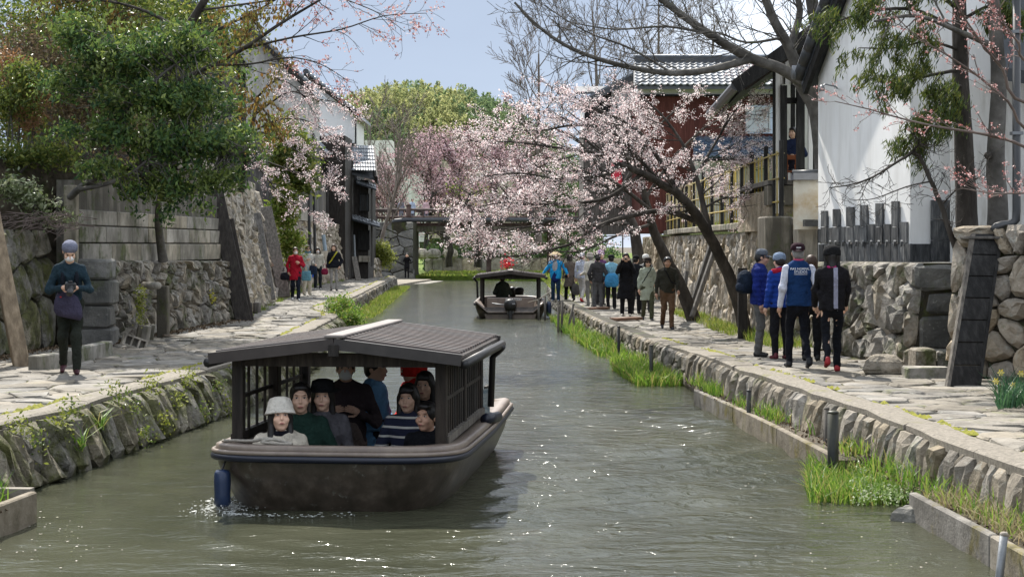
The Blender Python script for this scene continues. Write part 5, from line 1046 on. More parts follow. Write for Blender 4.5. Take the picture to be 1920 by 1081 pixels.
# ferns and tufts rooted in the left quay wall
FERNS = [(190, 800, 'arching bright fern in the left quay wall nearest the planter', 'b'), (105, 800, 'yellow-green fern tuft in the quay wall above the planter', 'f'), (240, 760, 'small dark fern high in the left quay wall', 'f'), (330, 745, 'leafy tuft in the quay wall left of the boat roof', 'f'), (405, 728, 'fern just below the edging left of the boat roof', 'f'), (300, 790, 'low fern near the waterline left of the boat', 'f'), (375, 770, 'dark green moss fern at the waterline by the boat', 'f'), (425, 762, 'waterline fern nearest the boat cabin', 'f'), (60, 830, 'moss fern at the left frame edge of the quay', 'f'), (150, 840, 'drooping tuft low in the quay wall', 'b'), (215, 735, 'leafy fern below the mossy edging line', 'f'), (280, 720, 'trailing green tuft under the edging, left of middle', 'f'), (130, 770, 'bright tuft under the edging near the photographer', 'f'), (350, 705, 'mossy tuft high on the wall near the boat roof', 'f'), (440, 700, 'highest fern on the wall beside the boat roof', 'f'), (30, 800, 'yellowish tuft at the left frame edge', 'f'), (265, 815, 'fern at the waterline below the photographer', 'f')]
for i, (px, py, lab, k) in enumerate(FERNS):
    # point on the sloping wall face
    Y = 13.0
    for _ in range(30):
        X = Line(LQ).x_at(Y) + .40 - .42 * max(0, min(.57, CZ - (py - HZ) / F * Y)); Y = X * F / (px - 960)
    c = P(px, py, Y)
    if k == 'b': o = blades('fern', np.tile([tuple(c)], (26, 1)) + NR.normal(scale=.02, size=(26, 3)), .16, .36, .016, IRIS, lean=.7, curve=.5)
    else: o = spray('fern', clusters(np.array([tuple(c)]), 130, .075) + [.03, -.02, 0], .012, .03, FERN if i % 2 else L_GREEN, None, .5)
    tag(o, lab, 'fern', kind='stuff')
c = P(260, 560, 27.0); o = spray('moss_plant', clusters(np.array([tuple(P(264, 545 + 8 * i, 27.2)) for i in range(8)]), 40, .05), .015, .035, FERN); tag(o, 'yellow mossy plant growing up the rubble wall', 'plant', kind='stuff')
o = spray('moss_plant', clusters(np.array([tuple(P(395, 557, 34.5))]), 120, .07), .02, .04, pmat('yellow_moss', [(.35, .33, .03), (.5, .46, .05)], island=1)); tag(o, 'small bright yellow tuft on the rubble wall', 'plant')
# daffodils
db = thing('daffodil_clump', 'daffodil clump with yellow flowers at the right edge of the path', 'daffodils', tuple(G(1900, 765, .6)))
B = np.array([tuple(G(RNG.uniform(1872, 1950), RNG.uniform(748, 772), .6)) for _ in range(420)]); o = blades('leaves', B, .2, .42, .014, leafm('daffodil_leaf', [(.025, .07, .035), (.04, .11, .05), (.07, .15, .06)], .35), db, .3, .4)
YEL = leafm('daffodil_petal', [(.75, .55, .03), (.85, .7, .12), (.85, .78, .35)], .4)
for x, y in ((1876, 698), (1914, 700), (1867, 714), (1900, 722)):
    c = P(x, y, 17.2); part('flower', YEL, db, lambda m: [m.add([c + Vector((math.cos(a) * .005, 0, math.sin(a) * .005)), c + Vector((math.cos(a - .35) * .03, -.01, math.sin(a - .35) * .03)), c + Vector((math.cos(a) * .042, -.012, math.sin(a) * .042)), c + Vector((math.cos(a + .35) * .03, -.01, math.sin(a + .35) * .03))], [(0, 1, 2, 3)]) for a in np.linspace(0, 6.283, 7)[:-1]] + [m.lathe([(.010, 0), (.016, .03)], c, 8, Matrix.Rotation(math.pi / 2, 3, 'X'))])
    part('stem', L_GREEN, db, lambda m: m.tube([c, Vector((c.x + .02, c.y + .05, .62))], .004, 4))
# fallen leaves at the foot of the left walls
B = np.array([(Line(LW).x_at(y) + abs(RNG.gauss(0, .22)) + .05, y, .625 + RNG.random() * .02) for y in NR.uniform(17, 36, 2600)]); V, Fc = leaf_quads(B, .015, .04, .6, None); V[:, 2] = np.clip(V[:, 2], .605, .66); stuff(mesh_np('leaf_litter', V, Fc, LITTER), 'fallen leaves along the foot of the left walls', 'leaf litter')
B = np.array([(Line(RQ).x_at(y) - RNG.uniform(.05, .4), y, .215) for y in NR.uniform(10, 25, 900)]); V, Fc = leaf_quads(B, .012, .03, .6); V[:, 2] = np.clip(V[:, 2], .2, .25); stuff(mesh_np('leaf_litter', V, Fc, LITTER), 'dead leaves lying in the right planters', 'leaf litter')
# ------------------------------------------------------------------ boats
HULL = pmat('hull_paint', [(.035, .027, .02), (.065, .05, .038), (.12, .096, .075)], scale=5, rough=.3, spec=.6, bump=.25, bscale=9, stain=.45, scol=(.022, .017, .012), lichen=.05, local=True, sstretch=(2, 2, .8))
GUNW = pmat('gunwale_paint', [(.165, .128, .102), (.235, .19, .155)], scale=5, rough=.4, spec=.5, local=True, stain=.15, scol=(.12, .09, .08), bump=.1)
NAVY = flat('navy_rubber', (.008, .011, .024), .4, .5)
ROOFB = pmat('boat_roof', [(.034, .027, .024), (.06, .048, .043)], scale=4, rough=.5, spec=.4, rnd=.15)
BATT = pmat('roof_batten', [(.09, .072, .066), (.15, .124, .113)], scale=4, rough=.55, rnd=.12)
ROOFL = pmat('boat_roof_cap', [(.16, .14, .13), (.22, .195, .18)], scale=4, rough=.6)
def outline(hb, yb, ys, bow=1.05, n=11, notch=.72):
    """half-closed plan: from the stern centre round the right side to the bow and back"""
    R = [(notch - .02, ys), (notch, ys), (hb * .965, ys), (hb, ys - .12)] + [(hb * (1 + .015 * math.sin(t * 3.14)), lerp(ys - .3, yb + bow, t)) for t in (0, .25, .5, .75, 1)]
    for i in range(1, n):
        t = math.pi / 2 * i / n; R.append((hb * math.cos(t) ** .5, yb + bow - bow * math.sin(t) ** .8))
    return R + [(0, yb)] + [(-x, y) for x, y in reversed(R)]
def make_boat(name, label, loc, rz, group, sticker=True):
    b = thing(name, label, 'boat', loc, rz, group, world=False); yb, ys, hb = -2.05, 2.75, 1.12
    def ztop(x, y): return (.22 if y > ys - .01 and abs(x) < .73 else .50 + .05 * max(0, (-y - .9)) ** 1.5 + .04 * max(0, y - 1) / 1.7)
    lv = [(-.3, .70, .40, .5), (-.12, .81, .25, .3), (.06, .885, .15, .15), (.22, .945, .07, .06), (.36, .985, .015, .01)]
    rings = [[(x, y, z) for x, y in outline(hb * s, yb + o, ys - st)] for z, s, o, st in lv]; top = outline(hb, yb, ys)
    rings.append([(x, y, ztop(x, y) - .03) for x, y in top]); n = len(top); m = MB()
    for r in rings: m.v.extend(r)
    for r in range(len(rings) - 1): m.f += [(r * n + i, r * n + (i + 1) % n, (r + 1) * n + (i + 1) % n, (r + 1) * n + i) for i in range(n)]
    m.f.append(tuple(range(n - 1, -1, -1))); m.m = [0] * len(m.f); m.build('hull', HULL, b, True)
    inn = outline(hb - .15, yb + .17, ys - .1); m = MB()
    seq = [[(x, y, ztop(x, y) - .03) for x, y in top], [(x * 1.0, y, ztop(x, y) + .012) for x, y in outline(hb + .0, yb - .01, ys)], [(x, y, ztop(*t) + .022) for (x, y), t in zip(outline(hb - .03, yb + .03, ys - .02), top)], [(x, y, ztop(*t) + .012) for (x, y), t in zip(inn, top)], [(x, y, ztop(*t) - .08) for (x, y), t in zip(inn, top)]]
    for r in seq: m.v.extend(r)
    for r in range(len(seq) - 1): m.f += [(r * n + i, r * n + (i + 1) % n, (r + 1) * n + (i + 1) % n, (r + 1) * n + i) for i in range(n)]
    m.m = [0] * len(m.f); m.build('gunwale', GUNW, b, True)
    m = MB(); seq = [[(x, y, ztop(*t) - .05) for (x, y), t in zip(inn, top)], [(x * .80, y + .16 * max(0, -y - .8), -.06) for x, y in inn]]
    for r in seq: m.v.extend(r)
    m.f += [(i, (i + 1) % n, n + (i + 1) % n, n + i) for i in range(n)] + [tuple(range(n, 2 * n))]; m.m = [0] * len(m.f); m.build('inner_hull', GUNW, b)
    # navy rub rail round the sides and bow
    rail = [(x, y) for x, y in outline(hb + .018, yb - .02, ys)][2:-2]; part('rub_rail', NAVY, b, lambda m: m.tube([(x, y, ztop(x, min(y, ys - .1)) - .09) for x, y in rail], .032, 8), True)
    part('rail_trim', GUNW, b, lambda m: m.tube([(x * 1.003, y, ztop(x, min(y, ys - .1)) - .045) for x, y in rail], .022, 6), True)
    # cabin posts, beams, lattice
    for y in (-1.28, -.0, 1.28):
        for s in (-1, 1): part('post', WOOD_DARK, b, lambda m: m.box((s * .93, y, .72), (.1, .11, 1.22), None, .008))
    part('front_beam', WOOD_DARK, b, lambda m: m.box((0, -1.28, 1.27), (1.95, .09, .12))); part('rear_beam', WOOD_DARK, b, lambda m: m.box((0, 1.28, 1.27), (1.95, .09, .12)))
    for s in (-1, 1):
        part('side_beam', WOOD_DARK, b, lambda m: m.box((s * .93, 0, 1.26), (.08, 2.7, .1))); part('side_rail', WOOD_GREY if s > 0 else WOOD_DARK, b, lambda m: m.box((s * .965, 0, .56), (.07, 2.6, .07))); part('lattice_bar', WOOD_DARK, b, lambda m: m.box((s * .95, 0, .92), (.03, 2.5, .035)))
        for i in range(17):
            y = -1.16 + i * .145
            if abs(y) < .06 or (s < 0 and i % 2): continue
            part('slat', WOOD_DARK, b, lambda m: m.box((s * .95, y, .88), (.022, .05 if s > 0 else .028, .72)))
        part('bench', WOOD_DARK, b, lambda m: m.box((s * .62, 0, .08), (.4, 2.6, .05)))
    # roof
    zr, ze, xe, y0, y1 = 1.47, 1.335, 1.12, -1.47, 1.47
    for s in (-1, 1):
        rs = part('roof', ROOFB, b, lambda m: m.poly([(0, y0, zr - .02), (s * xe, y0, ze - .02), (s * xe, y1, ze - .02), (0, y1, zr - .02)], (0, 0, -.03)))
        for i in range(18):
            y = y0 + .1 + i * (y1 - y0 - .15) / 17; part('batten', BATT, rs, lambda m: m.beam((s * .06, y, zr + .0), (s * (xe - .01), y, ze + .005), .045, .03))
        part('fascia', ROOFB, rs, lambda m: m.beam((0, y0 - .03, zr - .045), (s * (xe + .02), y0 - .03, ze - .045), .05, .10)); part('fascia', ROOFB, rs, lambda m: m.beam((0, y1 + .03, zr - .045), (s * (xe + .02), y1 + .03, ze - .045), .05, .10))
        part('gutter', BLACK, b, lambda m: m.tube([(s * (xe + .04), y0 + .0, ze - .085), (s * (xe + .04), y1 + .02, ze - .085)], .045, 8), True)
    part('ridge_board', ROOFL, b, lambda m: m.box((0, 0, zr + .022), (.17, y1 - y0 + .12, .03), None, .008)); part('ridge_end', WOOD_DARK, b, lambda m: m.box((0, y0 - .06, zr - .1), (.09, .04, .1)))
    part('downpipe', BLACK, b, lambda m: m.tube([(1.2, 1.2, 1.24), (1.16, 1.3, 1.2), (1.08, 1.33, 1.12), (1.06, 1.34, .6)], .035, 8), True)
    return b, ztop
b1, zt = make_boat('tour_boat', 'covered tour boat full of passengers coming towards the viewer', (-1.42, 15.75, 0), math.radians(-6.1), 'tour boats')
# things fixed on the near boat
stk = part('name_sticker', flat('sticker_white', (.8, .8, .78)), b1, lambda m: m.box((.62, -1.965, .515), (.085, .012, .075), Matrix.Rotation(.12, 3, 'Z')))
for dx, dz, w, h in ((-.02, .018, .022, .014), (.018, .018, .02, .016), (-.018, -.012, .026, .012), (.02, -.014, .018, .014)): part('sticker_mark', BLACK, stk, lambda m: m.box((.62 + dx, -1.974 + dx * .12, .515 + dz), (w, .006, h), Matrix.Rotation(.12, 3, 'Z')))
fd = part('picture_frame', WOOD_DARK, b1, lambda m: m.box((1.0, 1.44, .66), (.03, .2, .3))); part('picture', pmat('faded_picture', [(.16, .26, .34), (.5, .55, .52), (.75, .75, .7)], scale=18, local=True), fd, lambda m: m.box((1.0, 1.335, .66), (.10, .01, .26)))
part('side_fender', NAVY, b1, lambda m: m.tube([(1.1, .55, .55), (1.16, 1.1, .52)], .055, 10), True)
# mooring rope coiled over the bow
ROPE = pmat('rope', [(.22, .2, .17), (.42, .39, .34)], scale=60, rough=.9, bump=.6, bscale=90, local=True)
rp3 = thing('mooring_rope', 'grey mooring rope lying along the near boat bow in front of the woman', 'rope', (-1.42, 15.75, 0), math.radians(-6.1), world=False)
part('rope', ROPE, rp3, lambda m: m.tube(smooth_line([(-1.0, -1.55, .56), (-.85, -1.72, .585), (-.66, -1.85, .60), (-.5, -1.88, .625), (-.34, -1.9, .60), (-.28, -1.92, .585), (-.42, -1.93, .59), (-.55, -1.915, .60), (-.45, -1.9, .62), (-.3, -1.885, .59)]), .014, 6), True)
fe = thing('blue_fender', 'dark blue barrel fender hanging at the near boat left bow', 'fender', tuple(P(417, 935, 13.95)))
fc_ = P(417, 912, 13.95)
part('barrel', flat('fender_blue', (.015, .03, .075), .35, .5), fe, lambda m: m.lathe([(.02, .15), (.055, .145), (.07, .12), (.074, .05), (.07, -.06), (.074, -.14), (.05, -.17)], fc_, 14), True); part('cord', BLACK, fe, lambda m: m.tube([fc_ + Vector((0, 0, .15)), fc_ + Vector((.04, .1, .30))], .01, 5))
# splash where the fender drags: small droplets and a broken foam sheet
C = []
for _ in range(700):
    a = RNG.uniform(0, 6.28); r = abs(RNG.gauss(0, .17)); C.append((fc_.x + math.cos(a) * r * 1.0 + .02, fc_.y + math.sin(a) * r * 1.6 + .12, .012 + abs(RNG.gauss(0, .035)) * (1 if r < .18 else .3)))
for _ in range(160):
    t = RNG.random() ** 2; C.append((fc_.x + .1 + t * 1.2 + RNG.gauss(0, .02), 13.55 + RNG.gauss(0, .05) + .25 * abs(t - .5), .01))
FOAM = pmat('foam', [(.62, .65, .64), (.8, .82, .8)], scale=9, rough=.5, trans=.3)
V, Fc = leaf_quads(np.array(C), .006, .026, .8); V = V.reshape(-1, 4, 3); k = NR.random(len(V)) < .75; V[k, :, 2] = .016 + NR.random((k.sum(), 1)) * .006; V[~k] = V[~k].mean(1, keepdims=True) + (V[~k] - V[~k].mean(1, keepdims=True)) * .4
o = mesh_np('bow_foam', V.reshape(-1, 3), Fc, FOAM); tag(o, 'white foam churned up by the blue fender', 'foam', kind='stuff')
b2, _ = make_boat('tour_boat', 'moored covered boat seen from its stern with black outboard', (1.0 - 1.0, 53.3, 0), math.radians(180), 'tour boats')
b2.location = (P(956, 0, 53).x + .02, 53.2, 0)
bx2 = b2.location.x
# stern bench and outboard of the moored boat (local frame turned round)
bp = part('stern_bench', GUNW, b2, lambda m: m.box((0, 1.75, .42), (1.5, .25, .42), None, .02)); pl = part('number_plate', flat('plate_white', (.7, .7, .68)), bp, lambda m: m.box((-.1, 1.88, .58), (.5, .012, .07)))
for i in range(7): part('plate_mark', BLACK, pl, lambda m: m.box((-.31 + i * .065 + (.03 if i > 3 else 0), 1.888, .58), (.035, .006, .042)))
part('board', pmat('ply', [(.42, .22, .1), (.55, .32, .16)], scale=5), b2, lambda m: m.box((-.42, 2.5, .30), (.4, .3, .04), Matrix.Rotation(.2, 3, 'Z')))
ob = thing('outboard_motor', 'black outboard motor clamped on the moored boat stern', 'outboard motor', (bx2, 53.2, 0), math.radians(180), world=False)
part('cowl', BLACK, ob, lambda m: m.lathe([(.05, .62), (.15, .60), (.20, .5), (.2, .38), (.16, .28), (.08, .26)], (0, 2.85, 0), 14), True)
part('leg', BLACK, ob, lambda m: m.beam((0, 2.87, .3), (0, 2.9, -.35), .13, .18, (0, 1, 0), .03)); part('clamp', STEEL, ob, lambda m: m.box((0, 2.74, .22), (.2, .12, .14), None, .01)); part('tiller', STEEL, ob, lambda m: m.tube([(.08, 2.75, .42), (.45, 2.45, .45), (.58, 2.3, .47)], .022, 8), True); part('label_band', flat('band', (.3, .3, .32)), ob, lambda m: m.box((-.1, 3.03, .48), (.1, .02, .04)))
fe2 = thing('blue_fender', 'dark blue fender between the moored boat and the quay posts', 'fender', (bx2 + 1.2, 51.2, 0)); part('barrel', MATS['fender_blue'], fe2, lambda m: m.lathe([(.02, .52), (.07, .5), (.09, .4), (.09, .12), (.05, .05)], (bx2 + 1.22, 51.2, 0), 12), True)
rp4 = thing('mooring_rope', 'pale mooring rope from the moored boat to a quay post', 'rope', (bx2 + 1.0, 51, .5)); part('rope', ROPE, rp4, lambda m: m.tube([(bx2 + .55, 50.6, .5), (bx2 + .9, 50.6, .6), (bx2 + 1.25, 50.5, .85)], .02, 6), True)

# ------------------------------------------------------------------ people: smooth distance-field bodies
def surfnet(Fd, org, h):
    S = Fd < 0; nx, ny, nz = Fd.shape; acc = np.zeros((nx - 1, ny - 1, nz - 1, 3)); cnt = np.zeros((nx - 1, ny - 1, nz - 1))
    for ax in range(3):
        sl0 = [slice(None)] * 3; sl1 = [slice(None)] * 3; sl0[ax] = slice(0, -1); sl1[ax] = slice(1, None); a, b = Fd[tuple(sl0)], Fd[tuple(sl1)]; cr = (a < 0) != (b < 0); I = np.argwhere(cr)
        if not len(I): continue
        t = (a[cr] / (a[cr] - b[cr])); pos = I.astype(float); pos[:, ax] += t; o1, o2 = [q for q in range(3) if q != ax]
        for d1 in (0, -1):
            for d2 in (0, -1):
                c = I.copy(); c[:, o1] += d1; c[:, o2] += d2; ok = (c >= 0).all(1) & (c[:, 0] < nx - 1) & (c[:, 1] < ny - 1) & (c[:, 2] < nz - 1); q = c[ok]
                np.add.at(acc, (q[:, 0], q[:, 1], q[:, 2]), pos[ok]); np.add.at(cnt, (q[:, 0], q[:, 1], q[:, 2]), 1)
    M = cnt > 0; idx = -np.ones(cnt.shape, int); idx[M] = np.arange(M.sum()); V = acc[M] / cnt[M][:, None] * h + org; Q = []
    for ax in range(3):
        sl0 = [slice(None)] * 3; sl1 = [slice(None)] * 3; sl0[ax] = slice(0, -1); sl1[ax] = slice(1, None); a, b = S[tuple(sl0)], S[tuple(sl1)]; I = np.argwhere(a != b)
        if not len(I): continue
        o1, o2 = (ax + 1) % 3, (ax + 2) % 3; ok = (I[:, o1] > 0) & (I[:, o2] > 0); I = I[ok]
        def g(d1, d2): c = I.copy(); c[:, o1] += d1; c[:, o2] += d2; return idx[c[:, 0], c[:, 1], c[:, 2]]
        q = np.stack([g(-1, -1), g(0, -1), g(0, 0), g(-1, 0)], 1); fl = ~a[I[:, 0], I[:, 1], I[:, 2]]; q[fl] = q[fl][:, ::-1]; Q.append(q[(q >= 0).all(1)])
    return V, np.concatenate(Q)
def cone(a, b, ra, rb, k=.03, sq=None, sub=False): return dict(t='c', a=np.array(a, float), b=np.array(b, float), ra=ra, rb=rb, k=k, sq=sq, sub=sub)
def ell(c, r, k=.03, R=None, sub=False): return dict(t='e', c=np.array(c, float), r=np.array(r, float), k=k, R=R, sub=sub)
def sdf(prims, vox, wr=0.0, seed=0):
    lo = np.full(3, 9e9); hi = -lo
    for p in prims:
        if p['sub']: continue
        if p['t'] == 'c': r = max(p['ra'], p['rb']) * 1.25; l, h = np.minimum(p['a'], p['b']) - r, np.maximum(p['a'], p['b']) + r
        else: r = p['r'].max() * 1.05; l, h = p['c'] - r, p['c'] + r
        lo = np.minimum(lo, l); hi = np.maximum(hi, h)
    lo -= vox * 3; hi += vox * 3; n = np.ceil((hi - lo) / vox).astype(int) + 1; Fd = np.full(n, 0.5, np.float32); ax = [lo[i] + np.arange(n[i]) * vox for i in range(3)]
    for p in prims:
        mg = p['k'] + vox * 2
        if p['t'] == 'c': r = max(p['ra'], p['rb']) * 1.25 + mg; l, h = np.minimum(p['a'], p['b']) - r, np.maximum(p['a'], p['b']) + r
        else: r = p['r'].max() + mg; l, h = p['c'] - r, p['c'] + r
        i0 = np.clip(((l - lo) / vox).astype(int), 0, n); i1 = np.clip(((h - lo) / vox).astype(int) + 2, 0, n)
        if (i1 <= i0).any(): continue
        X, Y, Z = np.meshgrid(*[ax[q][i0[q]:i1[q]] for q in range(3)], indexing='ij'); q = np.stack([X, Y, Z], -1)
        if p['t'] == 'c':
            s = np.array(p['sq']) if p['sq'] is not None else np.ones(3); pa = (q - p['a']) / s; ba = (p['b'] - p['a']) / s; t = np.clip((pa @ ba) / max(1e-9, ba @ ba), 0, 1)
            d = (np.linalg.norm(pa - t[..., None] * ba, axis=-1) - (p['ra'] + (p['rb'] - p['ra']) * t)) * s.min()
        else:
            w = q - p['c']
            if p['R'] is not None: w = w @ p['R']
            kk = np.linalg.norm(w / p['r'], axis=-1); k2 = np.linalg.norm(w / p['r'] ** 2, axis=-1) + 1e-9; d = kk * (kk - 1) / k2
        blk = Fd[i0[0]:i1[0], i0[1]:i1[1], i0[2]:i1[2]]
        if p['sub']: blk[...] = np.maximum(blk, -d)
        else: k = p['k']; hh = np.clip(.5 + .5 * (blk - d) / k, 0, 1); blk[...] = blk + (d - blk) * hh - k * hh * (1 - hh)
    if wr > 0:
        X, Y, Z = np.meshgrid(*ax, indexing='ij'); g = np.random.default_rng(seed); w = 0
        for f in (20, 34, 55):
            v = g.normal(size=3); v /= np.linalg.norm(v); u = g.normal(size=3); u /= np.linalg.norm(u); w = w + np.sin((X * v[0] + Y * v[1] + Z * v[2]) * f + 2 * np.sin((X * u[0] + Y * u[1] + Z * u[2]) * f * .6)) * 20 / f
        Fd += (w * wr / 2).astype(np.float32)
    if wr < 0: Fd += (.007 * np.abs(np.sin(np.meshgrid(*ax, indexing='ij')[2] * math.pi / .075)) * -1 + .004).astype(np.float32)
    return surfnet(Fd, lo, vox)
def smesh(name, prims, vox, mat, parent, wr=0.0, seed=0):
    V, Q = sdf(prims, vox, wr, seed); return mesh_np(name, V, Q, mat, parent, True)
SKINS = {'a': pmat('skin', [(.60, .37, .26), (.70, .46, .34)], scale=14, rough=.5, spec=.35, local=True), 'b': pmat('skin_tan', [(.42, .24, .165), (.50, .30, .21)], scale=14, rough=.5, spec=.35, local=True)}
LIP = flat('lip', (.40, .15, .13), .45); BROW = flat('brow', (.06, .035, .025)); EYE = flat('eye_dark', (.008, .006, .005), .3, .5); SCL = flat('eye_white', (.55, .5, .47), .4); HAIRS = {'black': pmat('hair_black', [(.006, .005, .005), (.016, .013, .012)], scale=30, stretch=(1, 1, .2), rough=.45, spec=.45, bump=.5, bscale=60, local=True, bdist=.01), 'brown': pmat('hair_brown', [(.03, .016, .01), (.06, .032, .02)], scale=30, stretch=(1, 1, .2), rough=.5, bump=.5, bscale=60, local=True, bdist=.01), 'grey': pmat('hair_grey', [(.16, .155, .15), (.3, .29, .28)], scale=30, rough=.6, bump=.5, bscale=60, local=True, bdist=.01)}
MASKM = flat('mask_white', (.78, .78, .78), .8)
ARMS = {'down': ((.06, .03, -.27), (.02, -.07, -.25)), 'hold': ((.10, .0, -.28), (-.16, -.22, .03)), 'raise': ((.07, -.20, -.17), (-.14, -.10, .30)), 'bent': ((.06, .02, -.27), (.00, -.22, -.06)), 'pocket': ((.11, .06, -.26), (-.04, -.10, -.20)), 'lap': ((.11, .0, -.27), (-.13, -.22, -.05)), 'out': ((.16, .0, -.22), (.12, -.10, -.18)), 'phone': ((.10, -.02, -.27), (-.15, -.20, .10)), 'swingf': ((.05, -.10, -.26), (.0, -.16, -.2)), 'swingb': ((.06, .12, -.25), (.01, .02, -.26))}
def person(label, loc, rz=0, H=1.68, arms=('down', 'down'), stance='stand', top=(.1, .1, .1), topname='jacket', hem=.06, trousers=(.02, .02, .025), shoes=(.015, .015, .015), hair='short', hcol='black', hat=None, hatc=(.3, .3, .3), mask=False, glasses=False,
           vox=.014, skin='a', head=(0, 0), fat=1.0, seated=False, lean=0.0, sleeve=None, group=None, hairlen=.22, seed=1, loose=1.0, tight=False, flare=0.0, bare=False):
    """facing -y at rz=0; arms (person's right = -x first)"""
    s = H / 1.70; p = thing('person', label, 'person', loc, rz, group, world=False); sk = SKINS[skin]
    def v(*a): return np.array(a, float) * s
    pz = .17 if seated else .92; pel = v(0, 0, pz); ln = v(0, -lean, 0); ch = pel + v(0, 0, .30) + ln * .6; sh0 = pel + v(0, .0, .47) + ln; nk = pel + v(0, -.005, .53) + ln; hd = nk + v(0, -.03 - .25 * max(0, math.sin(head[1])) * .3, .125)
    SH = {-1: sh0 + v(-.158 * fat, .01, -.025), 1: sh0 + v(.158 * fat, .01, -.025)}; EL, WR = {}, {}
    for i, sd in enumerate((-1, 1)):
        e, w = ARMS[arms[i]] if isinstance(arms[i], str) else arms[i]; EL[sd] = SH[sd] + v(e[0] * sd, e[1], e[2]); WR[sd] = EL[sd] + v(w[0] * sd, w[1], w[2])
    HP = {sd: pel + v(.088 * sd, 0, -.02) for sd in (-1, 1)}; KN, AN = {}, {}
    for sd in (-1, 1):
        if seated: KN[sd] = v(.055 * sd, -.17, pz + .12); AN[sd] = v(.05 * sd, -.08, .06)
        elif stance == 'walk': KN[sd] = v(.085 * sd, -.14 if sd > 0 else -.02, .49); AN[sd] = v(.085 * sd, -.17 if sd > 0 else .22, .085 if sd > 0 else .13)
        elif stance == 'stride': KN[sd] = v(.08 * sd, .0 if sd > 0 else -.16, .48); AN[sd] = v(.08 * sd, .27 if sd > 0 else -.16, .20 if sd > 0 else .08)
        else: KN[sd] = v(.095 * sd, -.02, .48); AN[sd] = v(.10 * sd, .02, .085)
    q = lambda x: x * s
    # ---- body: head, neck, trunk, limbs in one surface
    yaw, pit = head; Ry = Matrix.Rotation(yaw, 3, 'Z') @ Matrix.Rotation(pit, 3, 'X'); Rn = np.array(Ry)
    def hp(x, y, z): return hd + Rn @ v(x, y, z)
    hv = min(vox, .0085)
    B = [ell(hp(0, .012, .022), v(.076, .095, .10), .02, Rn), ell(hp(0, -.028, -.05), v(.058, .062, .068), .03, Rn), ell(hp(0, -.058, -.098), v(.026, .022, .018), .02, Rn), cone(hp(0, -.088, .012), hp(0, -.108, -.026), q(.007), q(.013), .012), ell(hp(.078, .012, -.012), v(.010, .02, .030), .006, Rn), ell(hp(-.078, .012, -.012), v(.010, .02, .030), .006, Rn),
         ell(hp(.04, -.07, -.03), v(.025, .02, .022), .03, Rn), ell(hp(-.04, -.07, -.03), v(.025, .02, .022), .03, Rn), ell(hp(0, -.082, .038), v(.045, .014, .012), .02, Rn), ell(hp(0, -.09, -.062), v(.024, .012, .012), .015, Rn), cone(hd + v(0, .015, -.06), nk + v(0, .01, -.04), q(.052), q(.058), .025)]
    V1, Q1 = sdf(B, hv)
    B2 = [cone(nk + v(0, .01, -.02), ch, q(.06), q(.11), .04, (1, .7, 1)), cone(ch, pel, q(.11), q(.11), .04, (1, .7, 1))]
    for sd in (-1, 1): B2 += [cone(SH[sd], EL[sd], q(.042), q(.034), .03), cone(EL[sd], WR[sd], q(.034), q(.025), .02)] + ([] if bare else [cone(HP[sd], KN[sd], q(.07), q(.045), .03), cone(KN[sd], AN[sd], q(.045), q(.032), .02)])
    V2, Q2 = sdf(B2, max(vox, .016)); Vs = [V1, V2]; Qs = [Q1, Q2 + len(V1)]; mi = [0] * (len(Q1) + len(Q2)); off = len(V1) + len(V2)
    mb = MB()
    for sd in (-1, 1):      # hands: palm, four fingers, thumb
        f = Vector(WR[sd] - EL[sd]).normalized(); up = Vector((0, 0, 1)) if abs(f.z) < .8 else Vector((0, -1, 0)); n_ = f.cross(up).normalized() * (1 if True else 1); n_ = n_ if n_.dot(Vector((-sd, 0, 0))) > 0 or abs(n_.x) < .1 else -n_; sdv = f.cross(n_).normalized(); w = Vector(WR[sd])
        if sdv.y > 0: sdv = -sdv
        mb.tube([w - f * q(.02), w + f * q(.02), w + f * q(.05), w + f * q(.085)], [q(.024), q(.028), q(.034), q(.03)], 8)
        cu = .45 if arms[0 if sd < 0 else 1] in ('down', 'swingf', 'swingb', 'out') else .9
        for k in range(4):
            o_ = w + f * q(.078) + sdv * q((1.5 - k) * .0165); d = f.copy(); pts = [o_]; L3 = [(.036, .026, .02), (.04, .028, .022), (.037, .026, .021), (.029, .02, .017)][k]
            for l in L3: d = (d * math.cos(cu * .6) + n_ * math.sin(cu * .6)).normalized(); pts.append(pts[-1] + d * q(l))
            mb.tube(pts, [q(.0095), q(.0088), q(.008), q(.0065)], 6)
        tb = w + f * q(.025) + sdv * q(.024); mb.tube([tb, tb + (sdv * .8 + f * .7 + n_ * .3) * q(.032), tb + (sdv * .85 + f * 1.4 + n_ * .8) * q(.045)], [q(.013), q(.011), q(.008)], 6)
    mb.m = [0] * len(mb.f)
    if vox < .02:
        mb.cur = 1
        for sd in (-1, 1):
            def disc(c, r, mi_):
                mb.cur = mi_; m0 = MB(); m0.lathe([(.02, -1), (.7, -.7), (1, 0), (.7, .7), (.02, 1)], (0, 0, 0), 8); c = Vector(hp(*c)); mb.add([c + Ry @ Vector((x[0] * r[0] * s, x[1] * r[1] * s, x[2] * r[2] * s)) for x in m0.v], m0.f)
            disc((.031 * sd, -.081, .010), (.0145, .008, .0062), 2); disc((.031 * sd, -.0875, .010), (.006, .004, .0056), 1); disc((.031 * sd, -.084, .0155), (.015, .008, .0013), 1); disc((.032 * sd, -.087, .033), (.018, .006, .0024), 4)
        disc((0, -.101, -.062), (.021, .006, .0075), 3); disc((0, -.1055, -.0625), (.018, .003, .0012), 1)
    Vm = np.array([tuple(x) for x in mb.v]); V = np.concatenate(Vs + [Vm]); faces = [tuple(x) for x in np.concatenate(Qs)] + [tuple(i + off for i in f) for f in mb.f]
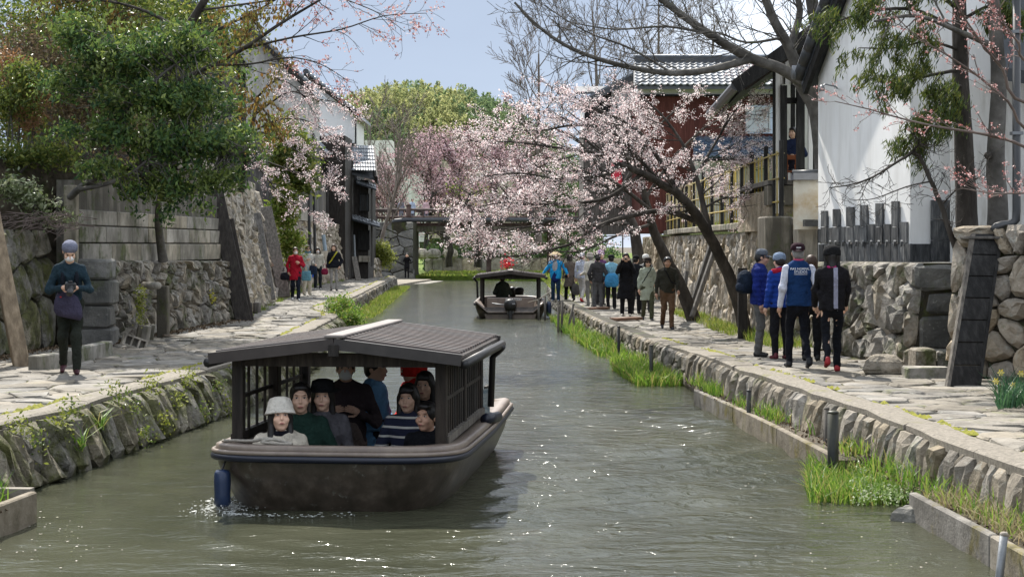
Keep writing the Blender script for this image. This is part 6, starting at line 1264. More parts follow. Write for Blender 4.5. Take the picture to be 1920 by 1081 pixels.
    mesh_np('body', V, faces, [sk, EYE, SCL, LIP, BROW], p, True, mi + mb.m)
    # ---- upper garment
    W = loose * fat; tm = cloth('top_%.3f_%.3f_%.3f' % top, top); hz = pel - v(0, 0, hem)
    Tp = [cone(SH[-1] + v(.02, 0, -.012), nk + v(-.02, .01, -.05), q(.056), q(.07), .05), cone(SH[1] + v(-.02, 0, -.012), nk + v(.02, .01, -.05), q(.056), q(.07), .05), cone(SH[-1] + v(.06, 0, -.08), SH[1] + v(-.06, 0, -.08), q(.085), q(.085), .05), cone(ch + v(0, 0, .05), pel + v(0, 0, .06), q(.165 * W), q(.15 * W), .05, (1, .68, 1)), cone(pel + v(0, 0, .08), hz, q(.155 * W), q((.165 + flare) * W), .04, (1, .72, 1)), cone(nk + v(0, .014, -.02), nk + v(0, .01, -.07), q(.064), q(.085), .03)]
    if not seated or hem < .1: Tp.append(ell(hz - v(0, 0, .22), v(.5, .5, .20), .01, None, True) if not seated else ell(pel - v(0, 0, .5), v(.1, .1, .1), .01, None, True))
    sl = cloth('sleeve_%.3f_%.3f_%.3f' % sleeve, sleeve) if sleeve else None; Sl = []
    for sd in (-1, 1):
        a = [cone(SH[sd], EL[sd], q(.058 * loose), q(.05 * loose), .014), cone(EL[sd], WR[sd] - (WR[sd] - EL[sd]) * .04, q(.05 * loose), q(.038 * loose), .03)]
        (Sl if sl else Tp).extend(a)
    jk = smesh(topname, Tp, vox, tm, p, -1 if 'p' in topname[:3] and 'ed' not in topname[-3:] and ('puff' in topname or 'padd' in topname) else .014, seed)
    if sl:
        for i in (0, 2): smesh('sleeve', Sl[i:i + 2], vox, sl, p, .004, seed + i)
    # ---- trousers and shoes
    if not bare:
        k = .82 if tight else 1.0; Tr = [cone(pel + v(0, 0, .05), pel - v(0, 0, .04), q(.14 * fat), q(.14 * fat), .04, (1, .75, 1))]
        for sd in (-1, 1): Tr += [cone(HP[sd], KN[sd], q(.092 * fat * k), q(.066 * k), .03), cone(KN[sd], AN[sd], q(.066 * k), q(.056 * k), .03)]
        smesh('trousers', Tr, vox, cloth('leg_%.3f_%.3f_%.3f' % trousers, trousers), p, .014, seed + 5)
    sm = flat('shoe_%.3f_%.3f_%.3f' % shoes, shoes, .6)
    for sd in () if bare else (-1, 1):
        a = AN[sd]; lift = stance in ('walk', 'stride') and ((sd < 0) == (stance == 'walk')); tl = -.10 if lift else -.055
        smesh('shoe', [cone(a + v(0, .035, -.04), a + v(.012 * sd, -.13, tl if lift else -.056), q(.038), q(.028), .03, (1, 1, 1)), cone(a + v(0, .015, .0), a + v(0, .015, -.04), q(.04), q(.04), .02)], min(vox, .013), sm, p)
    # ---- hair, hat, mask
    hm = HAIRS[hcol]
    if hair != 'none':
        Hh = [ell(hp(0, .02, .035 if not hat else .015), v(.088, .105, .100) if not hat else v(.084, .100, .09), .02, Rn)]
        if hair == 'long': Hh += [cone(hp(.07, .02, .0), hp(.085, .02, -hairlen), q(.034), q(.03), .03), cone(hp(-.07, .02, .0), hp(-.085, .02, -hairlen), q(.034), q(.03), .03), cone(hp(0, .07, 0), hp(0, .075, -hairlen), q(.06), q(.055), .04), ell(hp(0, -.05, .095), v(.06, .045, .03), .02, Rn)]
        elif hair == 'bob': Hh += [cone(hp(.068, .02, .0), hp(.072, .015, -.09), q(.038), q(.034), .03), cone(hp(-.068, .02, .0), hp(-.072, .015, -.09), q(.038), q(.034), .03), cone(hp(0, .06, 0), hp(0, .06, -.09), q(.06), q(.055), .04), ell(hp(0, -.055, .075), v(.06, .04, .035), .02, Rn)]
        else: Hh += [ell(hp(0, -.045, .095), v(.066, .05, .028), .02, Rn), ell(hp(0, .06, -.03), v(.07, .05, .06), .03, Rn)]
        if hat: Hh.append(ell(hp(0, -.03, .17), v(.2, .2, .10), .01, Rn, True))
        Hh.append(ell(hp(0, -.108, -.022 if hair == 'short' else -.04), v(.074, .085, .105) if hair == 'short' else v(.068, .095, .125), .01, Rn, True))
        if not hat: Hh += [ell(hp(.016, -.070, .074), v(.056, .030, .030), .015, Rn), ell(hp(-.03, -.066, .07), v(.03, .028, .034), .015, Rn)] if hair != 'short' else [ell(hp(.012, -.068, .088), v(.056, .032, .022), .015, Rn), ell(hp(-.035, -.06, .08), v(.026, .028, .026), .015, Rn)]
        if hair == 'short': Hh.append(ell(hp(0, -.03, -.16), v(.2, .13, .12), .01, Rn, True))
        smesh('hair', Hh, min(vox, .010), hm, p, .004, seed + 9)
    if hat:
        m = MB(); hc = cloth('hat_%.2f_%.2f_%.2f' % hatc, hatc); c0 = hp(0, .012, .06); 
        if hat == 'bucket': m.lathe([(.132, -.045), (.129, -.038), (.114, .0), (.108, .025), (.10, .06), (.083, .088), (.05, .10), (.004, .104)], (0, .005, .012), 22)
        elif hat == 'wide': m.lathe([(.155, -.012), (.15, -.006), (.105, .0), (.1, .03), (.09, .07), (.05, .085), (.004, .087)], (0, 0, 0), 20)
        elif hat == 'straw': m.lathe([(.24, -.02), (.238, -.012), (.15, .035), (.07, .095), (.004, .14)], (0, 0, 0), 20)
        elif hat == 'beanie': m.lathe([(.103, -.045), (.107, -.02), (.105, .02), (.088, .06), (.05, .08), (.004, .086)], (0, 0, 0), 18)
        elif hat == 'hood': m.lathe([(.125, -.13), (.128, -.05), (.122, .02), (.1, .06), (.05, .085), (.004, .09)], (0, .012, 0), 18)
        elif hat == 'helmet': m.lathe([(.118, -.05), (.122, -.03), (.12, .02), (.1, .065), (.06, .09), (.004, .1)], (0, .0, 0), 18)
        else:
            m.lathe([(.098, -.02), (.101, 0), (.098, .03), (.082, .062), (.045, .08), (.004, .084)], (0, 0, 0), 18); bs = 1 if hat == 'cap' else -1
            m.add([(x * .072, -bs * (.06 + .11 * math.sqrt(max(0, 1 - x * x)) * (1 if k else .3)), -.012 - (.018 if k else 0) - .012 * x * x) for k in (0, 1) for x in np.linspace(-1, 1, 9)], [(i, i + 1, i + 10, i + 9) for i in range(8)])
        ob_ = mesh_np('hat', [c0 + Rn @ (np.array(x) * s) for x in m.v], m.f, hc, p, True)
    if mask:
        smesh('mask', [ell(hp(0, -.05, -.055), v(.062, .062, .052), .02, Rn), ell(hp(0, -.085, -.035), v(.034, .035, .034), .02, Rn)], min(vox, .01), MASKM, p)
    if glasses:
        m = MB()
        for sd in (-1, 1): c = hp(.033 * sd, -.1, .008); m.box(c, (q(.048), q(.012), q(.034)), Ry, .004); m.beam(Vector(hp(.06 * sd, -.095, .012)), Vector(hp(.082 * sd, .0, .008)), .006, .008)
        m.box(hp(0, -.103, .012), (q(.02), q(.006), q(.006)), Ry); m.build('glasses', BLACK, p)
    return dict(o=p, SH=SH, WR=WR, EL=EL, hd=hd, pel=pel, ch=ch, hp=hp, jk=jk, s=s, nk=nk)
def W_(pd, q): return pd['o'].matrix_basis @ Vector(q)
def ground(px, py, zf):
    Y = 30.0
    for _ in range(12): Y = F * (CZ - zf(Y) - .025) / (py - HZ)
    return Vector(((px - 960) / F * Y, Y, zf(Y) + .025))
def hgt(px, top, feet, zf): g = ground(px, feet, zf); return (feet - top) / F * g.y
# ------------------------------------------------------------------ bags and hand-held things
def tote(label, c, w, h, d, col, strap=.12, name='tote_bag', cat='bag', shape='tote', rz=0):
    t = thing(name, label, cat, tuple(c)); m = MB(); R = Matrix.Rotation(rz, 3, 'Z'); mt = cloth('bag_%.2f_%.2f_%.2f' % col, col, .6); c = Vector(c)
    pr = [(.42, .44, 0), (.5, .5, .12), (.5, .5, .5), (.46, .4, .85), (.42, .3, 1.0)] if shape == 'tote' else [(.3, .3, 0), (.46, .45, .1), (.5, .5, .4), (.42, .4, .8), (.2, .2, 1.0)]
    n = 14; V = []
    for a, b, z in pr:
        for j in range(n):
            th = 2 * math.pi * j / n; cx, sy = math.cos(th), math.sin(th); V.append(c + R @ Vector((a * w * math.copysign(abs(cx) ** .55, cx), b * d * math.copysign(abs(sy) ** .55, sy), h * z)))
    k = len(pr); fs = [(i * n + j, i * n + (j + 1) % n, (i + 1) * n + (j + 1) % n, (i + 1) * n + j) for i in range(k - 1) for j in range(n)] + [tuple(range(n - 1, -1, -1)), tuple(range((k - 1) * n, k * n))]
    m.add(V, fs); m.build('bag_body', mt, t, True)
    if strap:
        for s_ in (-1, 1): part('handle', mt, t, lambda m: m.tube([c + R @ Vector((-.25 * w, s_ * .2 * d, h)), c + R @ Vector((-.15 * w, s_ * .1 * d, h + strap * .8)), c + R @ Vector((0, 0, h + strap)), c + R @ Vector((.15 * w, s_ * .1 * d, h + strap * .8)), c + R @ Vector((.25 * w, s_ * .2 * d, h))], .009, 5), True)
    return t
def strap_on(pd, label, pts, col, w=.03, name='shoulder_strap', parent=None):
    """a band lying on the garment: local points pushed onto the jacket surface"""
    me = pd['jk'].data; bvh = BVHTree.FromPolygons([v.co.copy() for v in me.vertices], [tuple(p.vertices) for p in me.polygons]); out = []
    P_ = smooth_line([Vector(q) for q in pts], 5)
    for q in P_:
        l, n, i, d = bvh.find_nearest(q); out.append(l + n * .006)
    m = MB(); V = []
    for i, q in enumerate(out):
        t = (out[min(i + 1, len(out) - 1)] - out[max(i - 1, 0)]).normalized(); l, n, _, _ = bvh.find_nearest(q); b = t.cross(n).normalized() * w / 2; V += [q - b, q + b]
    fs = [(2 * i, 2 * i + 1, 2 * i + 3, 2 * i + 2) for i in range(len(out) - 1)]; m.add(V, fs); return m.build(name, cloth('strap_%.2f_%.2f_%.2f' % col, col), pd['o'])
def onback(pd, verts, faces, mat, name, sgn=1, off=.004, parent=None):
    me = pd['jk'].data; bvh = BVHTree.FromPolygons([v.co.copy() for v in me.vertices], [tuple(p.vertices) for p in me.polygons]); V = []
    for x, z in verts:
        h = bvh.ray_cast(Vector((x, sgn * 1.0, z)), Vector((0, -sgn, 0)))[0]; V.append((x, (h.y if h else 0.1 * sgn) + sgn * off, z))
    return mesh_np(name, V, faces, mat, parent or pd['jk'])
def lettering(pd, text, zc, size, mat):
    cu = bpy.data.curves.new('lettering', 'FONT'); cu.body = text; cu.align_x = 'CENTER'; cu.size = size; cu.resolution_u = 3
    tmp = bpy.data.objects.new('tmp_text', cu); COL.objects.link(tmp); dg = bpy.context.evaluated_depsgraph_get(); me = bpy.data.meshes.new_from_object(tmp.evaluated_get(dg)); bpy.data.objects.remove(tmp)
    V = [(-v.co.x, zc + v.co.y) for v in me.vertices]; fs = [tuple(p.vertices)[::-1] for p in me.polygons]; bpy.data.meshes.remove(me); return onback(pd, V, fs, mat, 'lettering', 1, .005)
PI = math.pi
# ------------------------------------------------------------------ the photographer on the left path
g = ground(131, 700, z_left)
ph = person('photographer in dark teal top and grey cap looking down at his camera', g, .25, 1.72, ('hold', 'hold'), 'walk', (.02, .04, .055), 'top', .05, (.022, .026, .02), (.055, .016, .022), 'short', 'grey', 'capback', (.17, .18, .24), True, False, .011, 'a', (.1, .7), .97, lean=.08, seed=3)
part('vest_panel', cloth('vest_dark', (.012, .015, .022)), ph['o'], lambda m: [m.tube([Vector(ph['SH'][s_] * .62) + Vector((0, -.02, ph['SH'][s_][2] * .38 + .05)), Vector(ph['ch']) + Vector((s_ * .085, -.115, .05)), Vector(ph['ch']) + Vector((s_ * .09, -.125, -.12))], .028, 6) for s_ in (-1, 1)], True)
w = (W_(ph, ph['WR'][-1]) + W_(ph, ph['WR'][1])) / 2 + Vector((.03, -.06, .02))
cmr = thing('camera', 'black camera with long lens in the photographer hands', 'camera', tuple(w)); part('camera_body', BLACK, cmr, lambda m: m.box(w, (.14, .07, .09), Matrix.Rotation(.2, 3, 'Z'), .012)); part('lens', BLACK, cmr, lambda m: m.lathe([(.034, 0), (.036, .06), (.042, .065), (.042, .13), (.038, .135)], w + Vector((.02, -.03, -.01)), 14, Matrix.Rotation(2.3, 3, 'X')), True); part('viewfinder', BLACK, cmr, lambda m: m.box(w + Vector((0, 0, .06)), (.05, .05, .035), None, .01)); part('dial', STEEL, cmr, lambda m: m.lathe([(.014, 0), (.014, .015)], w + Vector((-.05, 0, .045)), 8))
mb_ = thing('messenger_bag', 'purple-grey messenger bag hanging at the photographer front', 'bag', tuple(g + Vector((.02, -.2, .78)))); cb = g + Vector((.03, -.19, .74))
def msg(m):
    n = 12; V = []
    for a, b_, z in ((.16, .05, 0), (.19, .07, .06), (.18, .065, .18), (.13, .05, .30), (.07, .03, .34)):
        for j in range(n): th = 2 * PI * j / n; V.append(cb + Vector((a * math.copysign(abs(math.cos(th)) ** .6, math.cos(th)), b_ * math.copysign(abs(math.sin(th)) ** .7, math.sin(th)), z - .04 * math.cos(th))))
    m.add(V, [(i * n + j, i * n + (j + 1) % n, (i + 1) * n + (j + 1) % n, (i + 1) * n + j) for i in range(4) for j in range(n)] + [tuple(range(n - 1, -1, -1)), tuple(range(4 * n, 5 * n))])
part('bag_body', cloth('messenger', (.055, .05, .085)), mb_, msg, True); part('red_tab', flat('red_tab', (.5, .03, .03)), mb_, lambda m: m.box(cb + Vector((-.08, -.06, .27)), (.02, .012, .015)))
# ------------------------------------------------------------------ women on the left path
L = lambda px, py: ground(px, py, z_left)
g = L(554, 563); r1 = person('woman in red coat and white mask holding a snack', g, .2, 1.62, ('pocket', 'phone'), 'walk', (.38, .012, .03), 'coat', .24, (.014, .018, .03), (.7, .7, .7), 'short', 'brown', None, (.1, .1, .1), True, False, .017, seed=11, flare=.03, group='women on the left path', loose=1.1)
tote('navy handbag on the arm of the woman in red', g + Vector((-.30, -.05, .62)), .32, .26, .16, (.012, .012, .02), .14, 'handbag', shape='sack'); tote('teal blue tote bag carried by the woman in red', g + Vector((.34, -.10, .60)), .30, .30, .12, (.12, .28, .36), .16)
g = L(576, 553); r2 = person('woman in white jacket with sunglasses and blue scarf', g, .5, 1.68, ('phone', 'bent'), 'stand', (.55, .53, .48), 'jacket', .06, (.50, .46, .38), (.5, .47, .4), 'short', 'brown', None, (.1, .1, .1), False, True, .017, seed=12, group='women on the left path')
part('scarf', cloth('scarf_blue', (.10, .25, .38)), r2['o'], lambda m: m.tube([Vector(r2['nk']) + Vector((.08 * math.cos(a), -.01 + .075 * math.sin(a), .02)) for a in np.linspace(0, 2 * PI, 13)], .035, 7), True)
tote('dark navy shoulder bag of the woman in white jacket', g + Vector((.22, -.16, .70)), .26, .30, .1, (.015, .025, .05), .2)
g = L(596, 543); r3 = person('woman with long dark hair, pale jacket and face mask', g, .1, 1.60, ('bent', 'down'), 'stand', (.52, .49, .42), 'jacket', .05, (.02, .025, .03), (.6, .6, .58), 'long', 'black', None, (.1, .1, .1), True, False, .018, seed=13, group='women on the left path', hairlen=.3)
tote('bright blue plastic bag held by the woman with long hair', g + Vector((-.26, -.15, .45)), .26, .62, .12, (.01, .11, .62), .1, 'plastic_bag', shape='sack')
g = L(626, 545); r4 = person('woman in black jacket with yellow strap and grey leggings', g, -.05, 1.72, ('down', 'pocket'), 'stand', (.012, .013, .018), 'jacket', .05, (.30, .29, .28), (.012, .012, .014), 'long', 'brown', None, (.1, .1, .1), False, False, .017, seed=14, group='women on the left path', loose=1.18, tight=True, hairlen=.16)
strap_on(r4, '', [(.14, -.03, 1.47), (.06, -.2, 1.32), (-.08, -.2, 1.15), (-.19, -.12, 1.02)], (.42, .38, .04), .05); tote('crimson handbag hanging from the hand of the woman in black', g + Vector((-.33, -.06, .60)), .26, .24, .14, (.20, .012, .045), .16, 'handbag', shape='sack')
g = Vector((P(763, 0, 104.5).x, 104.5, .16)); person('distant man in black standing by the abutment taking a photo', g, .1, 1.62, ('raise', 'raise'), 'stand', (.01, .01, .012), 'coat', .2, (.01, .01, .012), (.01, .01, .01), 'short', 'black', vox=.026, seed=15)
# ------------------------------------------------------------------ cyclists and walkers on the right path
R_ = lambda px, py: ground(px, py, z_right)
g = R_(1424, 668); c1 = person('man in blue puffer jacket and grey cap with backpack', g, 1.35, hgt(1424, 468, 668, z_right), ('down', 'bent'), 'stand', (.012, .025, .16), 'puffer_jacket', .05, (.12, .12, .115), (.02, .02, .02), 'short', 'black', 'cap', (.13, .145, .17), False, True, .012, 'b', (.1, .1), 1.1, seed=21, loose=1.15, group='group of five in cycling clothes')
bk = thing('backpack', 'small dark navy backpack on the man in blue puffer', 'backpack', tuple(g + Vector((-.26, .05, .95)))); cbk = g + Vector((-.22, -.03, .95))
part('bag_body', cloth('backpack', (.012, .02, .035)), bk, lambda m: m.lathe([(.06, 0), (.12, .03), (.135, .15), (.12, .28), (.07, .34), (.02, .36)], cbk, 12), True); part('pocket', cloth('backpack2', (.02, .03, .05)), bk, lambda m: m.lathe([(.03, 0), (.08, .02), (.085, .1), (.05, .14)], cbk + Vector((-.07, -.05, .03)), 10), True)
g = R_(1463, 673); c2 = person('cyclist in blue and red padded jacket and pale blue beanie seen from behind', g, PI + .3, hgt(1463, 475, 673, z_right), ('bent', 'down'), 'stand', (.015, .05, .28), 'padded_jacket', .06, (.012, .012, .015), (.09, .012, .02), 'short', 'black', 'beanie', (.20, .26, .36), False, False, .012, 'a', (0, .05), 1.0, seed=22, loose=1.1, group='group of five in cycling clothes')
part('red_yoke', cloth('yoke_red', (.4, .015, .04)), c2['o'], lambda m: m.tube([Vector(c2['SH'][-1]) + Vector((0, .02, .035)), Vector(c2['nk']) + Vector((0, .06, -.015)), Vector(c2['SH'][1]) + Vector((0, .02, .035))], .045, 8), True)
tote('pink-red pouch slung beside the cyclist in blue and red', g + Vector((.16, -.06, .80)), .16, .3, .12, (.5, .02, .09), 0, 'pouch', shape='sack')
g = R_(1497, 690); c3 = person('cyclist in blue vest with white lettering and white sleeves, back turned', g, PI + .1, hgt(1497, 457, 690, z_right), ('swingb', 'down'), 'walk', (.011, .04, .125), 'vest', .03, (.008, .009, .014), (.012, .013, .016), 'short', 'grey', 'capback', (.03, .012, .018), False, False, .011, 'b', (-.15, 0), 1.08, seed=23, sleeve=(.62, .64, .74), tight=True, group='group of five in cycling clothes')
WHT = flat('print_white', (.8, .8, .8)); s_ = c3['s']; zc = c3['ch'][2] + .125
lettering(c3, 'PAS NORMAL', zc, .044, WHT); lettering(c3, 'STUDIOS', zc - .042, .044, WHT); onback(c3, [(x, z) for x in np.linspace(.09, -.09, 8) for z in (zc - .062, zc - .057)], [(2 * i, 2 * i + 1, 2 * i + 3, 2 * i + 2) for i in range(7)], WHT, 'underline')
part('wristwatch', BLACK, c3['o'], lambda m: m.lathe([(.03, -.012), (.035, 0), (.03, .012)], c3['WR'][1] - (c3['WR'][1] - c3['EL'][1]) * .06, 12), True); part('pink_collar', cloth('pink', (.5, .08, .16)), c3['o'], lambda m: m.tube([Vector(c3['nk']) + Vector((.062 * math.cos(a), .012 + .06 * math.sin(a), .03)) for a in np.linspace(0, 2 * PI, 13)], .016, 6), True)
part('cap_stripe', WHT, c3['o'], lambda m: m.box(c3['hp'](0, .105, .075), (.06, .02, .012)))
g = R_(1521, 676); c4 = person('dark-haired person in black half hidden between the two cyclists', g, PI - .2, hgt(1521, 478, 676, z_right), ('down', 'down'), 'stand', (.012, .012, .016), 'jacket', .06, (.008, .008, .01), (.01, .01, .01), 'bob', 'brown', None, (0, 0, 0), False, False, .014, seed=24, group='group of five in cycling clothes')
g = R_(1560, 698); c5 = person('cyclist in black jacket with grey back stripe and red shoes', g, PI - .12, hgt(1560, 463, 698, z_right), ('swingf', 'swingf'), 'stride', (.012, .011, .013), 'jacket', .05, (.008, .009, .013), (.26, .015, .02), 'long', 'black', 'helmet', (.012, .012, .013), False, False, .011, seed=25, loose=1.12, tight=True, group='group of five in cycling clothes', hairlen=.14)
onback(c5, [(x, z) for z in np.linspace(c5['ch'][2] + .2, c5['pel'][2] - .08, 16) for x in (-.012, -.068)], [(2 * i, 2 * i + 1, 2 * i + 3, 2 * i + 2) for i in range(15)], cloth('stripe_grey', (.28, .28, .36)), 'back_stripe', 1, .005)
part('pink_collar', cloth('magenta', (.42, .03, .16)), c5['o'], lambda m: m.tube([Vector(c5['nk']) + Vector((.068 * math.cos(a), .012 + .068 * math.sin(a), -.02)) for a in np.linspace(0, 2 * PI, 13)], .02, 6), True)
g = R_(1251, 617); j = person('man in dark olive sweater and brown trousers walking alone', g, .05, 1.66, ('down', 'swingf'), 'walk', (.035, .034, .026), 'sweater', .04, (.125, .075, .045), (.03, .03, .035), 'short', 'black', None, (0, 0, 0), False, False, .014, 'b', (0, .15), 1.12, seed=31, group='walkers on the right path'); strap_on(j, '', [(-.1, -.02, 1.44), (-.02, -.2, 1.28), (.1, -.2, 1.12), (.19, -.1, .98)], (.012, .012, .012), .035)
g = R_(1214, 600); i_ = person('woman in sage green coat, dark brimmed hat and sunglasses', g, .1, 1.60, ('down', 'down'), 'walk', (.36, .40, .32), 'coat', .34, (.07, .075, .045), (.05, .05, .055), 'bob', 'black', 'wide', (.03, .022, .02), False, True, .015, seed=32, group='walkers on the right path', flare=.03, loose=1.08); strap_on(i_, '', [(.12, -.02, 1.42), (.03, -.2, 1.27), (-.1, -.2, 1.1), (-.19, -.1, .96)], (.02, .02, .02), .025)
for z in (1.2, 1.05, .92): part('button', BLACK, i_['o'], lambda m: m.lathe([(.012, 0), (.012, .01)], (.06, -.155, z * .94), 8, Matrix.Rotation(PI / 2, 3, 'X')))
g = R_(1174, 592); gg = person('woman in long black coat raising a phone to take a picture', g, -.1, 1.72, ('raise', 'raise'), 'stand', (.009, .009, .011), 'coat', .42, (.01, .01, .012), (.55, .5, .45), 'long', 'black', None, (0, 0, 0), False, False, .015, seed=33, loose=1.15, flare=.05, group='walkers on the right path')
pw = (W_(gg, gg['WR'][-1]) + W_(gg, gg['WR'][1])) / 2 + Vector((0, -.05, .06)); t = thing('phone', 'dark phone held up by the woman in long black coat', 'phone', tuple(pw)); part('phone_body', BLACK, t, lambda m: m.box(pw, (.15, .012, .075), None, .004))
g = R_(1192, 588); person('person in black jacket standing behind the woman with phone', g, PI - .4, 1.64, ('down', 'down'), 'stand', (.014, .015, .018), 'jacket', .1, (.012, .012, .014), (.02, .02, .02), 'short', 'black', 'capback', (.012, .012, .014), False, False, .018, seed=34, group='crowd on the right path')
g = R_(1146, 580); person('person in light blue jacket and dark cap, back turned', g, PI + .1, 1.64, ('down', 'bent'), 'stand', (.20, .42, .55), 'jacket', .04, (.015, .015, .018), (.02, .02, .02), 'short', 'black', 'capback', (.015, .015, .018), False, False, .018, seed=35, group='crowd on the right path', loose=1.1); tote('large sky blue sack on the hip of the person in light blue', g + Vector((0, -.24, .68)), .44, .42, .16, (.05, .24, .46), 0, 'shoulder_bag', shape='sack')
g = R_(1121, 580); person('man in dark grey jacket and grey jeans seen from behind', g, PI - .1, 1.66, ('pocket', 'pocket'), 'stand', (.05, .048, .05), 'jacket', .05, (.11, .11, .115), (.04, .04, .045), 'short', 'black', 'capback', (.05, .05, .05), False, False, .018, seed=36, group='crowd on the right path', loose=1.12)
g = R_(1107, 574); person('person in cream padded jacket and pale hat, half hidden', g, PI + .5, 1.66, ('down', 'bent'), 'stand', (.6, .57, .5), 'padded_jacket', .06, (.2, .19, .18), (.1, .1, .1), 'short', 'grey', 'bucket', (.5, .45, .4), False, False, .02, seed=37, group='crowd on the right path', loose=1.15)
g = R_(1126, 572); person('person in purple hat standing behind the grey-jacketed man', g, .6, 1.74, ('down', 'down'), 'stand', (.14, .06, .16), 'jacket', .06, (.03, .03, .035), (.05, .05, .05), 'short', 'black', 'bucket', (.42, .25, .5), False, False, .02, seed=38, group='crowd on the right path')
g = R_(1091, 566); person('person in pale blue-white jacket, pale trousers and red shoes', g, PI - .5, 1.66, ('bent', 'down'), 'walk', (.52, .56, .66), 'jacket', .06, (.52, .5, .47), (.5, .03, .03), 'short', 'black', 'capback', (.5, .5, .55), False, False, .02, seed=39, group='crowd on the right path')
g = R_(1068, 565); person('woman in taupe coat and dark tights walking away', g, PI + .3, 1.62, ('down', 'down'), 'walk', (.12, .10, .085), 'coat', .36, (.012, .012, .014), (.02, .02, .02), 'bob', 'black', 'wide', (.03, .025, .022), False, False, .02, seed=40, group='crowd on the right path', flare=.05); tote('grey bag hanging from the woman in taupe coat', g + Vector((.2, -.12, .22)), .3, .4, .14, (.09, .085, .08), .2, shape='sack')
g = R_(1042, 565); ha = person('boatman in bright blue happi coat and straw hat', g, -.25, 1.68, ('out', 'out'), 'stand', (.02, .30, .62), 'happi_coat', .10, (.02, .05, .10), (.3, .32, .36), 'short', 'black', 'straw', (.55, .43, .27), False, False, .016, 'b', seed=41, loose=1.2, group='crowd on the right path')
smesh('shirt', [ell(ha['ch'] + np.array([0, -.075, .0]), (.10, .085, .22), .02)], .016, cloth('shirt_grey', (.42, .42, .43)), ha['o'], .004, 2); smesh('sash', [cone(ha['pel'] + np.array([0, -.06, -.12]), ha['pel'] + np.array([0, -.06, .06]), .14, .13, .02, (1, .6, 1))], .016, cloth('sash_navy', (.012, .025, .12)), ha['o'])
g = R_(1211, 585); person('person in pale knitted hat behind the woman in sage coat', g, PI, 1.66, ('down', 'down'), 'stand', (.2, .2, .19), 'jacket', .06, (.05, .05, .05), (.05, .05, .05), 'short', 'grey', 'beanie', (.7, .69, .66), False, False, .022, seed=42, group='crowd on the right path')
# tea house guest, people on the bridge, a stroller beyond it
q = P(1488, 340, 33.0); person('woman in dark clothes sitting at the tea house veranda', (q.x, q.y, q.z + .22), -.6, 1.6, ('lap', 'lap'), 'stand', (.02, .03, .07), 'top', .05, (.02, .02, .03), (.02, .02, .02), 'bob', 'black', None, (0, 0, 0), False, False, .017, seed=43, seated=True)
for px, y, lab, col, sd in ((773, 388, 'person in pale blue top on the bridge, behind the rail', (.42, .5, .62), 51), (799, 388, 'person in pale pink kimono on the bridge', (.6, .42, .44), 52), (752, 388, 'person in grey on the bridge near the post', (.22, .22, .26), 53)):
    q = P(px, 360, 110.5); person(lab, (q.x, 110.5, 3.9), .4, 1.62, ('down', 'down'), 'stand', col, 'top', .3, (.15, .15, .18), (.05, .05, .05), 'short', 'black', None, (0, 0, 0), False, False, .03, seed=sd, group='people on the bridge')
q = P(782, 0, 121); person('person in white top beyond the bridge by the abutment', (q.x, 120, 1.35), .2, 1.6, ('down', 'down'), 'stand', (.6, .6, .55), 'top', .1, (.3, .3, .32), (.05, .05, .05), 'short', 'black', 'wide', (.6, .58, .5), False, False, .03, seed=54)
# ------------------------------------------------------------------ passengers of the near boat, boatman of the moored boat
def rider(label, px, py, Y, rz, H, col, **k):
    H *= 1.14; hw = P(px, py, Y); s = H / 1.70; ln = k.get('lean', 0.0); h0 = Vector((0, -ln * s - .035 * s, (.17 + .53 + .125) * s)); loc = hw - Matrix.Rotation(rz, 3, 'Z') @ h0
    return person(label, loc, rz, H, k.pop('arms', ('lap', 'lap')), 'stand', col, k.pop('topname', 'jacket'), .02, k.pop('trousers', (.02, .02, .025)), (.02, .02, .02), seated=True, group='passengers of the near boat', vox=k.pop('vox', .011), **k)
r = rider('woman in cream coat and cream bucket hat at the boat bow', 526, 782, 14.35, .15, 1.6, (.60, .545, .45), hair='long', hat='bucket', hatc=(.64, .60, .53), head=(.1, -.22), topname='coat', loose=1.22, seed=61, arms=('hold', 'hold'), hairlen=.30)
part('scarf', cloth('scarf_black', (.01, .01, .016)), r['o'], lambda m: m.tube([Vector(r['nk']) + Vector((.075 * math.cos(a), -.005 + .07 * math.sin(a), -.01)) for a in np.linspace(0, 2 * PI, 13)], .03, 7), True)
rider('young man in dark green jacket behind the cream-hatted woman', 563, 746, 14.75, .1, 1.68, (.018, .045, .035), hair='short', head=(.05, 0), seed=62, loose=1.1, fat=1.05)
rider('long-haired woman in grey top and dark hat in the boat shade', 605, 742, 14.95, 0, 1.64, (.11, .105, .115), hair='long', head=(0, .05), seed=63, hairlen=.22, hat='wide', hatc=(.012, .012, .014), arms=('lap', 'bent'))
rider('person in brown sweater and white mask sitting amidships', 648, 690, 16.2, .05, 1.68, (.06, .046, .05), topname='sweater', hair='short', mask=True, trousers=(.17, .135, .12), seed=64, fat=1.12, arms=('phone', 'phone'))
rider('passenger in light blue rain jacket facing the right side', 705, 690, 16.6, 1.2, 1.66, (.17, .38, .64), topname='rain_jacket', hair='short', seed=65, loose=1.25)
rider('passenger in bright red jacket near the boat stern', 772, 690, 16.7, -1.0, 1.66, (.68, .025, .02), hair='short', hat='hood', hatc=(.68, .03, .025), seed=66, loose=1.25)
rider('dark-clothed passenger with black hair behind the striped woman', 796, 722, 15.75, -.2, 1.62, (.014, .014, .018), hair='long', seed=67)
sw = rider('woman in navy and white striped sweater on the right bench', 765, 746, 15.2, -.15, 1.62, (.015, .02, .045), topname='sweater', hair='long', seed=68, hairlen=.26, head=(-.05, .02), arms=('lap', 'hold'))
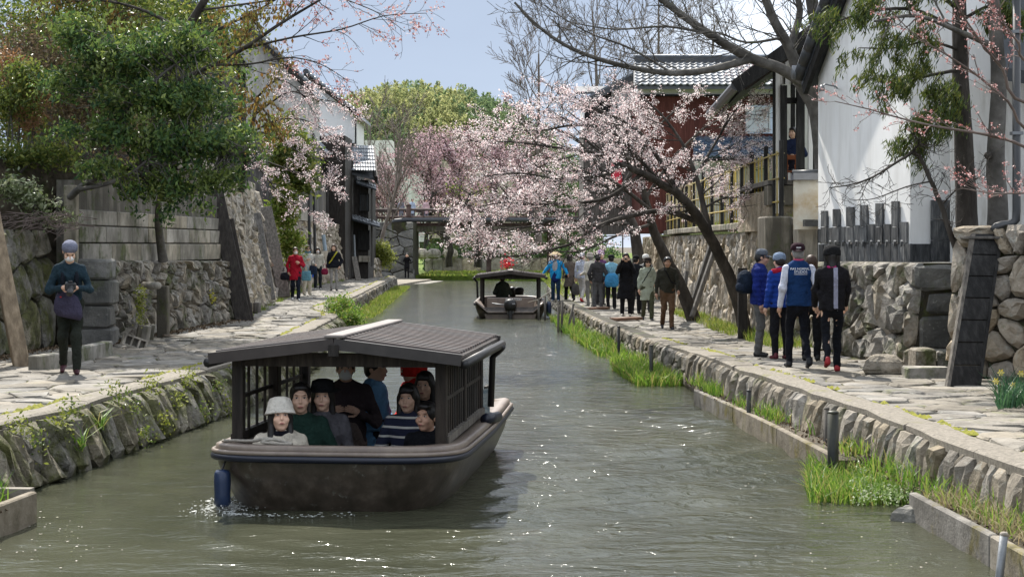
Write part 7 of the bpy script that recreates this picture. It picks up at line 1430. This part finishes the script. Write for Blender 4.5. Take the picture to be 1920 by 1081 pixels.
STR = bpy.data.materials.new('striped_knit'); STR.use_nodes = True; N, Lk = STR.node_tree.nodes, STR.node_tree.links; b = N['Principled BSDF']; b.inputs['Roughness'].default_value = .9
tcn = N.new('ShaderNodeTexCoord'); sx = N.new('ShaderNodeSeparateXYZ'); ml = N.new('ShaderNodeMath'); ml.operation = 'MULTIPLY'; ml.inputs[1].default_value = 11.0; fr = N.new('ShaderNodeMath'); fr.operation = 'FRACT'; gt = N.new('ShaderNodeMath'); gt.operation = 'GREATER_THAN'; gt.inputs[1].default_value = .78; mxn = N.new('ShaderNodeMix'); mxn.data_type = 'RGBA'; mxn.inputs[6].default_value = (.013, .018, .045, 1); mxn.inputs[7].default_value = (.62, .6, .55, 1)
Lk.new(tcn.outputs['Object'], sx.inputs[0]); Lk.new(sx.outputs[2], ml.inputs[0]); Lk.new(ml.outputs[0], fr.inputs[0]); Lk.new(fr.outputs[0], gt.inputs[0]); Lk.new(gt.outputs[0], mxn.inputs[0]); Lk.new(mxn.outputs[2], b.inputs['Base Color']); sw['jk'].data.materials[0] = STR
rider('man in black jacket leaning out at the right bow', 800, 781, 14.62, -.35, 1.6, (.008, .009, .012), hair='short', skin='b', head=(-.15, -.05), seed=69, loose=1.0, arms=('hold', ((.02, .03, -.24), (-.15, -.22, .04))), bare=True)
hw = P(942, 522, 54.0); person('boatman in grey-green jacket sitting in the moored boat', (hw.x, 54.0, hw.z - .82), PI + .3, 1.66, ('lap', 'lap'), 'stand', (.10, .125, .105), 'jacket', .02, (.03, .03, .03), (.02, .02, .02), 'short', 'brown', seated=True, vox=.016, seed=71, loose=1.25, fat=1.1)
m = MB(); q = P(973, 545, 54.4); m.lathe([(.14, -.14), (.17, .0), (.16, .08), (.1, .12), (.02, .13)], q, 12); tag(m.build('headrest', BLACK, None, True), 'black rounded seat back in the moored boat', 'seat back')
m = MB(); q = P(961, 545, 54.9); m.lathe([(.10, -.2), (.13, .0), (.12, .1), (.06, .14), (.02, .15)], q, 12); tag(m.build('headrest', BLACK, None, True), 'second black seat back beside the boatman', 'seat back')
# ------------------------------------------------------------------ bridge
br = thing('bridge', 'brown wooden bridge with round rail posts crossing behind the blossom', 'bridge', (-2, 110, 3.6)); BRW = pmat('bridge_wood', [(.045, .03, .026), (.085, .058, .05), (.13, .095, .085)], scale=3, rough=.8, rnd=.2)
def by(px, py, Y=108.5): return P(px, py, Y)
part('deck', BRW, br, lambda m: m.box((-1.5, 111, 3.72), (21, 4.4, .22))); part('girder', CONC_DARK, br, lambda m: m.box((1.5, 108.9, 3.42), (17, .35, .36))); part('girder', CONC_DARK, br, lambda m: m.box((1.5, 112.8, 3.42), (17, .35, .36)))
for s_ in (0, 1):
    yy = 108.7 + s_ * 4.4
    for z, r_ in ((4.72, .09), (4.22, .06)): part('rail', BRW, br, lambda m: m.tube([(-12, yy, z), (9, yy, z)], r_, 8), True)
    for x in (-11.2, -7.0, -2.9, 1.3, 5.4):
        po = part('post', BRW, br, lambda m: m.tube([(x, yy, 3.7), (x, yy, 4.95)], .17, 12), True); part('post_cap', BRW, po, lambda m: m.lathe([(.18, 0), (.2, .05), (.12, .14), (.03, .2)], (x, yy, 4.95), 10), True)
    for x in np.arange(-10.2, 8, 1.05): part('baluster', BRW, br, lambda m: m.box((x, yy, 4.2), (.1, .08, 1.0)))
part('water_pipe', flat('pipe_grey', (.06, .062, .068), .5), br, lambda m: m.tube([(-8.5, 108.4, 3.6), (-7.9, 108.4, 3.95), (-7.2, 108.4, 4.02), (9, 108.4, 4.02)], .15, 12), True)
for x in (-1.6, 2.6): part('bent', BRW, br, lambda m: (m.beam((x, 109.3, 0), (x, 109.3, 3.3), .3, .3, (0, 1, 0)), m.beam((x, 112.3, 0), (x, 112.3, 3.3), .3, .3, (0, 1, 0)), m.beam((x, 109, 3.15), (x, 112.6, 3.15), .3, .26)))
part('bracket_post', BRW, br, lambda m: m.box((-9.4, 108.5, 4.0), (.55, .2, .55)))
for i, (x0, x1, r_, lab) in enumerate(((735, 762, .3, 'dark leaning trunk under the left end of the bridge'), (812, 832, .28, 'dark trunk leaning right under the middle of the bridge'), (866, 905, .32, 'rightmost dark crooked trunk under the bridge'))):
    t = thing('dark_tree', lab, 'tree', tuple(P(x0 + 30, 490, 116)), group='trees under the bridge'); T = Tree(400 + i); tr = T.limb([P(x0 + 30, 500, 116), P(x0 + 32, 460, 116), P(x1, 430, 116.5), P(x1 + 30, 400, 117), P(x1 + 50, 360, 117)], r_, .1, 8, .05); T.sprout(tr, 12, 2.2, 1, .25, 1.0, (.4, 1.0), rmax=.08, sub=4); T.wood('trunk', BARK, t, .02); spray('crown', clusters(T.along(.35, .1), 4, .2), .06, .12, L_GREEN if i == 1 else BLOSSOM_FAR, t, .6)
B = np.array([(RNG.uniform(-6.5, 8), RNG.uniform(122.5, 126), .4 + RNG.random() * 1.6) for _ in range(900)]); stuff(spray('hedge', clusters(B, 14, .3), .08, .16, L_CAM, None, .5), 'dark hedge behind the far garden wall', 'hedge')
# landing stage by the abutment
ls = thing('landing_stage', 'low stone landing by the water at the abutment foot', 'landing', (-6.6, 101, 0)); part('slab', FLAG, ls, lambda m: m.poly([(-9, 88.2, .12), (-6.4, 88.2, .12), (-5.9, 96, .12), (-5.2, 103.5, .12), (-6.4, 106, .12), (-9, 106, .12)], (0, 0, -.6))); part('lower_step', STONE, ls, lambda m: m.poly([(-5.85, 95, .03), (-5.0, 96, .03), (-4.4, 103, .03), (-5.15, 103.4, .03)], (0, 0, -.5)))
# lollipop boulders on the far wall
for i, (px, lab) in enumerate(((790, 'left rounded stone on the far garden wall'), (813, 'middle rounded stone on the far garden wall'), (846, 'right rounded stone on the far garden wall'))):
    q = P(px, 487, 121.5); boulder('rock', lab, (q.x, 121.2, 1.3), (1.2, .9, .75), STONE_LIGHT, 80 + i, 10, group='rounded stones on the far wall')
# red flower pot by the lawn, red banner in the blossom
q = P(951, 500, 100); t = thing('red_flower_bush', 'small red-flowered bush on the lawn behind the moored boat', 'bush', (q.x, 100, .3)); spray('flowers', clusters(np.array([(q.x, 100, q.z + .15)]), 160, .2), .05, .09, leafm('red_petal', [(.5, .02, .03), (.65, .05, .07)], .3), t, .8); spray('leaves', clusters(np.array([(q.x, 100, q.z - .4)]), 160, .22), .05, .09, IRIS, t, .5); part('stem', BARK, t, lambda m: m.tube([(q.x, 100, .3), (q.x, 100, q.z)], .03, 5))
q = P(1152, 325, 58); t = thing('red_banner', 'red cloth banner glimpsed through the cherry blossom', 'banner', (q.x, 58, .35)); part('pole', BLACK, t, lambda m: m.tube([(q.x + .3, 58, .35), (q.x + .3, 58, q.z + .6)], .025, 6)); part('cloth', cloth('banner_red', (.62, .05, .08)), t, lambda m: m.add([(q.x + .29 - .4 * u, 58 + .05 * math.sin(u * 5 + v_ * 4), q.z + .55 - 1.1 * v_) for v_ in np.linspace(0, 1, 9) for u in np.linspace(0, 1, 5)], [(i * 5 + k, i * 5 + k + 1, i * 5 + k + 6, i * 5 + k + 5) for i in range(8) for k in range(4)]), True)
# ------------------------------------------------------------------ posts in the water
def pole(label, px, y0, y1, r, mat, top=None, lean=(0, 0), z=0.0, name='mooring_post', group='posts standing in the canal'):
    b_ = G(px, y1, z); zt_ = CZ - (y0 - HZ) / F * b_.y; t = thing(name, label, 'post', (b_.x, b_.y, -.3), group=group); tp = Vector((b_.x + lean[0], b_.y + lean[1], zt_)); part('shaft', mat, t, lambda m: m.tube([Vector((b_.x - lean[0] * .4, b_.y, -.3)), tp], r, 12), True)
    part('cap', top or mat, t, lambda m: m.lathe([(r * 1.04, -.012), (r * 1.06, 0), (r * .8, .012), (.002, .016)], tp, 12), True)
POSTD = pmat('post_dark', [(.012, .013, .016), (.03, .032, .036)], scale=8, rough=.5, stain=.3, scol=(.06, .06, .03))
pole('thick black post standing among the near irises', 1562, 772, 898, .055, POSTD); pole('brown post just behind the thick black one', 1550, 765, 842, .03, WOOD_GREY, z=.1); pole('thin grey post at the middle of the planter board', 1404, 732, 806, .028, POSTD)
pole('slim dark post at the outer edge of the iris clump', 1221, 648, 716, .032, POSTD); pole('slim dark post farther up the iris bed', 1160, 612, 676, .03, POSTD); pole('grey pipe post leaning at the lower right corner', 1869, 1000, 1090, .028, STEEL, WOOD_PALE, (.05, 0))
for i, (px, y0, y1, lx, lab) in enumerate(((1047, 575, 622, .0, 'leftmost stake of the cluster beside the moored boat'), (1053, 566, 622, .02, 'tall stake of the cluster beside the moored boat'), (1064, 570, 622, .16, 'slanting stake of the cluster beside the moored boat'), (1077, 585, 622, -.03, 'short stake right of the cluster by the moored boat'), (1010, 560, 600, 0, 'thin stake at the moored boat stern corner'), (1022, 555, 600, 0, 'thin stake between moored boat and quay'))): pole(lab, px, y0, y1, .035, WOOD_GREY, lean=(lx, 0))
# ------------------------------------------------------------------ planters
def planter(label, pts, z1, name='planter_board'):
    t = thing(name, label, 'planter', (*pts[0], 0)); ln = Line(pts); n = max(1, int(ln.L / 1.9))
    for i in range(n):
        a, b_ = ln.at(ln.L * i / n + .008)[0], ln.at(ln.L * (i + 1) / n - .008)[0]; part('kerb', PLK, t, lambda m: m.beam((*a, z1 / 2 - .15), (*b_, z1 / 2 - .15), .075, z1 + .3, bev=.012))
    return t
PLK = pmat('planter_concrete', [(.11, .095, .07), (.19, .165, .13), (.28, .25, .205)], scale=4, bump=.5, bscale=25, moss=.35, mcol=(.12, .1, .02), rnd=.1)
pl1 = planter('long low planter kerb against the right quay', [(2.66, 23.2), (2.98, 19.9), (3.2, 15.95)], .22); pl2 = planter('near planter kerb at the lower right corner', [(3.37, 13.5), (3.47, 11.2), (3.5, 9.5)], .23); pl3 = planter('small grey planter kerb at the lower left corner', [(-3.98, 13.35), (-4.2, 11.4), (-4.4, 9.5)], .26)
for tt, ln_, y0, y1, s_ in ((pl1, [(2.66, 23.2), (2.98, 19.9), (3.2, 15.95)], 15.95, 23.2, 1), (pl2, [(3.37, 13.5), (3.47, 11.2), (3.5, 9.5)], 9.5, 13.5, 1)):
    o = strip('soil', ln_, RQ, lambda y: .17, SOIL, None, tt, .5, y0, y1)
strip('soil', LQ, [(-3.98, 13.35), (-4.2, 11.4), (-4.4, 9.5)], lambda y: .2, SOIL, None, pl3, .5, 9.5, 13.3)
part('kerb', PLK, pl3, lambda m: m.beam((-4.0, 13.38, .0), (-4.75, 13.45, .0), .1, .56))
B = np.array([(RNG.uniform(-4.45, -4.1), RNG.uniform(11.8, 13.1), .2) for _ in range(260)]); stuff(blades('iris_bed', B, .12, .34, .014, IRIS), 'irises in the small planter at the lower left', 'irises')
B = np.array([(RNG.uniform(-4.6, -4.0), RNG.uniform(11, 13.2), .21) for _ in range(500)]); V, Fc = leaf_quads(B, .012, .03, .6); V[:, 2] = np.clip(V[:, 2], .2, .24); stuff(mesh_np('leaf_litter', V, Fc, LITTER), 'dead leaves in the lower left planter', 'leaf litter')
# floating petals and specks
B = np.concatenate([np.array([tuple(G(RNG.uniform(1380, 1900), RNG.uniform(870, 1075), .006)) for _ in range(160)]), np.array([tuple(G(RNG.gauss(110, 70), RNG.gauss(1000, 30), .006)) for _ in range(70)]), np.array([tuple(G(RNG.uniform(1000, 1500), RNG.uniform(700, 900), .006)) for _ in range(120)])]); V, Fc = leaf_quads(B, .006, .016, .8); V[:, 2] = .008 + NR.random(len(V)) * .003; stuff(mesh_np('floating_petals', V, Fc, leafm('floating', [(.5, .45, .38), (.68, .6, .55), (.3, .34, .08)], .2)), 'petals and specks floating on the canal', 'petals')
# ------------------------------------------------------------------ timbers and blocks on the left
def timber(label, a, b_, w, h, mat, up=(1, 0, 0), name='timber_prop', group='timbers leaning on the left walls'):
    m = MB(); m.beam(a, b_, w, h, up, .012); o = m.build(name, mat); tag(o, label, 'timber', group); return o
timber('pale squared timber propped at the left edge behind the photographer', P(44, 702, 22.3), P(-30, 330, 23.2), .17, .22, WOOD_PALE, (1, .4, 0))
timber('dark tall plank leaning where the rubble meets the sunlit wall', (-6.0, 35.9, .58), (-6.78, 36.6, 3.6), .08, .36, WOOD_DARK, (1, .2, 0)); timber('second dark plank close beside the tall dark one', (-5.92, 36.25, .58), (-6.5, 36.9, 2.9), .07, .2, WOOD_DARK, (1, .2, 0))
timber('grey plank leaning on the middle of the sunlit wall', P(506, 562, 46.5), P(478, 400, 47.9), .07, .34, WOOD_GREY, (1, .2, 0)); timber('grey plank leaning at the far end of the sunlit wall', P(533, 557, 49.2), P(498, 388, 50.9), .08, .38, WOOD_GREY, (1, .2, 0))
timber('dark post leaning on the far pale wall', P(672, 527, 77), P(664, 482, 78.2), .12, .26, WOOD_GREY, (1, .2, 0))
m = MB(); a = G(306, 634, .6); m.box((a.x, a.y, 1.06), (.2, .2, 1.0), None, .015); tag(m.build('concrete_post', CONC_DARK), 'square concrete post standing before the rubble wall', 'post')
m = MB(); m.tube([P(270, 535, 28.6), P(296, 535, 27.6)], .065, 12); tag(m.build('drain_pipe_stub', CONC_LIGHT, None, True), 'pale drain pipe stub poking from the rubble wall', 'pipe')
def cblock(label, c, rz, tilt=0, size=(.39, .15, .19)):
    m = MB(); R = Matrix.Rotation(rz, 3, 'Z') @ Matrix.Rotation(tilt, 3, 'Y'); w, d, h = size; c = Vector(c)
    for z in (-1, 1): m.box(c + R @ Vector((0, 0, z * (h / 2 - .015))), (w, d, .03), R)
    for x in (-.5, -.17, .17, .5): m.box(c + R @ Vector((x * (w - .03), 0, 0)), (.03, d - .004, h - .06), R)
    m.box(c + R @ Vector((0, d * .4, 0)), (w - .06, .02, h - .06), R)
    tag(m.build('concrete_block', CONC_LIGHT), label, 'concrete block', 'hollow concrete blocks by the left wall')
q = G(78, 655, .6); cblock('hollow concrete block lying behind the photographer, at left', (q.x - .1, q.y + .35, .84), .15); q = G(165, 640, .6); cblock('hollow concrete block just right of the photographer legs', (q.x, q.y, .86), .1); q = G(252, 655, .6); cblock('tipped hollow block leaning by the rubble wall', (q.x, q.y, .72), .5, .35)
for (x0, y0, x1, y1, lab, h) in ((62, 697, 110, 690, 'long concrete kerb on the ground behind the photographer, left piece', .22), (112, 690, 202, 668, 'long concrete kerb beside the photographer, right piece', .24)):
    a, b_ = G(x0, y0, .6), G(x1, y1, .6); m = MB(); m.beam((a.x, a.y, .6 + h / 2), (b_.x, b_.y, .6 + h / 2), .16, h, bev=.015); tag(m.build('concrete_kerb', CONC), lab, 'kerb', 'loose kerbs by the left wall')
for i, (px, py, rz_, lab) in enumerate(((262, 640, .3, 'upright brick leaning against the rubble wall, left one'), (274, 642, -.1, 'upright brick leaning against the rubble wall, middle one'), (284, 640, .2, 'upright brick leaning against the rubble wall, right one'))):
    q = G(px, py, .6); m = MB(); m.box((q.x, q.y, .6 + .15), (.1, .2, .3), Matrix.Rotation(rz_, 3, 'Z') @ Matrix.Rotation(.15, 3, 'Y'), .01); tag(m.build('brick', CONC), lab, 'brick', 'bricks by the rubble wall')
q = G(330, 634, .6); m = MB(); m.box((q.x, q.y, .64), (.5, .14, .03), Matrix.Rotation(.5, 3, 'Z') @ Matrix.Rotation(.12, 3, 'Y')); tag(m.build('loose_board', WOOD_PALE), 'pale loose board lying by the concrete post', 'board')
for i, (px, lab) in enumerate(((466, 'left short log at the foot of the sunlit wall'), (482, 'right short log at the foot of the sunlit wall'))):
    q = G(px, 588, .6); m = MB(); m.lathe([(.09, 0), (.1, .03), (.1, .26), (.085, .28)], q, 10); tag(m.build('short_log', WOOD_GREY, None, True), lab, 'log', 'logs by the sunlit wall')
# planks on the right path and timbers against the warm wall
for i, (x0, x1, y, lab) in enumerate(((1105, 1136, 582, 'short wooden plank lying at the quay edge by the crowd'), (1150, 1198, 602, 'longer brown plank lying on the path before the black-coated woman'))):
    a, b_ = ground(x0, y, z_right), ground(x1, y - 2, z_right); m = MB(); m.beam(a + Vector((0, 0, .05)), b_ + Vector((0, 0, .05)), .3, .07, bev=.008); tag(m.build('plank', pmat('plank_brown', [(.13, .075, .05), (.22, .13, .09)], scale=4)), lab, 'plank', 'planks on the right path')
for i, (x0, y0, x1, y1, Y, lab) in enumerate(((1290, 592, 1335, 452, 41.0, 'left slanting timber leaning on the warm wall'), (1297, 594, 1342, 462, 40.4, 'right slanting timber leaning on the warm wall'), (1281, 560, 1287, 510, 42, 'short stake standing at the warm wall'))): timber(lab, P(x0, y0, Y), P(x1, y1, Y + .6), .14, .1, WOOD_GREY, (1, .3, 0), group='timbers leaning on the warm wall')
m = MB(); a = P(1384, 640, 31.5); m.beam(P(1392, 640, 30.9), P(1392, 502, 30.9), .17, .12, (0, 1, 0)); tag(m.build('wooden_post', WOOD_DARK), 'dark square post behind the man with the backpack', 'post')
